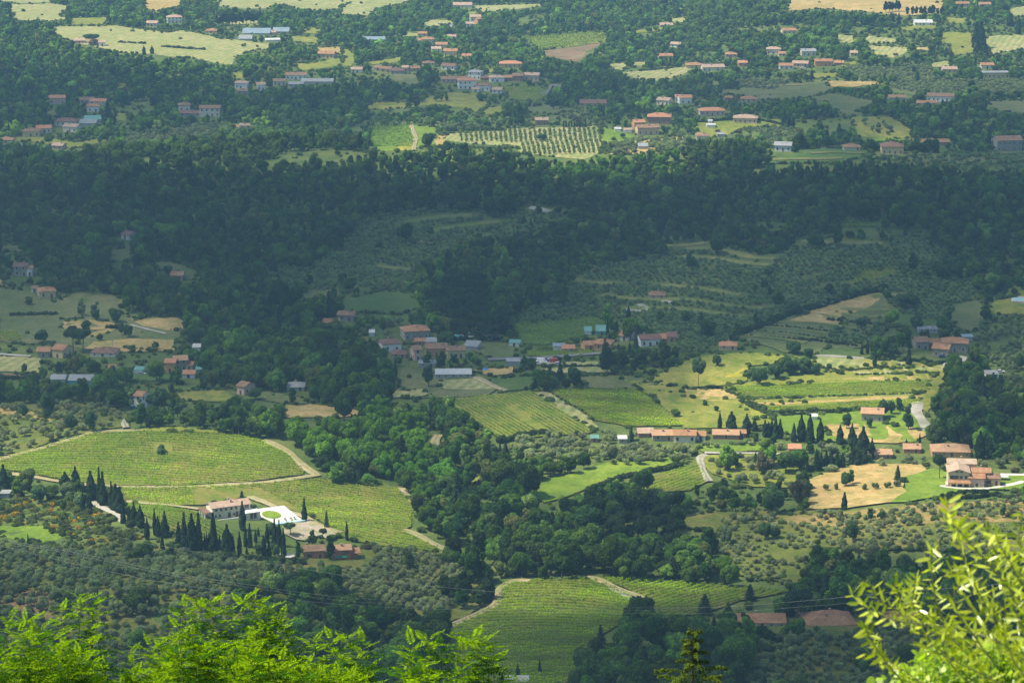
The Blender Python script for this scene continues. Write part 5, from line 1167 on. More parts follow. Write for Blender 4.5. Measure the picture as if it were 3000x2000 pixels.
G_ = [(27,255,192,50,'tall dark cypress at the left picture edge'),(450,215,100,75,'stout dark cypress leftmost above the gorse slope'),(522,245,165,70,'broad dark cypress second above the gorse slope'),(628,308,200,80,'wide cypress left of the slim pair by the vineyard'),(688,340,255,32,'slim left cypress of the tall pair by the vineyard'),(712,358,245,46,'right cypress of the tall pair by the vineyard'),(770,375,195,30,'slim cypress first beside the bend of the villa drive'),(800,388,190,55,'thick cypress in the middle of the villa drive bend'),(828,405,190,50,'thick cypress right in the villa drive bend'),(850,480,160,28,'thin cypress lowest at the villa drive bend'),(572,395,150,26,'thin cypress before the round grey green bush'),(615,405,130,50,'squat cypress right of the round grey green bush'),(195,625,85,14,'tiny lone cypress on the small bright meadow'),(893,480,130,30,'slim cypress starting the long row below the drive'),(925,490,165,50,'second cypress of the long row below the drive'),(968,500,155,60,'broad third cypress of the long row below the drive'),(1015,580,150,24,'thin low cypress under the long row'),(1067,550,185,24,'slim cypress left of the triangular one'),(1090,560,140,30,'short cypress left of the triangular one'),(1137,565,180,55,'triangular cypress at the small vineyard'),(1120,660,130,24,'pale thin cypress on the olive slope edge'),(1232,620,160,34,'first cypress of the dense villa row'),(1272,640,250,40,'second cypress of the dense villa row'),(1292,680,120,20,'short thin cypress at the foot of the dense row'),(1325,660,260,50,'third cypress of the dense villa row'),(1372,660,265,44,'fourth cypress of the dense villa row'),(1410,650,120,14,'left of three very thin young cypresses'),(1425,652,125,14,'middle of three very thin young cypresses'),(1441,650,120,14,'right of three very thin young cypresses'),(1472,665,270,50,'tallest cypress in front of the cream villa garden wall'),(1515,668,115,26,'small cypress right of the tallest one'),(1610,690,135,20,'slim cypress right of the wide ragged one'),(1652,705,180,24,'slim lone cypress under the cream villa'),(1672,515,200,36,'cypress overlapping the cream villa front'),(1692,630,165,20,'thin cypress under the villa terrace door'),(1722,635,170,24,'slim cypress left of the pool terrace corner'),(1762,600,90,18,'short cypress under the pool terrace'),(1780,555,60,16,'tiny cypress under the pool terrace'),(1840,600,130,22,'slim cypress below the pool rim'),(1818,700,150,30,'cypress beside the pale round bush'),(1855,700,130,24,'thinner cypress beside the pale round bush'),(1893,622,185,30,'tall cypress below the middle of the pool'),(1925,630,185,24,'slimmer cypress below the middle of the pool'),(1955,700,200,26,'cypress standing by the white garden yard'),(1700,682,60,16,'tiny cypress under the slim lone one'),(2098,460,165,32,'lone cypress right of the pool terrace'),(945,657,45,12,'tiny cypress on the edge of the olive slope')]
for x, y, h, w, l in G_: put('cypress', 'G', x, y, h, w, l, group='cypresses around the cream villa')
put('cypress','G',1567,702,225,74,'wide ragged cypress in front of the villa vineyard', var=5)
for x, y, h, w, l in [(2250,505,130,46,'ragged conifer right of the pool terrace'),(1667,305,66,48,'small fir behind the cream villa roof')]: put('conifer', 'G', x, y, h, w, l)
put('tall','G',2278,728,155,84,'dark round crowned tree before the red farmhouse',(0.03,0.05,0.028))
put('umbrella','G',2000,560,90,100,'flat umbrella pine under the pool terrace'); put('umbrella','G',2225,592,85,62,'umbrella pine behind the red farmhouse')
put('broad','G',2155,622,90,88,'round green tree above the red farmhouse'); put('broad','G',2050,715,105,70,'dark bushy tree left of the red farmhouse',(0.045,0.085,0.03)); put('broad','G',1780,700,100,60,'pale olive green round tree between cypresses',(0.12,0.16,0.06)); put('broad','G',1895,708,110,75,'rounded green tree between cypresses near the yard',(0.09,0.14,0.05))
put('broad','G',1735,705,45,60,'bright yellow green bush under the cypresses',(0.24,0.27,0.05)); put('broad','G',1875,575,110,100,'grey green bushy tree below the pool terrace',(0.07,0.11,0.05))
put('broad','G',270,335,130,125,'spreading dark tree above the gorse slope',(0.05,0.09,0.035)); put('broad','G',465,310,120,120,'grey green willow like tree below the dark cypresses',(0.10,0.14,0.07)); put('broad','G',560,365,120,110,'domed grey green bush beside the thin cypress',(0.09,0.13,0.06)); put('tall','G',438,395,110,60,'upright green tree on the gorse slope'); put('broad','G',135,265,65,70,'round tree at the left vineyard edge')
put('cypress','H',38,585,132,40,'slender cypress among the vines right of the red farmhouse', var=1); put('cypress','H',1003,1002,195,88,'very broad dark cypress beside the dirt track', var=5)
for x, y, h, w, l in [(1215,1530,100,20,'slim cypress at the bottom edge, tallest of three'),(1110,1572,78,20,'short slim cypress at the bottom edge'),(1367,1502,100,18,'slim lone cypress in the lower vineyard')]: put('cypress','H',x,y,h,w,l)
put('conifer','H',1785,1405,250,115,'tall dark fir above the bottom wood')
F_ = [(255,1392,110,28,'slim cypress leftmost on the farm row lawn'),(335,1400,122,80,'stout cypress behind the long brick farmhouse'),(440,1418,125,62,'stout dark cypress right of the long brick farmhouse'),(493,1400,85,40,'small cypress beside the stout pair'),(566,1440,105,28,'first cypress of the tight clump'),(590,1440,92,26,'second cypress of the tight clump'),(613,1437,112,22,'slim third cypress of the tight clump'),(640,1450,140,30,'tallest cypress of the tight clump'),(670,1450,120,34,'last cypress of the tight clump'),(765,1475,118,40,'left cypress of the five on the lawn'),(816,1470,165,42,'second cypress of the five on the lawn'),(875,1480,178,62,'thick third cypress of the five on the lawn'),(947,1480,150,56,'fourth cypress of the five on the lawn'),(1083,1490,122,54,'fifth cypress, alone on the dry meadow'),(1165,1505,142,52,'broad cypress left over the dark clump'),(1322,962,100,24,'slim cypress below the walled farm gate'),(1557,950,120,28,'slim cypress before the walled farm garden'),(1233,870,60,18,'left gate cypress of the walled farm'),(1273,866,80,20,'right gate cypress of the walled farm'),(1850,742,70,22,'small cypress above the walled farm'),(1541,1500,45,20,'tiny cypress at the wood corner'),(1633,1480,60,14,'thin cypress at the wood corner'),(2045,1590,170,76,'wide dark cypress before the right wood'),(2120,1590,130,32,'slim cypress before the right wood'),(2270,1540,130,54,'thick cypress near the right picture edge'),(2325,1520,110,44,'cypress at the right picture edge'),(1190,1580,140,66,'left cypress of the dark clump'),(1240,1590,200,90,'big cypress in the middle of the dark clump'),(1302,1580,120,44,'right cypress of the dark clump')]
for x, y, h, w, l in F_: put('cypress','F',x,y,h*1.1,w,l, group='cypresses around the terraced farm row')
for i, (x, y, h, w) in enumerate([(920,108,150,32),(952,100,120,36),(987,96,130,36),(1022,95,130,36),(1062,95,120,36),(1100,92,110,32)]): put('cypress','I',x,y,h,w,'dark cypress in the long hedge like row above the dry meadow', group='cypress row above the dry meadow')
for x, y, h, w, l in [(1165,72,110,42,'cypress left in the block right of the row'),(1205,76,120,52,'thick cypress in the block right of the row'),(1255,62,120,44,'cypress right in the block right of the row'),(858,120,95,16,'thin pole like cypress left of the row'),(1113,385,132,38,'small conical tree on the dry meadow edge')]: put('cypress','I',x,y,h,w,l)
for x, y, h, w, l in [(1833,742,115,16,'tall thin cypress leftmost above the cedar'),(1860,700,70,12,'short thin cypress second above the cedar'),(1900,712,80,14,'thin cypress third above the cedar'),(1945,692,50,12,'shortest thin cypress above the cedar'),(1968,707,90,14,'thin cypress left of the last pair'),(1984,702,80,14,'thin cypress right of the last pair'),(1978,632,90,26,'dark cypress beside the winding drive'),(2055,772,70,32,'small cypress left of the white farmhouse')]: put('cypress','E',x,y,h,w,l, group='thin cypresses above the right hamlet')
put('conifer','E',1815,962,205,76,'tall dark cedar in front of the orange house'); put('conifer','E',1995,1515,150,70,'dark fir beside the terraced farm row')
for x, y, h, w, l in [(890,547,66,26,'dark cypress below the right village'),(263,707,55,28,'twin cypress below the sloping field'),(700,872,110,30,'left cypress of the dark trio'),(725,882,90,30,'middle cypress of the dark trio'),(757,882,80,30,'right cypress of the dark trio'),(2020,332,170,44,'left giant cypress of the avenue'),(2055,335,175,44,'right giant cypress of the avenue'),(2030,392,110,50,'front left cypress of the avenue'),(2080,397,110,44,'front right cypress of the avenue'),(2255,182,90,50,'dark cypress in the top right trees'),(2312,240,120,42,'tall cypress at the top right edge')]: put('cypress','C',x,y,h,w,l)
for x, y, h, w, l in [(993,382,65,28,'left dark cypress at the foot of the hay field'),(1048,372,55,28,'right dark cypress at the foot of the hay field'),(845,742,100,20,'thin cypress in the dark woods')]: put('cypress','A',x,y,h,w,l)
put('conifer','A',745,862,165,95,'large dark conifer beside the woodland hamlet'); put('umbrella','A',625,312,70,130,'flat topped pine on the hay field',(0.05,0.08,0.04))
for i in range(9): put('cypress','B',1530+i*19,878,42,11,'small cypress in the row above the orchard', group='young cypresses above the orchard')
put('umbrella','B',615,640,120,110,'umbrella pine left of the biggest white villa',(0.04,0.07,0.03)); put('broad','B',1222,870,130,120,'great dark round oak above the orchard',(0.035,0.07,0.028)); put('broad','B',1462,755,85,100,'round dark oak on the meadow',(0.035,0.07,0.028)); put('broad','B',598,1022,110,110,'round dark tree beside the orchard track',(0.05,0.09,0.035)); put('tall','B',740,1050,80,55,'dark tree at the orchard corner',(0.045,0.08,0.035))
put('broad','B',655,700,55,50,'left tree of the short meadow row'); put('broad','B',690,700,55,50,'middle tree of the short meadow row'); put('broad','B',728,700,55,50,'right tree of the short meadow row'); put('broad','B',1940,955,40,38,'clipped round tree on the lawn',(0.05,.09,.035)); put('broad','B',1370,970,48,52,'dark tree pair left in the orchard',(0.06,.10,.04)); put('broad','B',1393,970,48,40,'dark tree pair right in the orchard',(0.06,.10,.04))
put('umbrella','D',505,858,150,145,'left of the two great umbrella pines',(0.035,0.065,0.03)); put('umbrella','D',572,858,150,150,'right of the two great umbrella pines',(0.035,0.065,0.03)); put('broad','D',595,720,78,75,'round dark oak above the umbrella pines',(0.035,0.065,0.03)); put('broad','D',500,722,52,72,'lower dark oak above the umbrella pines',(0.035,0.065,0.03))
for x, y, h, w, l in [(290,795,95,95,'lone round oak on the left hillside'),(687,782,58,50,'small round tree right of the umbrella pines'),(840,742,90,60,'left oak of the pair on the hillside track'),(885,758,95,70,'right oak of the pair on the hillside track'),(165,1003,70,52,'small tree on the hay field'),(1068,838,62,60,'round bush tree on the dry field'),(200,535,60,75,'round tree on the upper left slope'),(565,610,100,95,'pale green round tree on the left hillside'),(665,640,100,125,'dark wide oak right of the pale round tree'),(800,655,100,100,'dark round oak at the top of the hillside meadow'),(1355,820,140,125,'large oak at the meadow corner'),(960,205,80,90,'round oak under the white gabled house'),(1155,330,75,75,'dark oak left of the grey house'),(330,1350,210,130,'tall oak left of the tall white farmhouse'),(165,1300,100,95,'oak at the left of the olive yard'),(620,1412,150,115,'round oak above the vineyard mound'),(490,1400,110,100,'smaller oak above the vineyard mound'),(740,1270,75,65,'pale tree on the grass by the white farmhouse'),(1085,1275,170,160,'great dark oak right of the tall white farmhouse'),(1190,1280,100,90,'oak behind the great dark oak'),(780,1220,190,150,'broad dark oak left of the tall white farmhouse'),(1115,1310,75,80,'silvery round tree below the great dark oak'),(1112,1560,70,95,'dark square thicket inside the vineyard mound'),(1262,1362,75,80,'round tree at the valley edge'),(2300,520,110,60,'round tree beside the green field')]:
    put('broad','D',x,y,h,w,l,(0.045,0.085,0.035) if 'dark' in l or 'oak' in l else ((0.12,0.17,0.09) if 'pale' in l or 'silver' in l else None), name='oak_tree' if 'oak' in l else None, cat='oak tree' if 'oak' in l else None)
put('lollipop','D',900,1392,105,72,'round headed tree on a bare trunk by the gravel track')
put('lollipop','F',107,1105,222,98,'round headed tree with a very long bare trunk', (0.06,0.10,0.04))
for x, y, h, w, l in [(1430,1072,130,52,'slim tree left of the field poplars'),(1390,1090,90,55,'bushy tree left of the field poplars'),(1495,1092,130,75,'middle tree of the field poplars'),(1605,1103,155,115,'largest tree of the field poplars'),(600,1100,170,100,'tall tree at the corner of the hay field'),(690,985,150,90,'dark leafy tree before the orange terrace'),(595,955,115,80,'dark tree before the pink end house'),(782,960,100,75,'dark tree before the yellow row house')]: put('tall','E',x,y,h,w,l,(0.04,0.075,0.03))
for x, y, h, w, l in [(395,1105,60,60,'small round tree on the hay field corner'),(468,1040,35,35,'lone bush on the grass below the hamlet'),(2300,1305,60,75,'round green tree in the yellow meadow'),(1970,775,105,80,'round tree before the cream gabled house'),(2225,880,110,85,'pale green spreading tree below the white farmhouse'),(785,820,45,70,'dark bush behind the yellow row house'),(1920,990,70,60,'round tree on the rough knoll')]: put('broad','E',x,y,h,w,l)
for x, y, h, w, l in [(235,958,82,62,'dark round tree right of the long trunked one'),(530,1088,125,110,'great dark tree at the left end of the thicket'),(480,1055,100,80,'dark tree left of the great one in the thicket'),(650,955,45,50,'round bush left of the thicket'),(640,1045,110,120,'leafy tree in the middle of the thicket'),(740,1010,120,130,'second leafy tree in the middle of the thicket'),(830,1000,110,130,'right hand leafy tree of the thicket'),(900,1010,90,100,'last leafy tree of the thicket'),(765,870,95,110,'dark spreading tree on the knoll top'),(865,900,75,80,'dark tree right of the spreading one'),(1010,978,48,46,'grey green bush on the hay meadow'),(155,1230,45,48,'small bush in the yellow meadow'),(232,1268,45,40,'thin grey bush in the yellow meadow'),(1320,850,80,70,'dark tree behind the gate cypresses'),(1610,700,95,100,'round oak in the meadow above the walled farm'),(1385,1310,130,75,'slim poplar behind the lawn farmhouse'),(1493,1270,100,50,'narrow tree behind the lawn farmhouse'),(1435,1290,100,60,'bushy tree behind the lawn farmhouse'),(1555,1398,150,110,'dark oak at the bend of the white road'),(1130,1390,110,80,'dark round tree left of the lawn farmhouse'),(1285,1385,75,60,'dark tree in front of the lawn farmhouse'),(1540,560,110,170,'dark oak clump on the terraced slope'),(60,290,130,100,'dark oak left on the olive terraces'),(590,340,70,80,'dark oak in the olive terraces'),(770,600,100,90,'dark oak at the slanting terrace edge'),(1230,690,70,80,'oak below the dry slope')]: put('broad','F',x,y,h,w,l,(0.05,0.09,0.035))
for x, y, h, w, l in [(1125,220,110,86,'left round tree of the pair on the dry meadow'),(1158,205,125,60,'taller right tree of the pair on the dry meadow'),(300,628,150,95,'pale slender tree standing over its own shadow'),(570,592,140,92,'left tree of the pair on the olive slope'),(637,587,112,78,'right tree of the pair on the olive slope'),(1170,605,155,98,'dark round tree alone on the olive slope'),(1290,462,115,52,'slim tree on the dry slope'),(1365,452,82,62,'round tree beside the slim one on the dry slope'),(625,410,200,190,'bushy green tree at the meadow corner'),(800,350,200,125,'dark brownish tree at the dry meadow edge'),(560,135,180,180,'autumn tinted spreading tree above the wood'),(710,130,170,170,'green spreading tree beside the tinted one'),(2205,440,120,50,'slim dark tree among the right olives')]:
    put('broad' if w/h > .6 else 'tall','I',x,y,h,w,l,(0.13,0.17,0.09) if 'pale' in l else ((0.10,0.09,0.045) if 'brown' in l or 'autumn' in l else (0.06,0.105,0.035)))
put('conifer','I',1480,180,115,66,'feathery conifer on the dry meadow',(0.06,0.09,0.04)); put('umbrella','I',1768,168,165,112,'spreading pine left of the large cream villa',(0.035,0.065,0.03)); put('conifer','I',150,1100,150,110,'dark conifer left of the pink farmhouse'); put('conifer','I',310,1200,190,130,'dark cedar overlapping the pink farmhouse'); put('umbrella','I',790,1130,190,260,'wide flat cedar between the rust roofed farmhouses',(0.03,0.055,0.03))
for i, (x, y) in enumerate([(985,252),(1060,247),(1258,247),(1327,242),(1410,235),(1475,225)]): put('olive','I',x,y,52,52 if i != 1 else 30,'small olive tree in the short line on the dry meadow', group='olive line on the dry meadow')

# ------------------------------------------------------------------ woods, groves and scrub
def pcs(*a): return [pc(k, p) for k, p in a]
OLV = [ # polygon, spacing, size, fill, tint
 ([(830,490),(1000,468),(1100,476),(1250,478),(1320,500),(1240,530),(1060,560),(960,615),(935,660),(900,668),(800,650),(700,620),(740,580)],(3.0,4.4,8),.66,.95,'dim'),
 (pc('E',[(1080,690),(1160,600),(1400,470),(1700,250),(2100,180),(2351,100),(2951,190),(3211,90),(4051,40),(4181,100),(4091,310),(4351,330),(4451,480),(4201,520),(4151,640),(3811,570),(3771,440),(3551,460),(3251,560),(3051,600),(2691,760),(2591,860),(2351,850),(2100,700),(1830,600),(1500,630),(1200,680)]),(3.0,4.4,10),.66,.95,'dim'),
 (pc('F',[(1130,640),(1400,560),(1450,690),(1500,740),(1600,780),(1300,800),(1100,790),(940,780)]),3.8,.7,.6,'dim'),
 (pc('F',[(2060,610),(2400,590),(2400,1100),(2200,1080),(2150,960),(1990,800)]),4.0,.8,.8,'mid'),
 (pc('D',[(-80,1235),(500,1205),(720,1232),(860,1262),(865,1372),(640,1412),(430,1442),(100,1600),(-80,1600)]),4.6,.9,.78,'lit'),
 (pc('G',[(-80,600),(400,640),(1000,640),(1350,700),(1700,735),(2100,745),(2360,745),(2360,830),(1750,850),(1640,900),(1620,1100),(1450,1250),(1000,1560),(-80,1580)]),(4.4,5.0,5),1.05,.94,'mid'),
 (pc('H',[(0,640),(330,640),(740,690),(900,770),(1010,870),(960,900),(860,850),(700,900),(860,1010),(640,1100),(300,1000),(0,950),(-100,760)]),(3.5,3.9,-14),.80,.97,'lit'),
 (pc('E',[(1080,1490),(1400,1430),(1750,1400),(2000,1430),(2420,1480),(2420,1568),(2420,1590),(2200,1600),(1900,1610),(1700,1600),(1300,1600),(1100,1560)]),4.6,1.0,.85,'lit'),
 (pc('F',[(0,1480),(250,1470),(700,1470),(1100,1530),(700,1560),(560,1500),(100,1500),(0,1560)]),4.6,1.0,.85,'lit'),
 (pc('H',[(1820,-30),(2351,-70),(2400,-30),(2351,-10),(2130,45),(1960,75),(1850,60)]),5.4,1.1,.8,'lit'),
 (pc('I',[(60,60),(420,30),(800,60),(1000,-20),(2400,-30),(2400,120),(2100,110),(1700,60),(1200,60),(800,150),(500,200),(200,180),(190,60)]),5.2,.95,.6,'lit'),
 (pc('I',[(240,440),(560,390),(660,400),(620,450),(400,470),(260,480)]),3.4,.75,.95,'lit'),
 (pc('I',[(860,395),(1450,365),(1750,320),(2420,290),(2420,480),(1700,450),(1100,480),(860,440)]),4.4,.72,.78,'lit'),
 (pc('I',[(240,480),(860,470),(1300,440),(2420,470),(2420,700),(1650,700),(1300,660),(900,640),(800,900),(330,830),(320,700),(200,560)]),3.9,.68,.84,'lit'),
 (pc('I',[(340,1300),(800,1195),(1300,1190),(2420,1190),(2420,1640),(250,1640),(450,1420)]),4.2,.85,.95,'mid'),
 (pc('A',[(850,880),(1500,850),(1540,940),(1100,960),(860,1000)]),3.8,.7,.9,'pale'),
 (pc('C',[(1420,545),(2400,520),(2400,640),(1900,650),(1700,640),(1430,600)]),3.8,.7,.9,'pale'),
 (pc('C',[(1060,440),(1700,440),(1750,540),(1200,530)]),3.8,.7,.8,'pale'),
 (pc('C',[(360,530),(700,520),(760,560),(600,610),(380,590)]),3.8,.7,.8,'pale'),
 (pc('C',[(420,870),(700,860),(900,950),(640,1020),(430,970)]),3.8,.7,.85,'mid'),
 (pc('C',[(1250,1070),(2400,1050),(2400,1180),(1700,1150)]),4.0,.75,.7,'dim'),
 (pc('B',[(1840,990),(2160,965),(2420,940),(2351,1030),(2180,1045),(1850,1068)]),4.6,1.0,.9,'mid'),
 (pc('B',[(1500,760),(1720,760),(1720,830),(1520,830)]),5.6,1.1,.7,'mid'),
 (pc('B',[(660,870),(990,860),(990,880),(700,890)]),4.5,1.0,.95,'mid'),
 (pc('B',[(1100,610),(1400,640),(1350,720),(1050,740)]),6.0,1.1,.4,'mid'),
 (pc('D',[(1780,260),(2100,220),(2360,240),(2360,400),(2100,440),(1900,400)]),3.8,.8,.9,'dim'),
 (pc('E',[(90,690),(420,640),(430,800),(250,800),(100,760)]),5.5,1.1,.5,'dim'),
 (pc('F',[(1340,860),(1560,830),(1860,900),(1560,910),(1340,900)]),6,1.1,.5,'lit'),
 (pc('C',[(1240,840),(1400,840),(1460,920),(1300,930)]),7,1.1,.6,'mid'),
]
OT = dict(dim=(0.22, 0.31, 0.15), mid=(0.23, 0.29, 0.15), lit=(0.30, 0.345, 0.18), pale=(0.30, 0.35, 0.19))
SPARSE = pcs(('D',[(-80,0),(130,100),(240,220),(380,420),(700,440),(900,500),(1250,600),(1300,740),(1250,900),(700,1040),(300,1040),(-80,1050)]), ('D',[(850,1060),(1600,1040),(2120,1120),(2120,1230),(1900,1260),(1200,1300),(900,1250),(850,1150)]), ('E',[(-40,400),(450,380),(560,560),(450,640),(900,700),(1200,760),(1700,860),(1800,1060),(900,1060),(300,1200),(400,950),(0,700)]),
  ('E',[(1600,800),(2351,700),(2420,900),(2351,1100),(1650,1030)]), ('C',[(0,380),(1300,380),(1350,560),(900,560),(400,520),(0,520)]), ('C',[(0,640),(700,680),(700,900),(300,1000),(0,960)]), ('F',[(0,840),(400,780),(900,850),(1240,830),(2000,700),(2100,900),(1900,960),(1700,1100),(1650,1300),(1700,1420),(1500,1560),(0,1568)]), ('B',[(200,760),(2000,760),(2351,700),(2351,1060),(200,1060)]), ('A',[(1000,100),(2000,180),(2351,300),(2351,600),(1600,600),(1900,400),(1000,240)]), ('I',[(0,0),(2351,0),(2351,640),(1300,640),(830,620),(800,900),(330,900),(320,700),(180,500),(0,400),(150,200)]), ('G',[(-80,200),(900,300),(1700,560),(2351,560),(2351,780),(-80,700)]), ('B',[(0,420),(1100,420),(1450,540),(1450,700),(600,640),(0,540)]), ('C',[(1050,150),(2351,100),(2351,480),(1500,440)]), ('F',[(2100,420),(2400,380),(2400,640),(2100,640)]))
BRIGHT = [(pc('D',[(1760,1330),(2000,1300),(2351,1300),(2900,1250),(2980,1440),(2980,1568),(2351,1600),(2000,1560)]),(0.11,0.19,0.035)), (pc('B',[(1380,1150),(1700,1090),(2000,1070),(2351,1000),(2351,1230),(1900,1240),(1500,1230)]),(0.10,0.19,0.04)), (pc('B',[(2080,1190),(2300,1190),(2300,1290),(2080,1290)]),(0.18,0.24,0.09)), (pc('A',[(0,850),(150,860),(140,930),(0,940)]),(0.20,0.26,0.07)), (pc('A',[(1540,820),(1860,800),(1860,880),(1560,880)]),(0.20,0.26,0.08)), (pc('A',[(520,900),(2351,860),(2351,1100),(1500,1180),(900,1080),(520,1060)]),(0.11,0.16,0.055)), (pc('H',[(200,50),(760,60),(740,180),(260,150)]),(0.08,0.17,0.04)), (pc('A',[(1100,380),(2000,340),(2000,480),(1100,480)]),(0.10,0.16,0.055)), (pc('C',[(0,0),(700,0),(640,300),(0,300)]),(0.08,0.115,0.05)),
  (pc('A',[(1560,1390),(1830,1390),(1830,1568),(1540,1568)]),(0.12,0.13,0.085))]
PINEZ = [pc('H',[(1700,360),(2351,330),(2351,600),(1760,590)]), pc('B',[(1400,1380),(1760,1380),(1760,1480),(1450,1480)]), pc('E',[(700,340),(1000,340),(1000,620),(700,640)]), pc('E',[(800,560),(1070,560),(1070,760),(820,760)]), pc('F',[(1700,1000),(1850,1000),(1850,1160),(1690,1160)])]
def grid(sp, x0=-620, x1=620, y0=800, y1=3000, jit=.42):
    xs = np.arange(x0, x1, sp); ys = np.arange(y0, y1, sp); X, Y = np.meshgrid(xs, ys); X[1::2] += sp/2
    X = X.ravel()+rng.uniform(-jit*sp, jit*sp, X.size); Y = Y.ravel()+rng.uniform(-jit*sp, jit*sp, Y.size)
    m = (np.abs(X) < 0.186*Y+30); return X[m], Y[m]
PP = np.array(PATHPTS); FX = np.array(FIX)
def blocked(X, Y, rad, fix=True):
    """too near a track, a building or a named tree, or standing right in front of a building"""
    out = np.zeros(len(X), bool); Z = hgt(X, Y)
    for i in range(0, len(X), 4000):
        s = slice(i, i+4000)
        d = np.hypot(X[s, None]-PP[None, :, 0], Y[s, None]-PP[None, :, 1]); out[s] |= (d < PP[None, :, 2]+rad[s, None]*.6).any(1)
        if fix:
            d = np.hypot(X[s, None]-FX[None, :, 0], Y[s, None]-FX[None, :, 1]); out[s] |= (d < FX[None, :, 2]+rad[s, None]*.5).any(1)
    px, py, f = proj(X, Y, Z+rad*1.3); rp = rad*FPX/f
    for (x0, x1, y0, y1, wy, wx, wr) in HBOX:
        out |= (Y < wy+3) & (Y > wy-110) & (px > x0-.75*rp) & (px < x1+.75*rp) & (py > y0-.6*rp) & (py < y1+.55*rp)
        out |= np.hypot(X-wx, Y-wy-4) < wr*0.75+rad*.5
    return out
def vnoise(X, Y, s, seed):
    r = np.random.default_rng(seed); k = r.normal(size=(6, 2)); ph = r.uniform(0, 6.28, 6)
    return sum(np.sin((X*a+Y*b)/s+p) for (a, b), p in zip(k, ph))/6
ALL = {k: [] for k in ('broad', 'tall', 'olive', 'bush', 'umbrella', 'conifer')}
def add(k, X, Y, S_, SZ, C_):
    ALL[k].append((X, Y, S_, SZ, C_))
OLVP = [o[0] for o in OLV]
# olive groves
taken = None
for poly, sp, size, fill, tint in OLV:
    W = unproj([p[0] for p in poly], [p[1] for p in poly]); bx = (W[:, 0].min()-5, W[:, 0].max()+5, W[:, 1].min()-5, W[:, 1].max()+10)
    if isinstance(sp, tuple):      # planted in rows: step along, step between, turn
        L_ = max(bx[1]-bx[0], bx[3]-bx[2])*.75; gx, gy = np.meshgrid(np.arange(-L_, L_, sp[0]), np.arange(-L_, L_, sp[1])); gx = gx+rng.normal(0, .28, gx.shape); gy = gy+rng.normal(0, .22, gy.shape)+2.2*np.sin(gx/38)
        a = R(sp[2]); X = (gx*math.cos(a)-gy*math.sin(a)).ravel()+(bx[0]+bx[1])/2; Y = (gx*math.sin(a)+gy*math.cos(a)).ravel()+(bx[2]+bx[3])/2
    else: X, Y = grid(sp, *bx, .22 if fill > .7 else .4)
    px, py, _ = proj(X, Y, hgt(X, Y)+1.5); m = inpoly(px, py, poly) & (rng.uniform(0, 1, len(X)) < fill) & ((vnoise(X, Y, 14, 3) > -.38) if fill < .85 else (vnoise(X, Y, 9, 3) > -.62))
    for q in VYP if 'VYP' in globals() else list(VY.values()): m &= ~inpoly(px, py, q)
    X, Y = X[m], Y[m]; S_ = size*rng.uniform(.62, 1.22, len(X)); b = blocked(X, Y, S_*2); X, Y, S_ = X[~b], Y[~b], S_[~b]
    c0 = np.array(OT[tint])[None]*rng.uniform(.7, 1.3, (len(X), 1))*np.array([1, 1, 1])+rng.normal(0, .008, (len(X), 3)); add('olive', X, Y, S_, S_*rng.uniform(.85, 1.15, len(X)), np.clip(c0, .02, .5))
# orchard columns
xs, ys = [], []
for i, x in enumerate(range(822, 1776, 34)):
    for j in range(8):
        y = 888+(1776-x)*0.022+j*12+rng.uniform(-2, 2)
        if y < 975: q = at('B', x+j*1.5+rng.uniform(-2, 2), y+10); xs.append(q[0]); ys.append(q[1])
for i, x in enumerate(range(1240, 1776, 34)):
    for j in range(7):
        y = 975+(1776-x)*0.03+j*12; q = at('B', x+8+j*3+rng.uniform(-2, 2), y+8); xs.append(q[0]); ys.append(q[1])
xs, ys = np.array(xs), np.array(ys); s_ = rng.uniform(.42, .62, len(xs)); add('olive', xs, ys, s_, s_*1.2, np.array([[.22, .30, .12]])*rng.uniform(.8, 1.2, (len(xs), 1)))
# woods
X, Y = grid(4.7); m = (Y > 1300) | (rng.uniform(0, 1, len(Y)) < .8); X, Y = X[m], Y[m]; n = len(X); Z = hgt(X, Y); S_ = np.clip(rng.lognormal(-.26, .26, n), .42, 1.5)*(1+.3*vnoise(X, Y, 18, 5))*np.interp(Y, [950, 1250, 1500, 1950], [1.28, 1.2, 1.0, .86]); H_t = S_*8.0
P0 = proj(X, Y, Z); P1 = proj(X, Y, Z+H_t*.6); P2 = proj(X, Y, Z+H_t*.95)
bad = np.zeros(n, bool)
for q in OPEN+list(VY.values()):
    for P_ in (P0, P1, P2): bad |= inpoly(P_[0], P_[1], q)
lone = rng.uniform(0, 1, n) < .022
for q in OLVP: bad |= inpoly(P1[0], P1[1], q) & ~lone
sp_ = np.zeros(n, bool)
for q in SPARSE: sp_ |= inpoly(P1[0], P1[1], q)
keep = np.where(sp_, 0.42, np.where(P1[1] < 375, .80, .97)); gap = vnoise(X, Y, 22, 11)
bad |= rng.uniform(0, 1, n) > keep; bad |= (P1[1] < 375) & (gap < -.36)
bad |= blocked(X, Y, S_*3.2)
X, Y, S_, sp_, P1x, P1y = X[~bad], Y[~bad], S_[~bad], sp_[~bad], P1[0][~bad], P1[1][~bad]; n = len(X)
S_ = np.where(sp_, S_*.8, S_)
t = rng.uniform(0, 1, n); reg = vnoise(X, Y, 40, 21)
base = np.array([[.050, .088, .032], [.065, .112, .036], [.088, .14, .045], [.105, .135, .07], [.04, .068, .034], [.095, .10, .055]])
pr = np.clip(np.stack([1.0-reg, .9+reg*.5, .35+reg*.8, .22+0*reg, .5-reg*.5, .06+0*reg], 1), .02, 3); pr /= pr.sum(1, keepdims=True)
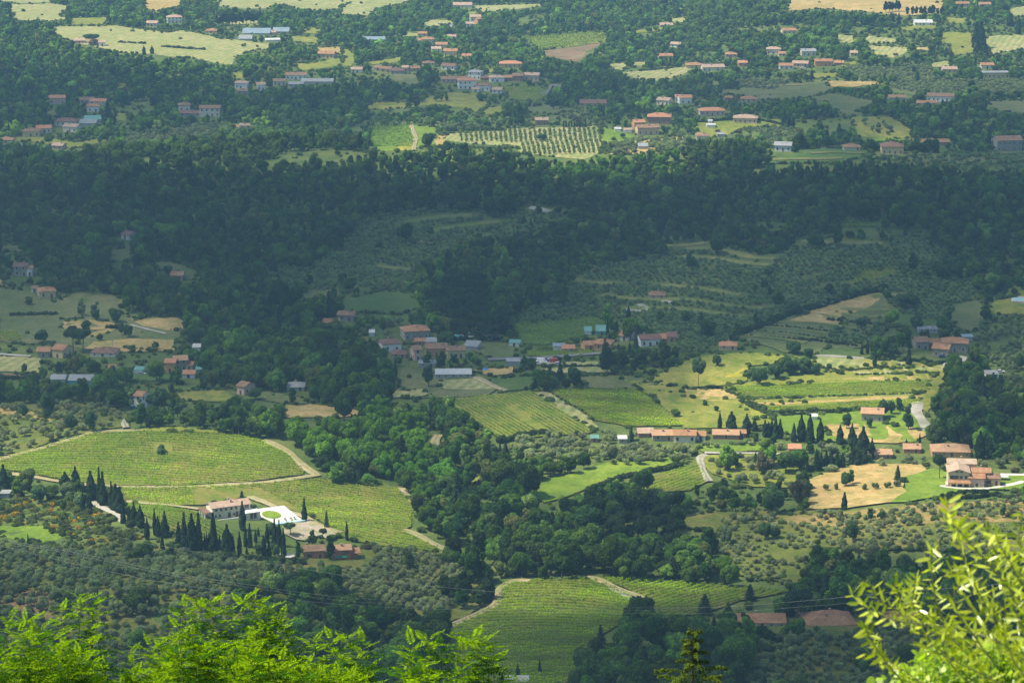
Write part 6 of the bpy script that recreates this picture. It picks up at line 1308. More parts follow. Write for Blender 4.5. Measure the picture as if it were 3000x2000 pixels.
ci = (rng.uniform(0, 1, (n, 1)) > np.cumsum(pr, 1)).sum(1).clip(0, 5); C_ = base[ci]*np.clip(rng.lognormal(0, .30, (n, 1)), .5, 1.9)*np.array([[1, 1, 1]])+rng.normal(0, .006, (n, 3))*[1, .4, 1]; C_ = np.clip(C_, .012, .4)
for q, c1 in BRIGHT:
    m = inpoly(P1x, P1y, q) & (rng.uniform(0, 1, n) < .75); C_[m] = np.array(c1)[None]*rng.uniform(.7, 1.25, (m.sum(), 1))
C_ *= np.array([[1.75, 1.85, .95]])*np.interp(Y, [1300, 1500, 1850, 2000], [1.12, .95, .80, 1.35])[:, None]  # by distance: haze light put into far trees' colour, shade into ridge trees'
kd = np.where(rng.uniform(0, 1, n) < .22+.2*(vnoise(X, Y, 30, 31) > .1), 1, 0)
for q in PINEZ: kd[inpoly(P1x, P1y, q)] = 2
C_[kd == 2] = np.array([.05, .085, .035])*rng.uniform(.8, 1.2, ((kd == 2).sum(), 1))
SZ = S_*rng.uniform(.75, 1.3, n)
ev = (kd != 2) & (rng.uniform(0, 1, n) < np.where(vnoise(X, Y, 45, 71) > .1, .10, .02)); kd[ev] = 3; C_[ev] = np.array([.05, .08, .045])*rng.uniform(.7, 1.2, (ev.sum(), 1))
for i, k in enumerate(('broad', 'tall', 'umbrella', 'conifer')):
    m = kd == i; add(k, X[m], Y[m], S_[m]*(.75 if i == 2 else 1), SZ[m]*(.8 if i else 1), C_[m])
# bushes: edges of fields, gardens, groves
X, Y = grid(5.5, y0=830); n = len(X); P_ = proj(X, Y, hgt(X, Y)+.5); den = np.full(n, .30)
fin = np.zeros(n, bool)
for q in OPEN+list(VY.values()): fin |= inpoly(P_[0], P_[1], q)
den[fin] = 0.012
for q in SPARSE: m = inpoly(P_[0], P_[1], q) & ~fin; den[m] = .65
for q in VY.values(): den[inpoly(P_[0], P_[1], q)] = 0
for q in OLVP: m = inpoly(P_[0], P_[1], q); den[m] = .10
for q in pcs(('I',[(860,172),(1180,72),(1640,72),(1690,112),(1520,172),(1540,272),(1450,332),(1130,372),(850,382)]), ('H',[(950,300),(1400,180),(2100,10),(1950,135),(1400,335)]), ('G',[(-60,500),(300,500),(440,615),(-60,560)])): den[inpoly(P_[0], P_[1], q)] = 0
scr = inpoly(P_[0], P_[1], pc('G', [(-60,300),(400,310),(860,430),(1000,560),(700,640),(430,640),(480,580),(300,490),(-60,490)])); den[scr] = .95
m = rng.uniform(0, 1, n) < den; X, Y = X[m], Y[m]; scr = scr[m]; S_ = rng.uniform(.5, 1.35, len(X)); b = blocked(X, Y, S_*1.4); X, Y, S_, scr = X[~b], Y[~b], S_[~b], scr[~b]
C_ = np.array([[.17, .235, .06]])*rng.uniform(.6, 1.45, (len(X), 1))+rng.normal(0, .008, (len(X), 3)); m = rng.uniform(0, 1, len(X)) < .12; C_[m] = [.16, .14, .08]
m = scr & (rng.uniform(0, 1, len(X)) < .33); C_[m] = np.array([.50, .34, .02]); add('bush', X, Y, S_, S_*rng.uniform(.8, 1.2, len(X)), np.clip(C_, .02, 1))
# close set scrub with gorse on the left slope
W = unproj(*zip(*pc('G', [(-60,300),(1000,300),(1000,640),(-60,640)]))); X, Y = grid(3.0, W[:, 0].min(), W[:, 0].max(), W[:, 1].min(), W[:, 1].max())
P_ = proj(X, Y, hgt(X, Y)+.5); m = inpoly(P_[0], P_[1], pc('G', [(-60,290),(300,300),(520,330),(700,380),(860,450),(1000,570),(700,650),(450,650),(480,580),(320,485),(-60,485)])); X, Y = X[m], Y[m]
S_ = rng.uniform(.5, 1.3, len(X)); b = blocked(X, Y, S_); X, Y, S_ = X[~b], Y[~b], S_[~b]; C_ = np.array([[.15, .19, .06]])*rng.uniform(.5, 1.3, (len(X), 1)); P_ = proj(X, Y, hgt(X, Y))
m = (rng.uniform(0, 1, len(X)) < .5*np.clip(1-np.abs(P_[1]-1200)/45, 0, 1)) & (vnoise(X, Y, 7, 9) > -.15); C_[m] = [.60, .42, .02]; S_[m] *= .55; add('bush', X, Y, S_, S_*rng.uniform(.8, 1.2, len(X)), C_)
# rough growth along field edges
ex, ey = [], []
for W, mt in EDGES:
    if mt in ('soil', 'flower', 'vine') and rng.uniform() < .4: continue
    W = np.array(W)
    for i in range(len(W)):
        a, b_ = W[i], W[(i+1) % len(W)]; L = np.linalg.norm(b_-a)
        if L < .5: continue
        if vnoise(a[:1], a[1:2], 16, 61)[0] < -.05: continue
        for q in np.arange(0, L, 2.1): ex.append(a[0]+(b_-a)[0]*q/L); ey.append(a[1]+(b_-a)[1]*q/L)
X = np.array(ex)+rng.normal(0, .7, len(ex)); Y = np.array(ey)+rng.normal(0, .7, len(ex)); m = (rng.uniform(0, 1, len(X)) < .5) & (Y < 3100); X, Y = X[m], Y[m]; S_ = rng.uniform(.35, 1.1, len(X))
b = blocked(X, Y, S_*1.2)
P_ = proj(X, Y, hgt(X, Y))
for q in VY.values(): b |= inpoly(P_[0], P_[1], q)
for q in pcs(('H',[(930,310),(1200,225),(1700,80),(2400,-60),(2400,40),(1950,160),(1560,310),(1300,360)]),('I',[(880,172),(1180,82),(1700,80),(2300,140),(2300,240),(1750,280),(1540,320),(1130,360),(870,360)])): b |= inpoly(P_[0], P_[1], q)
add('bush', X[~b], Y[~b], S_[~b], S_[~b], np.array([[.15, .22, .06]])*rng.uniform(.5, 1.3, ((~b).sum(), 1)))
# hedges and planted lines: (crop, points, spacing m, size, tint)
def line(k, crop, pts, sp, size, col, jit=.3):
    W = unproj(*zip(*[(OFF[crop][0]+x/3, OFF[crop][1]+y/3) for x, y in pts]))[:, :2]; xs, ys = [], []
    for i in range(len(W)-1):
        L = np.linalg.norm(W[i+1]-W[i])
        for q in np.arange(0, L, sp): t_ = q/L; p = W[i]+(W[i+1]-W[i])*t_; xs.append(p[0]); ys.append(p[1])
    xs = np.array(xs)+rng.normal(0, jit, len(xs)); ys = np.array(ys)+rng.normal(0, jit, len(ys)); s_ = size*rng.uniform(.8, 1.2, len(xs))
    add(k, xs, ys, s_, s_*rng.uniform(.9, 1.2, len(xs)), np.array([col])*rng.uniform(.75, 1.3, (len(xs), 1)))
D1 = (.05, .085, .03); D2 = (.08, .12, .05)
for a in [('I',[(1755,305),(1830,285),(1900,270),(2110,255)],1.0,.75,D1),('I',[(1760,315),(1900,300),(2000,300),(2200,275)],1.3,.8,D1),('I',[(2130,280),(2351,315)],2.2,.85,D2),
          ('E',[(610,778),(1150,772)],1.2,.9,D1),('E',[(1300,972),(1180,1000)],2,.8,D2),('E',[(1700,1012),(1900,1018)],1.6,.55,D1),('E',[(1400,1120),(1740,1320)],1.5,.5,D1),('E',[(1540,957),(1780,957)],1.6,.6,D2),
          ('F',[(700,1300),(900,1285),(1100,1265),(1240,1250)],1.5,.8,D1),('F',[(1290,905),(1560,915),(1800,935),(1870,910)],1.3,.7,D1),('F',[(1000,1000),(1200,985),(1430,968)],1.4,.7,(.09,.15,.04)),('F',[(1190,1020),(1500,1012),(1770,1005)],1.6,.6,(.09,.15,.04)),
          ('F',[(450,1190),(900,1172),(1650,1145)],1.5,.6,(.10,.17,.04)),('F',[(400,1200),(470,1240),(600,1300)],1.7,.8,D2),('F',[(0,1112),(300,1105)],1.6,.5,D1),('F',[(340,770),(700,615),(900,560),(1200,470),(1400,430)],1.8,1.3,D1),
          ('F',[(420,750),(900,790)],2.2,.6,D2),('F',[(480,720),(1000,770)],2.2,.6,D2),('F',[(600,680),(1100,730)],2.2,.6,D2),('F',[(520,650),(560,640)],2,.8,D1),('F',[(800,770),(1200,820)],2.2,.7,D1),('F',[(1000,640),(1400,680)],2.5,.8,D2),
          ('H',[(870,260),(1000,205),(1200,140),(1400,100)],1.7,1.3,D2),('H',[(1700,250),(1950,155),(2150,115),(2351,75)],1.5,1.0,D2),
          ('C',[(100,845),(440,815),(680,862)],1.8,.9,D1),('C',[(1250,990),(1650,975)],2,.7,D2),('A',[(820,295),(1000,305)],2,.8,D2),('A',[(1120,325),(1300,340),(1420,345)],2,.9,D2),('B',[(740,905),(1140,900)],1.6,.8,D1),
          ('C',[(1150,180),(1500,190)],2,1.3,D2),('D',[(740,695),(830,700)],1.6,1,D2),('D',[(0,1045),(260,1040)],2,.9,D2),('G',[(900,700),(2100,760)],2.5,1.3,D2),('E',[(1100,1480),(1240,1440),(1420,1420)],2,1.2,D2), ('D',[(420,635),(570,628)],1.8,.7,D2), ('D',[(75,610),(390,600)],1.8,1.0,D2)]:
    line('bush', *a)
for a in [('A',[(1500,180),(1800,160)],4,1.0,D1),('C',[(1400,90),(1500,80)],4,.9,D1),('C',[(1550,110),(1790,110)],4,.9,D1)]: line('tall', *a)
cat_ = {k: [np.concatenate([t_[i] for t_ in v]) for i in range(5)] for k, v in ALL.items() if v}
def zone(k, x, y):
    olive = k == 'olive'
    Z_ = [((0, 900, 1330, 1600), 'on the dim hillside at the lower left', 0), ((0, 700, 1200, 1330), 'on the slope between gorse and cream villa', 0), ((700, 1180, 1230, 1520), 'on the grove slope right of the red farmhouse', 0),
          ((900, 1560, 1480, 1600), 'in the dark belt at the bottom of the valley', 0), ((1500, 2352, 1430, 1600), 'below the rust roofed farmhouses', 0), ((1560, 2352, 1330, 1430), 'in the dark belt behind the rust roofed farmhouses', 0),
          ((1780, 2352, 1130, 1330), 'on the orange tinted slope under the large cream villa', 0), ((1500, 1780, 1230, 1400), 'on the grassy slope beside the front vineyard', 0), ((1500, 1800, 1050, 1230), 'in the thicket left of the dry meadow', 0),
          ((940, 1560, 1230, 1400), 'in the stream wood above the front vineyard', 0), ((940, 1560, 1090, 1230), 'in the stream wood below the bright meadow', 0), ((1060, 1800, 960, 1090), 'below the terraced farm row', 0), ((0, 560, 930, 1010), 'in the olive yard above the vineyard mound', 0), ((560, 1120, 900, 1100), 'in the valley wood right of the vineyard mound', 0), ((2050, 2352, 850, 1100), 'in the wood along the white road', 0), ((1780, 2352, 1040, 1140), 'around the large cream villa', 0)]
    for (x0, x1, y0, y1), t_, _ in Z_:
        if x0 <= x < x1 and y0 <= y < y1: return t_
    return 'on the valley floor beyond the lower slopes'
AD = dict(broad='leafy green broadleaf tree', tall='upright leafy tree', olive='silvery round olive tree', bush='low rounded green bush', umbrella='pine with a raised flat crown', conifer='pointed dark conifer')
GRP = dict(broad='broadleaf trees', tall='upright trees', olive='olive trees', bush='bushes', umbrella='pines', conifer='conifers')
STUFFN = dict(broad='broadleaf_woodland', tall='upright_woodland', olive='olive_groves', bush='undergrowth', umbrella='pine_woodland', conifer='conifer_woodland')
NHAND = dict(broad=95, tall=20, olive=6, bush=0, umbrella=12, conifer=12)
for k, (X, Y, S_, SZ, C_) in cat_.items():
    Z = hgt(X, Y); px, py, f = proj(X, Y, Z+S_*2); size = S_*KR[k]/f; inside = (px > 5) & (px < 2347) & (py > 5) & (py < 1563)
    cover = (py > 1420) & (px < 860)           # behind the near foliage
    cover |= (py > 1380) & (px > 2150) & (py-1380 > (2352-px)*0.0)
    sc_ = np.where(inside & ~cover, size, -1); nt_ = 300-NHAND[k]-2
    if k in ('bush', 'umbrella', 'conifer'): nt_ = 200 if k == 'bush' else 120
    top = np.argsort(-sc_)[:nt_]; top = top[sc_[top] > 0]; rest = np.ones(len(X), bool); rest[top] = False
    for i in top:
        zt = zone(k, px[i], py[i]); tree(k, int(rng.integers(0, 99)), (X[i], Y[i]), float(S_[i]), float(SZ[i]), C_[i], float(rng.uniform(0, 6.28)), AD[k]+' '+zt, GRP[k]+' '+zt)
    zz = hgt(X, Y)-0.05
    instancer(STUFFN[k], k, np.stack([X[rest], Y[rest], zz[rest]], 1), np.stack([S_[rest], S_[rest], SZ[rest]], 1), rng.uniform(0, 6.28, rest.sum()), C_[rest], None)
    print(k, len(X))
# ------------------------------------------------------------------ vineyards: every row of vines is a part
M_VINE = leaf_mat('vine_leaves', (0.27, 0.41, 0.012), trans=0.42, var=0.6); M_VINED = leaf_mat('vine_leaves_deep', (0.16, 0.28, 0.025), trans=0.4, var=0.5)
M_POST = plain('vineyard_post', (0.30, 0.25, 0.19), 0.9, 0.3, 2)
def vineyard(key, crop, a, b, sp, label, hh=1.5, qpm=12, leaf=0.32, mat=None, bend=0.0, gaps=0.06, cuts=(), wid=.65):
    poly = VY[key]; W = unproj([p[0] for p in poly], [p[1] for p in poly])[:, :2]
    A, B = at(crop, *a)[:2], at(crop, *b)[:2]; d = (B-A)/np.linalg.norm(B-A); n_ = np.array([-d[1], d[0]])
    u = W@n_; c0 = W.mean(0); root = empty('vineyard', (c0[0], c0[1], float(hgt(*c0))), 0, label, 'vineyard')
    ctr = np.array([c0[0], c0[1], float(hgt(*c0))]); rr = np.random.default_rng(abs(hash(key)) % 1000 if False else len(key)*7+3)
    k = 0; s0, s1 = (W@d).min()-5, (W@d).max()+5; t = u.min()+sp/2
    Wl = [tuple(x) for x in W]; CW = [[tuple(x) for x in unproj([p[0] for p in c_], [p[1] for p in c_])[:, :2]] for c_ in cuts]
    while t < u.max():
        s = np.arange(s0, s1, 0.5); X = d[0]*s+n_[0]*t; Y = d[1]*s+n_[1]*t
        if bend: off = bend*np.sin((s-s0)/(s1-s0)*math.pi); X = X+n_[0]*off; Y = Y+n_[1]*off
        ins = inpoly(X, Y, Wl)
        for c_ in CW: ins &= ~inpoly(X, Y, c_)
        # leave out vines missing here and there
        miss = vnoise(X, Y, 3.0, 77) > (1-gaps*3.2); ins &= ~miss
        X, Y = X[ins], Y[ins]; t += sp
        if len(X) < 4: continue
        RX, RY = X, Y; br = np.flatnonzero(np.hypot(np.diff(RX), np.diff(RY)) > 3.2)+1
        for seg in np.split(np.arange(len(RX)), br):
          if len(seg) < 4: continue
          X, Y = RX[seg], RY[seg]
          m = max(8, int(len(X)*0.5*qpm)); i = rr.integers(0, len(X), m); zz = rr.uniform(0, 1, m)
          wv = wid*(0.30+0.18*np.sin(X[i]*1.7+Y[i]*1.3)**2); off = rr.normal(0, 1, m)*wv; al = rr.uniform(-.3, .3, m)
          px_ = X[i]+d[0]*al+n_[0]*off; py_ = Y[i]+d[1]*al+n_[1]*off; vig = 1+.22*np.sin(X[i]*.55+t)+.15*np.sin(Y[i]*.9)
          z = hgt(px_, py_)+.35+zz*(hh-.35)*vig
          C_ = np.stack([px_, py_, z], 1)-ctr; D_ = np.stack([n_[0]*off*2, n_[1]*off*2, .5+zz], 1)+rr.normal(0, .5, (m, 3))
          V, F = quads(C_, D_, leaf*rr.uniform(.6, 1.5, m), rr); lv = np.clip(.3+.35*zz+rr.normal(0, .17, m)+.12*(vig-1)+.6*vnoise(X[i], Y[i], 3.5, 51)+.5*vnoise(X[i], Y[i], 12, 52)-.05, 0, 1)
          me = nmesh('vine_row', [(V, F, 0)], lv=[lv]); o = mobj('vine_row', me, mat or M_VINE, root); k += 1
          # posts every few metres, one joined part per row end is enough to read as a trellis
          if key in ('mound', 'front', 'lower_left', 'slope_fan', 'striped') and len(X) > 30:
              g = []
              for q in range(0, len(X), 14):
                  V, F = box(X[q]-.05-ctr[0], X[q]+.05-ctr[0], Y[q]-.05-ctr[1], Y[q]+.05-ctr[1], float(hgt(X[q], Y[q]))-ctr[2]-.2, float(hgt(X[q], Y[q]))-ctr[2]+hh+.35); g.append((V, F, 0))
              po = mobj('trellis_posts', nmesh('trellis_posts', g), M_POST, o); po['kind'] = 'stuff'
    return k
house_cut = [(440, 1125), (600, 1125), (700, 1178), (720, 1215), (460, 1215)]
tot = 0
tot += vineyard('mound', 'D', (500, 1480), (1700, 1545), 2.9, 'big bright vineyard on the rounded mound at the left', 1.5, 11, .36, bend=4, gaps=.08, cuts=[[(352,1018),(395,1018),(395,1045),(352,1045)]])
tot += vineyard('lower_left', 'G', (1500, 225), (2300, 330), 2.8, 'long vineyard falling from the villa towards the stream wood', 1.5, 11, .36, bend=5, cuts=[house_cut])
tot += vineyard('under_villa', 'G', (900, 360), (1500, 560), 2.2, 'small vineyard between villa drive and cypress row', 1.5, 11, .36, mat=M_VINED)
tot += vineyard('striped', 'E', (1250, 1130), (1740, 1410), 2.3, 'vineyard with clearly striped diagonal rows', 1.3, 14, .30, wid=.45, mat=M_VINED, gaps=0.01, cuts=[pc('E', [(1130,1240),(1200,1230),(1410,1400),(1340,1400),(1240,1330)])])
tot += vineyard('beside_striped', 'E', (1420, 1180), (2100, 1225), 2.3, 'patchy vineyard right of the striped one', 1.4, 10, .38, gaps=.1)
tot += vineyard('slope_fan', 'H', (2040, 190), (2351, 85), 2.7, 'vineyard on the slope beside the bright meadow', 1.4, 10, .34)
tot += vineyard('front', 'H', (1100, 960), (2000, 985), 2.7, 'nearest vineyard in the middle of the bottom of the valley', 1.6, 16, .34, bend=6, gaps=.03)
tot += vineyard('front_right', 'I', (0, 1010), (300, 920), 2.5, 'vineyard strip right of the nearest one with slanting rows', 1.6, 15, .34, gaps=.02)
tot += vineyard('right_strip', 'F', (450, 1130), (1690, 1090), 3.2, 'broad vineyard strip between two hay strips', 1.5, 10, .36, gaps=.12)
tot += vineyard('right_lower', 'F', (600, 1250), (1640, 1200), 2.6, 'narrow vineyard strip above the farmhouse lawn', 1.5, 10, .36, gaps=.1)
tot += vineyard('hill_patch', 'F', (1140, 375), (1500, 290), 3.0, 'small neat vineyard patch among dim olive terraces', 1.5, 7, .42, mat=M_VINED)
tot += vineyard('dim_slope', 'E', (1130, 700), (1800, 620), 3.0, 'shaded vineyard on the slope left of the cypresses', 1.4, 6, .45, mat=M_VINED)
tot += vineyard('terrace_rows', 'C', (1090, 1550), (1640, 1545), 3.5, 'thin vine rows at the top of the olive hillside', 1.4, 6, .5, mat=M_VINED)
tot += vineyard('far_rows', 'B', (1220, 285), (1830, 245), 5.5, 'light far vineyard rows above the ploughed field', 1.6, 5, .6, mat=M_VINED)
tot += vineyard('left_rows', 'B', (210, 900), (470, 900), 4.0, 'vine rows left of the far orchard track', 1.5, 5, .55, mat=M_VINED)
tot += vineyard('mid_rows', 'B', (1120, 610), (1400, 680), 4.5, 'slanting vine rows right of the biggest white villa', 1.5, 5, .55, mat=M_VINED)
tot += vineyard('lower_dim', 'D', (0, 740), (120, 780), 2.8, 'few short vine rows at the left edge of the hillside', 1.6, 8, .42, mat=M_VINED)
tot += vineyard('hamlet_plot', 'E', (1290, 870), (1700, 865), 2.6, 'narrow kitchen vineyard below the small orange cottage', 1.4, 7, .42, mat=M_VINED)
print('rows', tot)
# ------------------------------------------------------------------ near foliage on the viewer's own hillside
def world_at(px, py, dist):
    u = (px-1176)/FPX; v = (py-784)/FPX; d = Vector((u, CT-v*ST, -ST-v*CT)); return Vector((0, 0, CAMH))+d*(dist/d.y)
NR = np.random.default_rng(42)
def pinnate(rr, L=0.24, n=9, lw=0.019, ll=0.046):
    """one feather leaf lying along +x, drooping; leaflets in pairs"""
    V, F, lv = [], [], []
    def P(t): return np.array([t*L, 0, 0.05*L*math.sin(t*2.5)-0.30*L*t*t])
    st = [P(t) for t in np.linspace(0, 1, 5)]; tv, tf = tube([tuple(p) for p in st], 0.0016, 3)
    V += tv; F += [list(f) for f in tf]; lv += [.6]*len(tf)
    for i in range(n):
        t = .16+.82*i/(n-1); p = P(t); s = math.sin(.5+2.4*t)**.6
        for sg in (-1, 1):
            l = ll*s*rr.uniform(.85, 1.15); wd = lw*s*rr.uniform(.85, 1.1); dr = np.array([.42, sg*.9, -.12+rr.uniform(-.2, .2)]); dr /= np.linalg.norm(dr)
            sd = np.array([dr[1], -dr[0], rr.uniform(-.3, .3)])*sg; sd /= np.linalg.norm(sd); b = len(V); q = p+dr*.004
            V += [tuple(q), tuple(q+dr*l*.45+sd*wd*.5), tuple(q+dr*l), tuple(q+dr*l*.45-sd*wd*.5)]; F.append([b, b+1, b+2, b+3]); lv.append(np.clip(.5+rr.normal(0, .18), 0, 1))
    q = P(1); b = len(V); V += [tuple(q), tuple(q+np.array([ll*.5, lw*.5, -.004])), tuple(q+np.array([ll, 0, -.01])), tuple(q+np.array([ll*.5, -lw*.5, -.004]))]; F.append([b, b+1, b+2, b+3]); lv.append(.6)
    return np.array(V), np.array(F), np.array(lv)
M_ACA = leaf_mat('acacia_leaflets', (0.18, 0.31, 0.004), trans=0.36, var=0.75); M_ACA_SHADED = leaf_mat('acacia_leaflets_shaded', (0.04, 0.115, 0.006), trans=0.3, var=0.6)  # bright tips, dark inner fronds: light and shade put into the leaf colour
M_TWIG = plain('green_twig', (0.16, 0.17, 0.06), 0.8, 0.3, 20); M_NBARK = plain('near_bark', (0.10, 0.085, 0.07), 0.9, 0.3, 10)
FRONDS = [pinnate(np.random.default_rng(i), 0.30+.02*(i % 3), 8+i % 2, .036, .078) for i in range(8)]
FR_ME = []
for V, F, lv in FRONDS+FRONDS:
    me = nmesh('feather_leaf', [(V, F, 0)], lv=[lv]); me.materials.append(M_ACA if len(FR_ME) < 8 else M_ACA_SHADED); FR_ME.append(me)
def frame(dx, up):
    dx = dx.normalized(); y = up.cross(dx).normalized(); z = dx.cross(y); return Matrix((dx, y, z)).transposed()
def acacia(label, dist, tops, trunk_px, fill, nshoot, seed):
    """tops: outline of the crown (px, py of the highest leaf); fill(px) is sampled below that line"""
    rr = np.random.default_rng(seed); base = world_at(trunk_px, 1750, dist); gz = float(hgt(base.x, base.y)); root = empty('acacia_tree', (base.x, base.y, gz), 0, label, 'acacia tree')
    org = Vector((base.x, base.y, gz)); xs = np.array([t[0] for t in tops], float); ys = np.array([t[1] for t in tops], float)
    shoots = [(x, y, 0.0, 1.0) for x, y in tops if (x, y) in fill]
    for _ in range(nshoot):
        x = rr.uniform(xs.min(), xs.max()); y0 = np.interp(x, xs, ys); y = max(y0+abs(rr.normal(0, 45))+6, 1430)+rr.uniform(0, 1)**.8*max(0, 1700-y0)*.75
        shoots.append((x, y, rr.uniform(-1.8, 1.2), rr.uniform(.55, .9)))
    allV, allF, allL, offs = [[], []], [[], []], [[], []], [0, 0]
    tv, tf = tube([(0, 0, -.6), (0.1, 0, (base.z-gz)*.5), (0.05, 0, base.z-gz+.4)], [.16, .13, .08], 8)
    mobj('trunk', nmesh('trunk', [(tv, tf, 0)], smooth=True), M_NBARK, root)
    twigs = []; count = 0; off = 0
    for si, (x, y, dd, sc_) in enumerate(shoots):
        tip = world_at(x, y, dist+dd); ln = 0.95*sc_+.25; bx = tip.x+rr.uniform(-.22, .22); root_p = Vector((bx, tip.y+rr.uniform(-.2, .2), tip.z-ln))
        mid = (tip+root_p)/2+Vector((rr.uniform(-.06, .06), 0, .05)); org2 = Vector((base.x+(root_p.x-base.x)*.55, base.y+(root_p.y-base.y)*.6, root_p.z-.7))
        twigs.append(tube([tuple(q-org) for q in (org2, root_p, mid, tip)], [.018, .010, .006, .002], 4)+(0,))
        nf = int(19*sc_+6)
        for j in range(nf):
            t = (j+.5)/nf; t = t**.85; p = root_p.lerp(mid, t*2) if t < .5 else mid.lerp(tip, t*2-1)
            a = j*2.399+si; el = -.1+.75*t**2.5; d = Vector((math.cos(a)*math.cos(el), math.sin(a)*math.cos(el), math.sin(el)+.1)); k = int(rr.integers(0, 8)); s = (1.1-.30*t**3)*rr.uniform(.75, 1.2)*(.75+.25*sc_)
            old = rr.random() < (1.0-1.0*t)*1.2  # frond takes the shade-coloured leaf, more often near the shoot base
            M = frame(d, Vector((rr.normal(0, .25), rr.normal(0, .25), 1)))
            if count < 300 and dd < .6:
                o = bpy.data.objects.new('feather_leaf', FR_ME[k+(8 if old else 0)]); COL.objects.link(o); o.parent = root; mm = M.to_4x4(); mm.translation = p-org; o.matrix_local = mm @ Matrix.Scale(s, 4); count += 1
            else:
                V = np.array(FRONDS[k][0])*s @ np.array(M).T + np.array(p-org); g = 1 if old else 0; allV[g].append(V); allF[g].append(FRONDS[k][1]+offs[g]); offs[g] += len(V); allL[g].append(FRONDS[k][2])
    mobj('branch', nmesh('branch', twigs), M_TWIG, root)
    me = nmesh('foliage', [(np.concatenate(allV[g]), np.concatenate(allF[g]), g) for g in (0, 1)], lv=[np.concatenate(allL[g]) for g in (0, 1)]); o = mobj('foliage', me, [M_ACA, M_ACA_SHADED], root); o['kind'] = 'stuff'
A1 = [(-30,1440),(0,1425),(20,1420),(60,1420),(90,1440),(120,1450),(145,1400),(185,1368),(212,1385),(225,1430),(240,1480)]
acacia('feathery bright green acacia with a tall spire at the bottom left corner', 40, A1, 120, [(185,1368),(145,1400),(20,1420),(90,1440),(60,1420),(212,1385)], 112, 1)
A2 = [(240,1520),(300,1500),(345,1480),(370,1470),(410,1410),(425,1388),(455,1382),(490,1378),(505,1385),(540,1440),(560,1378),(585,1375),(610,1395),(625,1450),(645,1410),(665,1440),(700,1480)]
acacia('widest feathery acacia with several spires left of centre', 41, A2, 480, [(425,1388),(490,1378),(455,1382),(560,1378),(585,1375),(610,1395),(645,1410),(370,1470),(345,1480),(300,1500)], 235, 2)
A3 = [(690,1485),(720,1475),(760,1465),(800,1460),(830,1470),(855,1510),(862,1560)]
acacia('duller feathery acacia right of the widest one', 43, A3, 780, [(760,1465),(800,1460),(830,1470),(720,1475)], 95, 3)
A4 = [(890,1550),(930,1540),(950,1480),(985,1462),(1010,1480),(1030,1550),(1045,1510),(1060,1470),(1085,1455),(1110,1475),(1132,1500),(1120,1560)]
acacia('small two spired acacia standing alone at the bottom', 38, A4, 1040, [(985,1462),(950,1480),(1010,1480),(1085,1455),(1060,1470),(1110,1475),(1132,1500),(930,1540)], 46, 4)
# ---- yellow green fir tip
def near_fir():
    rr = np.random.default_rng(9); dist = 55; tip = world_at(1592, 1436, dist); gz = float(hgt(tip.x, tip.y)); root = empty('fir_tree', (tip.x, tip.y, gz), 0, 'fir with yellow green tips rising over the bottom edge', 'fir tree')
    H = tip.z-gz; v, f = tube([(0, 0, -.5), (0, 0, H*.6), (0, 0, H-.05)], [.16, .08, .008], 7); mobj('trunk', nmesh('trunk', [(v, f, 0)], smooth=True), M_NBARK, root)
    m1 = leaf_mat('fir_needles', (0.085, 0.125, 0.02), trans=0.3, var=.7); n = 0; z = .15
    while z < min(H*.8, 4.2):
        L = .10+z*.60*(0.85+.3*math.sin(z*7)); nb = 5 if z > .3 else 4; ph = rr.uniform(0, 6)
        for b in range(nb):
            a = ph+b*2*math.pi/nb+rr.uniform(-.3, .3); l = L*rr.uniform(.7, 1.15); m = int(60+l*300); s = rr.uniform(.05, 1, m)**.8
            wd = (.05+.13*l)*(1.05-s); y = rr.uniform(-1, 1, m)*wd; x = s*l; zz = H-z+.25*l*s-.30*l*s*s+rr.normal(0, .022, m)-np.abs(y)*.25
            C_ = np.stack([x*math.cos(a)-y*math.sin(a), x*math.sin(a)+y*math.cos(a), zz], 1); D_ = np.array([[math.cos(a)*.4, math.sin(a)*.4, 1.]])+rr.normal(0, .5, (m, 3))
            V, F = quads(C_, D_, rr.uniform(.016, .034, m), rr, 1.6); o = mobj('bough', nmesh('bough', [(V, F, 0)], lv=[np.clip(.05+.75*s+rr.normal(0, .15, m), 0, 1)]), m1, root); n += 1
        z += .20+.05*z
near_fir()
# ---- olive twigs close to the lens, out of focus
M_OLV = leaf_mat('olive_leaf', (0.46, 0.52, 0.04), trans=0.45, var=.45, gloss=0.09); M_OTW = plain('olive_twig', (0.30, 0.28, 0.18), .7, .25, 30)
def lance(L, W_, bend, rr):
    V = [(0, 0, 0), (L*.3, W_*.42, bend*.3), (L*.3, -W_*.42, bend*.3), (L*.3, 0, bend*.3-.0012), (L*.68, W_*.40, bend*.8), (L*.68, -W_*.40, bend*.8), (L*.68, 0, bend*.8-.0012), (L, 0, bend)]
    return np.array(V)*1.0, [(0, 2, 3), (0, 3, 1), (4, 6, 7), (6, 5, 7)], [(1, 3, 6, 4), (3, 2, 5, 6)]
def lm(name, L, W_, b, mat):
    V, T, Q = lance(L, W_, b, NR); me = nmesh(name, [(V, T, 0), (V, Q, 0)], smooth=True, lv=[np.full(4, NR.uniform(.3, .8)), np.full(2, NR.uniform(.3, .8))]); me.materials.append(mat); return me
OL_ME = [lm('leaf', .058+.006*(i % 3), .015+.002*(i % 2), -.006-.004*(i % 3), M_OLV) for i in range(9)]
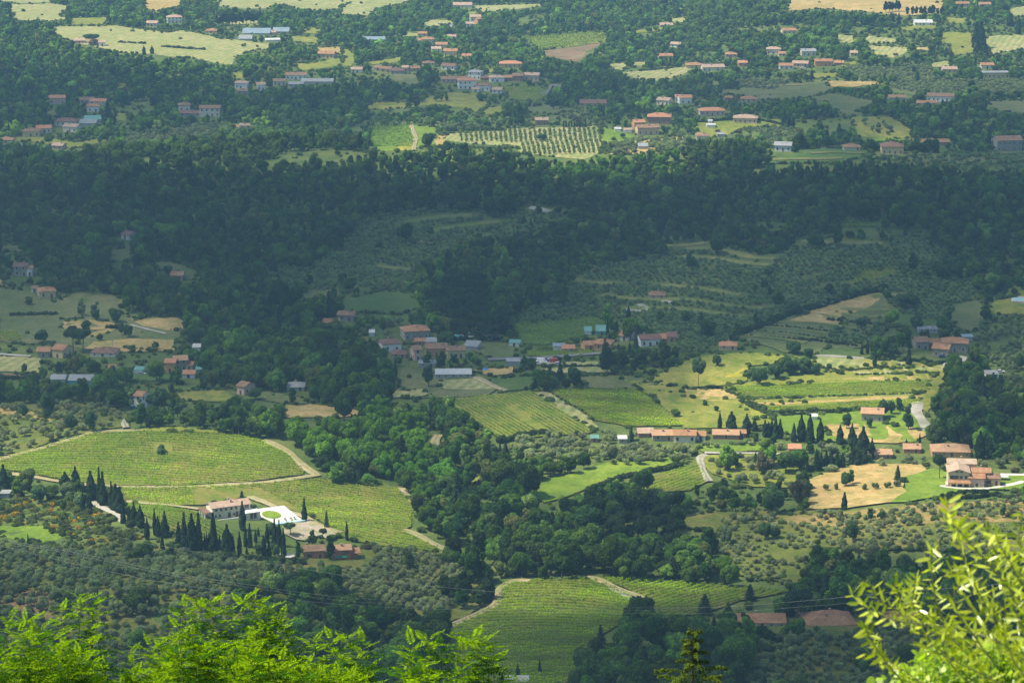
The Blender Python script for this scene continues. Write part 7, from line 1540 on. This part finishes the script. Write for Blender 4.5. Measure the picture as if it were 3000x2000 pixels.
def near_olive():
    rr = np.random.default_rng(11); base = world_at(2300, 2300, 12.0); gz = float(hgt(base.x, base.y)); root = empty('olive_tree', (base.x, base.y, gz), 0, 'blurred olive twigs with pointed yellow green leaves close by at the right', 'olive tree'); org = Vector((base.x, base.y, gz))
    stems = [ # picture path (x, y) from tip to inside, distance
        ([(1955,1360),(1975,1385),(2010,1405),(2050,1423),(2110,1432),(2190,1440),(2290,1470),(2400,1530)],12.0), ([(2105,1325),(2100,1355),(2095,1385),(2120,1410),(2150,1435),(2200,1470),(2300,1540)],12.2),
        ([(2140,1258),(2138,1290),(2142,1330),(2150,1380),(2165,1420),(2200,1450),(2280,1500)],12.4), ([(2176,1155),(2180,1195),(2205,1220),(2235,1255),(2262,1285),(2300,1330),(2360,1400)],11.6), ([(2198,1215),(2215,1290),(2232,1330),(2250,1365),(2270,1400),(2300,1450),(2360,1540)],11.8),
        ([(2285,1225),(2300,1260),(2320,1290),(2340,1330),(2380,1400)],11.5), ([(2350,1180),(2340,1230),(2350,1270),(2390,1320)],11.9), ([(1985,1430),(1995,1460),(2015,1490),(2035,1520),(2070,1560),(2110,1620)],11.9),
        ([(2000,1345),(2020,1380),(2060,1400),(2100,1440),(2170,1500),(2250,1580)],12.3), ([(2205,1340),(2190,1375),(2200,1410),(2230,1450),(2290,1530)],11.6), ([(2120,1480),(2160,1500),(2220,1530),(2300,1570)],11.4),
        ([(2055,1345),(2068,1375),(2090,1405),(2130,1440),(2190,1490)],12.5), ([(2260,1200),(2275,1240),(2300,1300),(2330,1380),(2380,1460)],12.6), ([(2180,1310),(2215,1325),(2250,1345),(2290,1380),(2350,1440)],12.1),
        ([(2320,1340),(2330,1390),(2345,1440),(2380,1500)],11.2), ([(2235,1400),(2260,1440),(2300,1480),(2360,1520)],11.3), ([(1990,1500),(2030,1515),(2080,1540),(2140,1590)],12.2), ([(2300,1420),(2310,1470),(2330,1520),(2370,1570)],11.0), ([(2165,1445),(2200,1480),(2240,1520),(2280,1580)],11.8), ([(2340,1270),(2345,1330),(2365,1400),(2400,1450)],12.0)]
    tw = []; n = 0; oV, oF = [], []
    for q in range(17):
        x0 = rr.uniform(2110, 2400); y0 = rr.uniform(1250, 1560)+max(0, 2260-x0)*.6; a = rr.uniform(.2, 1.3); stems.append(([(x0, y0), (x0+28*math.cos(a), y0+34*math.sin(a)+4), (x0+60*math.cos(a)+8, y0+75*math.sin(a)+6), (x0+110*math.cos(a)+20, y0+120*math.sin(a)+20)], rr.uniform(11.3, 12.8)))
    mv, mf = tube([(0, 0, -.5), (.05, .1, (base.z-gz)*.6), (.1, 0, base.z-gz+.3), (.35, 0, base.z-gz+1.0)], [.14, .10, .06, .03], 8); mobj('trunk', nmesh('trunk', [(mv, mf, 0)], smooth=True), M_NBARK, root)
    for path, dist in stems:
        W = [world_at(x, y, dist+.12*i) for i, (x, y) in enumerate(path)]; m = len(W)
        tw.append(tube([tuple(q-org) for q in W], [.0012+.0007*i for i in range(m)], 5)+(0,)); sd = rr.uniform(0, 6)
        cum = 0
        for i in range(m-1):
            a, b = W[i], W[i+1]; L = (b-a).length; k = max(1, int(L/.016))
            for j in range(k):
                if rr.random() < (.15 if i < 3 else .35): continue
                p = a.lerp(b, j/k); ax = (a-b).normalized(); cum += 1
                side = Vector((math.cos(sd+cum*1.57), 0.5*math.sin(sd+cum*1.57), math.sin(sd+cum*1.57)*.8)); d = (ax*rr.uniform(.3, 1.0)+side.normalized()*rr.uniform(.5, 1.3)+Vector((0, 0, .2))).normalized()
                M = frame(d, Vector((rr.normal(0, .9), rr.normal(-.5, .8), rr.normal(.4, .6)+.2)))
                o = bpy.data.objects.new('leaf', OL_ME[int(rr.integers(0, 9))]); mm = M.to_4x4(); mm.translation = p-org; sc_ = rr.uniform(.8, 1.4); o.matrix_local = mm @ Matrix.Scale(sc_, 4)
                if n < 300: COL.objects.link(o); o.parent = root; n += 1
                else:
                    co = np.zeros(len(o.data.vertices)*3); o.data.vertices.foreach_get('co', co); co = co.reshape(-1, 3); MM = np.array(mm @ Matrix.Scale(sc_, 4)); oV.append(co@MM[:3, :3].T+MM[:3, 3]); bpy.data.objects.remove(o)
    mobj('branch', nmesh('branch', tw, smooth=True), M_OTW, root)
    if oV:
        V8 = np.concatenate(oV); q = np.arange(len(oV))[:, None]; T = np.array([(0, 2, 3), (0, 3, 1), (4, 6, 7), (6, 5, 7)]); Q = np.array([(1, 3, 6, 4), (3, 2, 5, 6)])
        me = nmesh('foliage', [(V8, (q[:, :, None]*8+T[None]).reshape(-1, 3), 0), (V8, (q[:, :, None]*8+Q[None]).reshape(-1, 4), 0)], smooth=True, lv=[rr.uniform(.2, .9, len(oV)*4), rr.uniform(.2, .9, len(oV)*2)]); o = mobj('foliage', me, M_OLV, root); o['kind'] = 'stuff'
    return n
near_olive()
# ---- leafy shrub in the corner
M_SHR = leaf_mat('broad_leaves', (0.28, 0.42, 0.02), trans=0.5, var=.5, gloss=0.04)
def near_shrub():
    rr = np.random.default_rng(15); base = world_at(2250, 1900, 13.2); gz = float(hgt(base.x, base.y)); root = empty('leafy_shrub', (base.x, base.y, gz), 0, 'dense bright shrub with round leaves filling the bottom right corner', 'shrub'); org = Vector((base.x, base.y, gz))
    def mk(s):
        n = 8; V = [(s*.5*(1-math.cos(2*math.pi*i/n))*1.0, s*.40*math.sin(2*math.pi*i/n)*(1.1-.35*(1-math.cos(2*math.pi*i/n))/2), -.12*s*(1-math.cos(2*math.pi*i/n))/2+.06*s*abs(math.sin(2*math.pi*i/n))) for i in range(n)]
        me = bpy.data.meshes.new('leaf'); me.from_pydata(V, [], [(0, 1, 7), (1, 2, 6, 7), (2, 3, 5, 6), (3, 4, 5)]); a = me.attributes.new('lv', 'FLOAT', 'FACE'); a.data.foreach_set('value', [rr.uniform(.2, .9)]*4); me.materials.append(M_SHR); return me
    ME = [mk(.036+.005*i) for i in range(6)]; xs = [1970, 2020, 2080, 2120, 2160, 2220, 2290, 2352, 2420]; ys = [1562, 1560, 1520, 1490, 1462, 1468, 1480, 1460, 1450]
    tw = []; n = 0; cnt = 0; VV = []
    for s in range(430):
        x = rr.uniform(1990, 2420); y = np.interp(x, xs, ys)+rr.uniform(0, 1)**1.2*190; dist = 13.2+rr.uniform(-.5, .7); tip = world_at(x, y, dist); rt = tip+Vector((rr.uniform(-.05, .05), rr.uniform(-.1, .1), -.28))
        tw.append(tube([tuple(q-org) for q in (Vector((tip.x*.7+base.x*.3, tip.y, tip.z-.75)), rt, tip)], [.006, .004, .001], 4)+(0,))
        for j in range(11):
            p = rt.lerp(tip, (j+.5)/11); a = j*2.4+s; d = Vector((math.cos(a), math.sin(a), .25+.6*j/11)); M = frame(d, Vector((rr.normal(0, .4), rr.normal(-.2, .4), 1))); mm = M.to_4x4(); mm.translation = p-org; mm = mm @ Matrix.Scale(rr.uniform(.6, 1.1), 4)
            me = ME[int(rr.integers(0, 6))]
            if n < 300 and s % 5 == 0 or (n < 300 and y < np.interp(x, xs, ys)+45): o = bpy.data.objects.new('leaf', me); COL.objects.link(o); o.parent = root; o.matrix_local = mm; n += 1
            else:
                co = np.array([v.co[:] for v in me.vertices]); MM = np.array(mm); VV.append(co@MM[:3, :3].T+MM[:3, 3])
    V8 = np.concatenate(VV); q = np.arange(len(VV))[:, None]; T = np.array([(0, 1, 7), (3, 4, 5)]); Q = np.array([(1, 2, 6, 7), (2, 3, 5, 6)])
    me = nmesh('foliage', [(V8, (q[:, :, None]*8+T[None]).reshape(-1, 3), 0), (V8, (q[:, :, None]*8+Q[None]).reshape(-1, 4), 0)], lv=[rr.uniform(.2, .9, len(VV)*2), rr.uniform(.2, .9, len(VV)*2)]); o = mobj('foliage', me, M_SHR, root); o['kind'] = 'stuff'
    mobj('branch', nmesh('branch', tw), M_TWIG, root)
near_shrub()
# ---- power lines hanging across the slope
M_WIRE = plain('bright_wire', (0.42, 0.44, 0.44), 0.4, 0.05, 1, 0.5, 0.5)
def wire(pts, dist, rad, label):
    W = [world_at(x, y, dist) for x, y in pts]; P = []
    for i in range(len(W)-1):
        for j in range(6): t = j/6; p0 = W[max(i-1, 0)]; p1 = W[i]; p2 = W[i+1]; p3 = W[min(i+2, len(W)-1)]; P.append(0.5*((2*p1)+(-p0+p2)*t+(2*p0-5*p1+4*p2-p3)*t*t+(-p0+3*p1-3*p2+p3)*t**3))
    P.append(W[-1]); rad = rad if not isinstance(rad, list) else [rad[min(q//6, len(rad)-1)] for q in range(len(P))]; v, f = tube([tuple(p) for p in P], rad, 5); o = mobj('power_line', nmesh('power_line', [(v, f, 0)], smooth=True), M_WIRE); tag(o, label, 'power line', 'power lines')
wire([(-400,1180),(0,1253),(100,1276),(200,1301),(300,1322),(360,1334),(560,1362),(784,1387),(1067,1400),(1568,1408),(1800,1396),(2200,1362),(2600,1325)], 150, [.006]*5+[.0045, .003, .002, .002, .0025, .003, .003, .003], 'lower of the wires sweeping across the whole valley bottom')
wire([(-400,1150),(0,1236),(117,1258),(233,1280),(350,1306),(433,1321),(600,1346),(784,1370),(1100,1387),(1568,1395),(1835,1380),(2060,1358),(2251,1345),(2600,1310)], 153, [.006]*5+[.0045, .003, .002, .002, .0035, .0045, .0045, .0045, .0045], 'upper of the wires sweeping across the whole valley bottom')
wire([(-400,1154),(0,1241),(117,1263),(233,1286),(350,1312),(433,1327),(600,1352),(784,1378),(1100,1395),(1568,1402)], 156, [.0045]*5+[.0035, .0025, .002, .002, .002], 'thin wire just under the upper one on the left hillside')
wire([(100,1190),(187,1212),(300,1240),(430,1263),(600,1290),(900,1336),(1300,1372)], 160, .004, 'very thin wire passing under the cypress row')
# ------------------------------------------------------------------ vehicles and small things
CARC = dict(white=(.75, .75, .73), red=(.45, .06, .04), blue=(.08, .13, .28), dark=(.04, .05, .06), silver=(.5, .51, .52), teal=(.05, .22, .24)); CARM = {k: plain('car_paint_'+k, v, .3, .05, 1, .6) for k, v in CARC.items()}
M_TYRE = plain('tyre_rubber', (.02, .02, .02), .9)
def vehicle(k, x, y, rot, col, label, van=False, group=None):
    p = at(k, x, y); root = empty('parked_van' if van else 'parked_car', (p[0], p[1], p[2]+.1), R(rot), label, 'van' if van else 'car', group); L, W_, H1, H2 = (5.2, 2.0, 1.0, 2.2) if van else (4.2, 1.75, .85, 1.42)
    pr = [(-L/2, .3), (L/2, .3), (L/2, H1*.8), (L*.3, H1), (-L*.42, H1), (-L/2, H1*.85)]; n = len(pr); V = [(a, s*W_/2, b) for s in (-1, 1) for a, b in pr]; F4 = [(i, (i+1) % n, n+(i+1) % n, n+i) for i in range(n)]
    me = bpy.data.meshes.new('body'); me.from_pydata(V, [], F4+[tuple(range(n))[::-1], tuple(range(n, 2*n))]); mobj('body', me, CARM[col], root)
    pr = [(-L*.42, H1+.003), (L*.22, H1+.003), (L*.06, H2), (-L*.36, H2)] if not van else [(-L*.48, H1+.003), (L*.36, H1+.003), (L*.24, H2), (-L*.48, H2)]; V = [(a, s*(W_/2-.08-(.1 if b > H1+.1 else 0)), b) for s in (-1, 1) for a, b in pr]
    me = bpy.data.meshes.new('cabin'); me.from_pydata(V, [], [(0, 1, 5, 4), (1, 2, 6, 5), (2, 3, 7, 6), (3, 0, 4, 7), (3, 2, 1, 0), (4, 5, 6, 7)]); me.materials.append(CARM[col] if van else M_PANE); me.materials.append(CARM[col]); 
    if not van: me.polygons[2].material_index = 1
    mobj('cabin', me, None, root)
    for wx in (-L*.3, L*.3):
        for s in (-1, 1):
            v, f = tube([(wx, s*(W_/2-.2), .32), (wx, s*(W_/2+.02), .32)], .32, 10); v += [(wx, s*(W_/2+.02), .32)]; f2 = [(10+i, 10+(i+1) % 10, 20) for i in range(10)]; mobj('wheel', nmesh('wheel', [(v, f, 0), (v, f2, 0)]), M_TYRE, root)
for a in [('D',920,1245,20,'teal','dark teal car parked by the tall white farmhouse'),('F',1790,893,5,'blue','blue car beside the stone house of the walled farm'),('E',1320,925,0,'white','white car leftmost in the vehicle yard'),('E',1350,938,20,'white','second white car in the vehicle yard'),('E',1405,915,-20,'red','red car at the back of the vehicle yard'),('E',1440,925,10,'blue','blue car in the vehicle yard'),('E',1495,945,0,'white','white van like car at the front of the vehicle yard'),('E',205,-30,0,'silver','silver car on the dim hill'),('D',975,1012,0,'silver','pale car beside the white garden pavilion'),('D',865,1225,0,'dark','dark car left of the tall white farmhouse'),('C',850,468,10,'blue','blue car in the right village car park'),('C',830,475,-8,'white','white car in the right village car park'),('D',395,1120,0,'white','white car behind the teal shed trees'),('D',440,1115,10,'white','second white car behind the teal shed trees'),('F',2190,998,0,'white','white car at the right hand wood')]:
    if a[1] == 205: continue
    vehicle(*a)
vehicle('E', 1470, 930, 5, 'red', 'red lorry in the vehicle yard', van=True); vehicle('E', 1382, 930, -15, 'white', 'white van in the middle of the vehicle yard', van=True)
def pole(k, x, yb, h, label):
    p = at(k, x, yb); s = ppm(p)*3; H = h/s; root = empty('utility_pole', p, 0, label, 'utility pole'); v, f = tube([(0, 0, -.5), (0, 0, H)], [.16, .10], 7); mobj('post', nmesh('post', [(v, f, 0)]), M_POST, root); V, F = box(-.8, .8, -.05, .05, H-.6, H-.48); mobj('crossarm', nmesh('crossarm', [(V, F, 0)]), M_POST, root)
for a in [('E',465,965,68,'grey pole left of the pink row house'),('E',655,985,60,'grey pole before the orange row houses'),('E',2312,930,40,'short pole right of the white farmhouse'),('D',2312,950,50,'pole in the dark oak wood'),('D',775,822,55,'thin pole on the dry field'),('F',1803,750,40,'pole above the walled farm'),('G',70,560,30,'short pole at the edge of the bright small meadow'),('G',230,625,50,'thin pole on the small bright meadow'),('F',2005,1535,60,'pole at the farm lane'),('G',2090,575,35,'pole below the pool terrace')]: pole(*a)
# fence posts along lanes and vineyard edges: every fence one thing, posts its parts
def fence(k, pts, sp, hh, label):
    W = unproj(*zip(*[(OFF[k][0]+x/3, OFF[k][1]+y/3) for x, y in pts])); root = empty('fence', W[0], 0, label, 'fence'); V, F = box(-.06, .06, -.06, .06, -.3, hh); me = nmesh('post', [(V, F, 0)]); me.materials.append(M_POST); rails = []
    for i in range(len(W)-1):
        L = np.linalg.norm(W[i+1][:2]-W[i][:2])
        for q in np.arange(0, L, sp):
            p = W[i]+(W[i+1]-W[i])*(q/L); o = mobj('post', me, None, root); o.location = (p[0]-W[0][0], p[1]-W[0][1], float(hgt(p[0], p[1]))-W[0][2])
        a, b = W[i]-W[0], W[i+1]-W[0]; rails.append(tube([(a[0], a[1], a[2]+hh*.8), (b[0], b[1], b[2]+hh*.8)], .03, 4)+(0,))
    mobj('rail', nmesh('rail', rails), M_POST, root)
fence('F', [(120,1548),(330,1552),(560,1556)], 1.7, 1.2, 'post fence along the farm lane lawn'); fence('H', [(665,1222),(860,1140),(1060,1045)], 2.2, 1.4, 'post fence along the dirt track of the nearest vineyard'); fence('H', [(1112,900),(1100,990)], 2.2, 1.4, 'short post fence beside the bend of the dirt track'); fence('H', [(1850,920),(1930,955),(2000,985),(2012,1020)], 2.2, 1.4, 'post fence at the right edge of the nearest vineyard')
# pools, umbrellas, parasols
def pool(k, x, y, w, d, rot, m, label):
    p = at(k, x, y); root = empty('swimming_pool', (p[0], p[1], p[2]), R(rot), label, 'swimming pool'); V, F = box(-w/2-1, w/2+1, -d/2-1, d/2+1, -1.5, .95); mobj('pool_deck', nmesh('pool_deck', [(V, F, 0)]), GM['paving'], root); V, F = box(-w/2, w/2, -d/2, d/2, 0, .99); mobj('pool_water', nmesh('pool_water', [(V, F, 0)]), m, root)
pool('E', 790, 763, 6.5, 6, 8, M_TURQ, 'turquoise pool behind the hamlet hedge'); pool('F', 2330, 503, 8, 9, -12, M_POOL, 'pale blue pool at the right picture edge'); pool('E', 320, -200, 1, 1, 0, M_POOL, 'x') if False else None
def terrace(k, x, y, w, d, label):
    p = at(k, x, y); V, F = box(-w/2, w/2, -d/2, d/2, -1.5, .9); o = mobj('terrace', nmesh('terrace', [(V, F, 0)]), GM['paving'], None, p); tag(o, label, 'terrace')
terrace('E', 915, 763, 11, 5, 'white sun terrace right of the turquoise pool'); terrace('H', 1200, 1560, 9, 8, 'pale paved yard at the very bottom edge'); terrace('G', 1965, 712, 7, 7, 'white gravel yard below the slim cypress'); terrace('E', 975, 762, 5, 5, 'pale terrace under the sun umbrella')
def parasol(k, x, yb, r, m, label):
    p = at(k, x, yb); p[2] += .9; root = empty('parasol', p, 0, label, 'parasol'); v, f = tube([(0, 0, 0), (0, 0, 2.5)], .04, 5); mobj('pole', nmesh('pole', [(v, f, 0)]), M_FRAME, root); n = 8; V = [(math.cos(i*math.pi/4)*r, math.sin(i*math.pi/4)*r, 2.1) for i in range(8)]+[(0, 0, 2.8)]; mobj('canopy', nmesh('canopy', [(V, [(i, (i+1) % 8, 8) for i in range(8)], 0)]), m, root)
parasol('E', 975, 765, 2.2, RM['white'], 'white sun umbrella on the pool terrace'); parasol('E', 882, 765, .7, RM['white'], 'small closed white parasol on the pool terrace'); parasol('E', 992, 1015, 1.6, plain('blue_canvas', (.03, .2, .55), .7), 'blue parasol in the allotments')
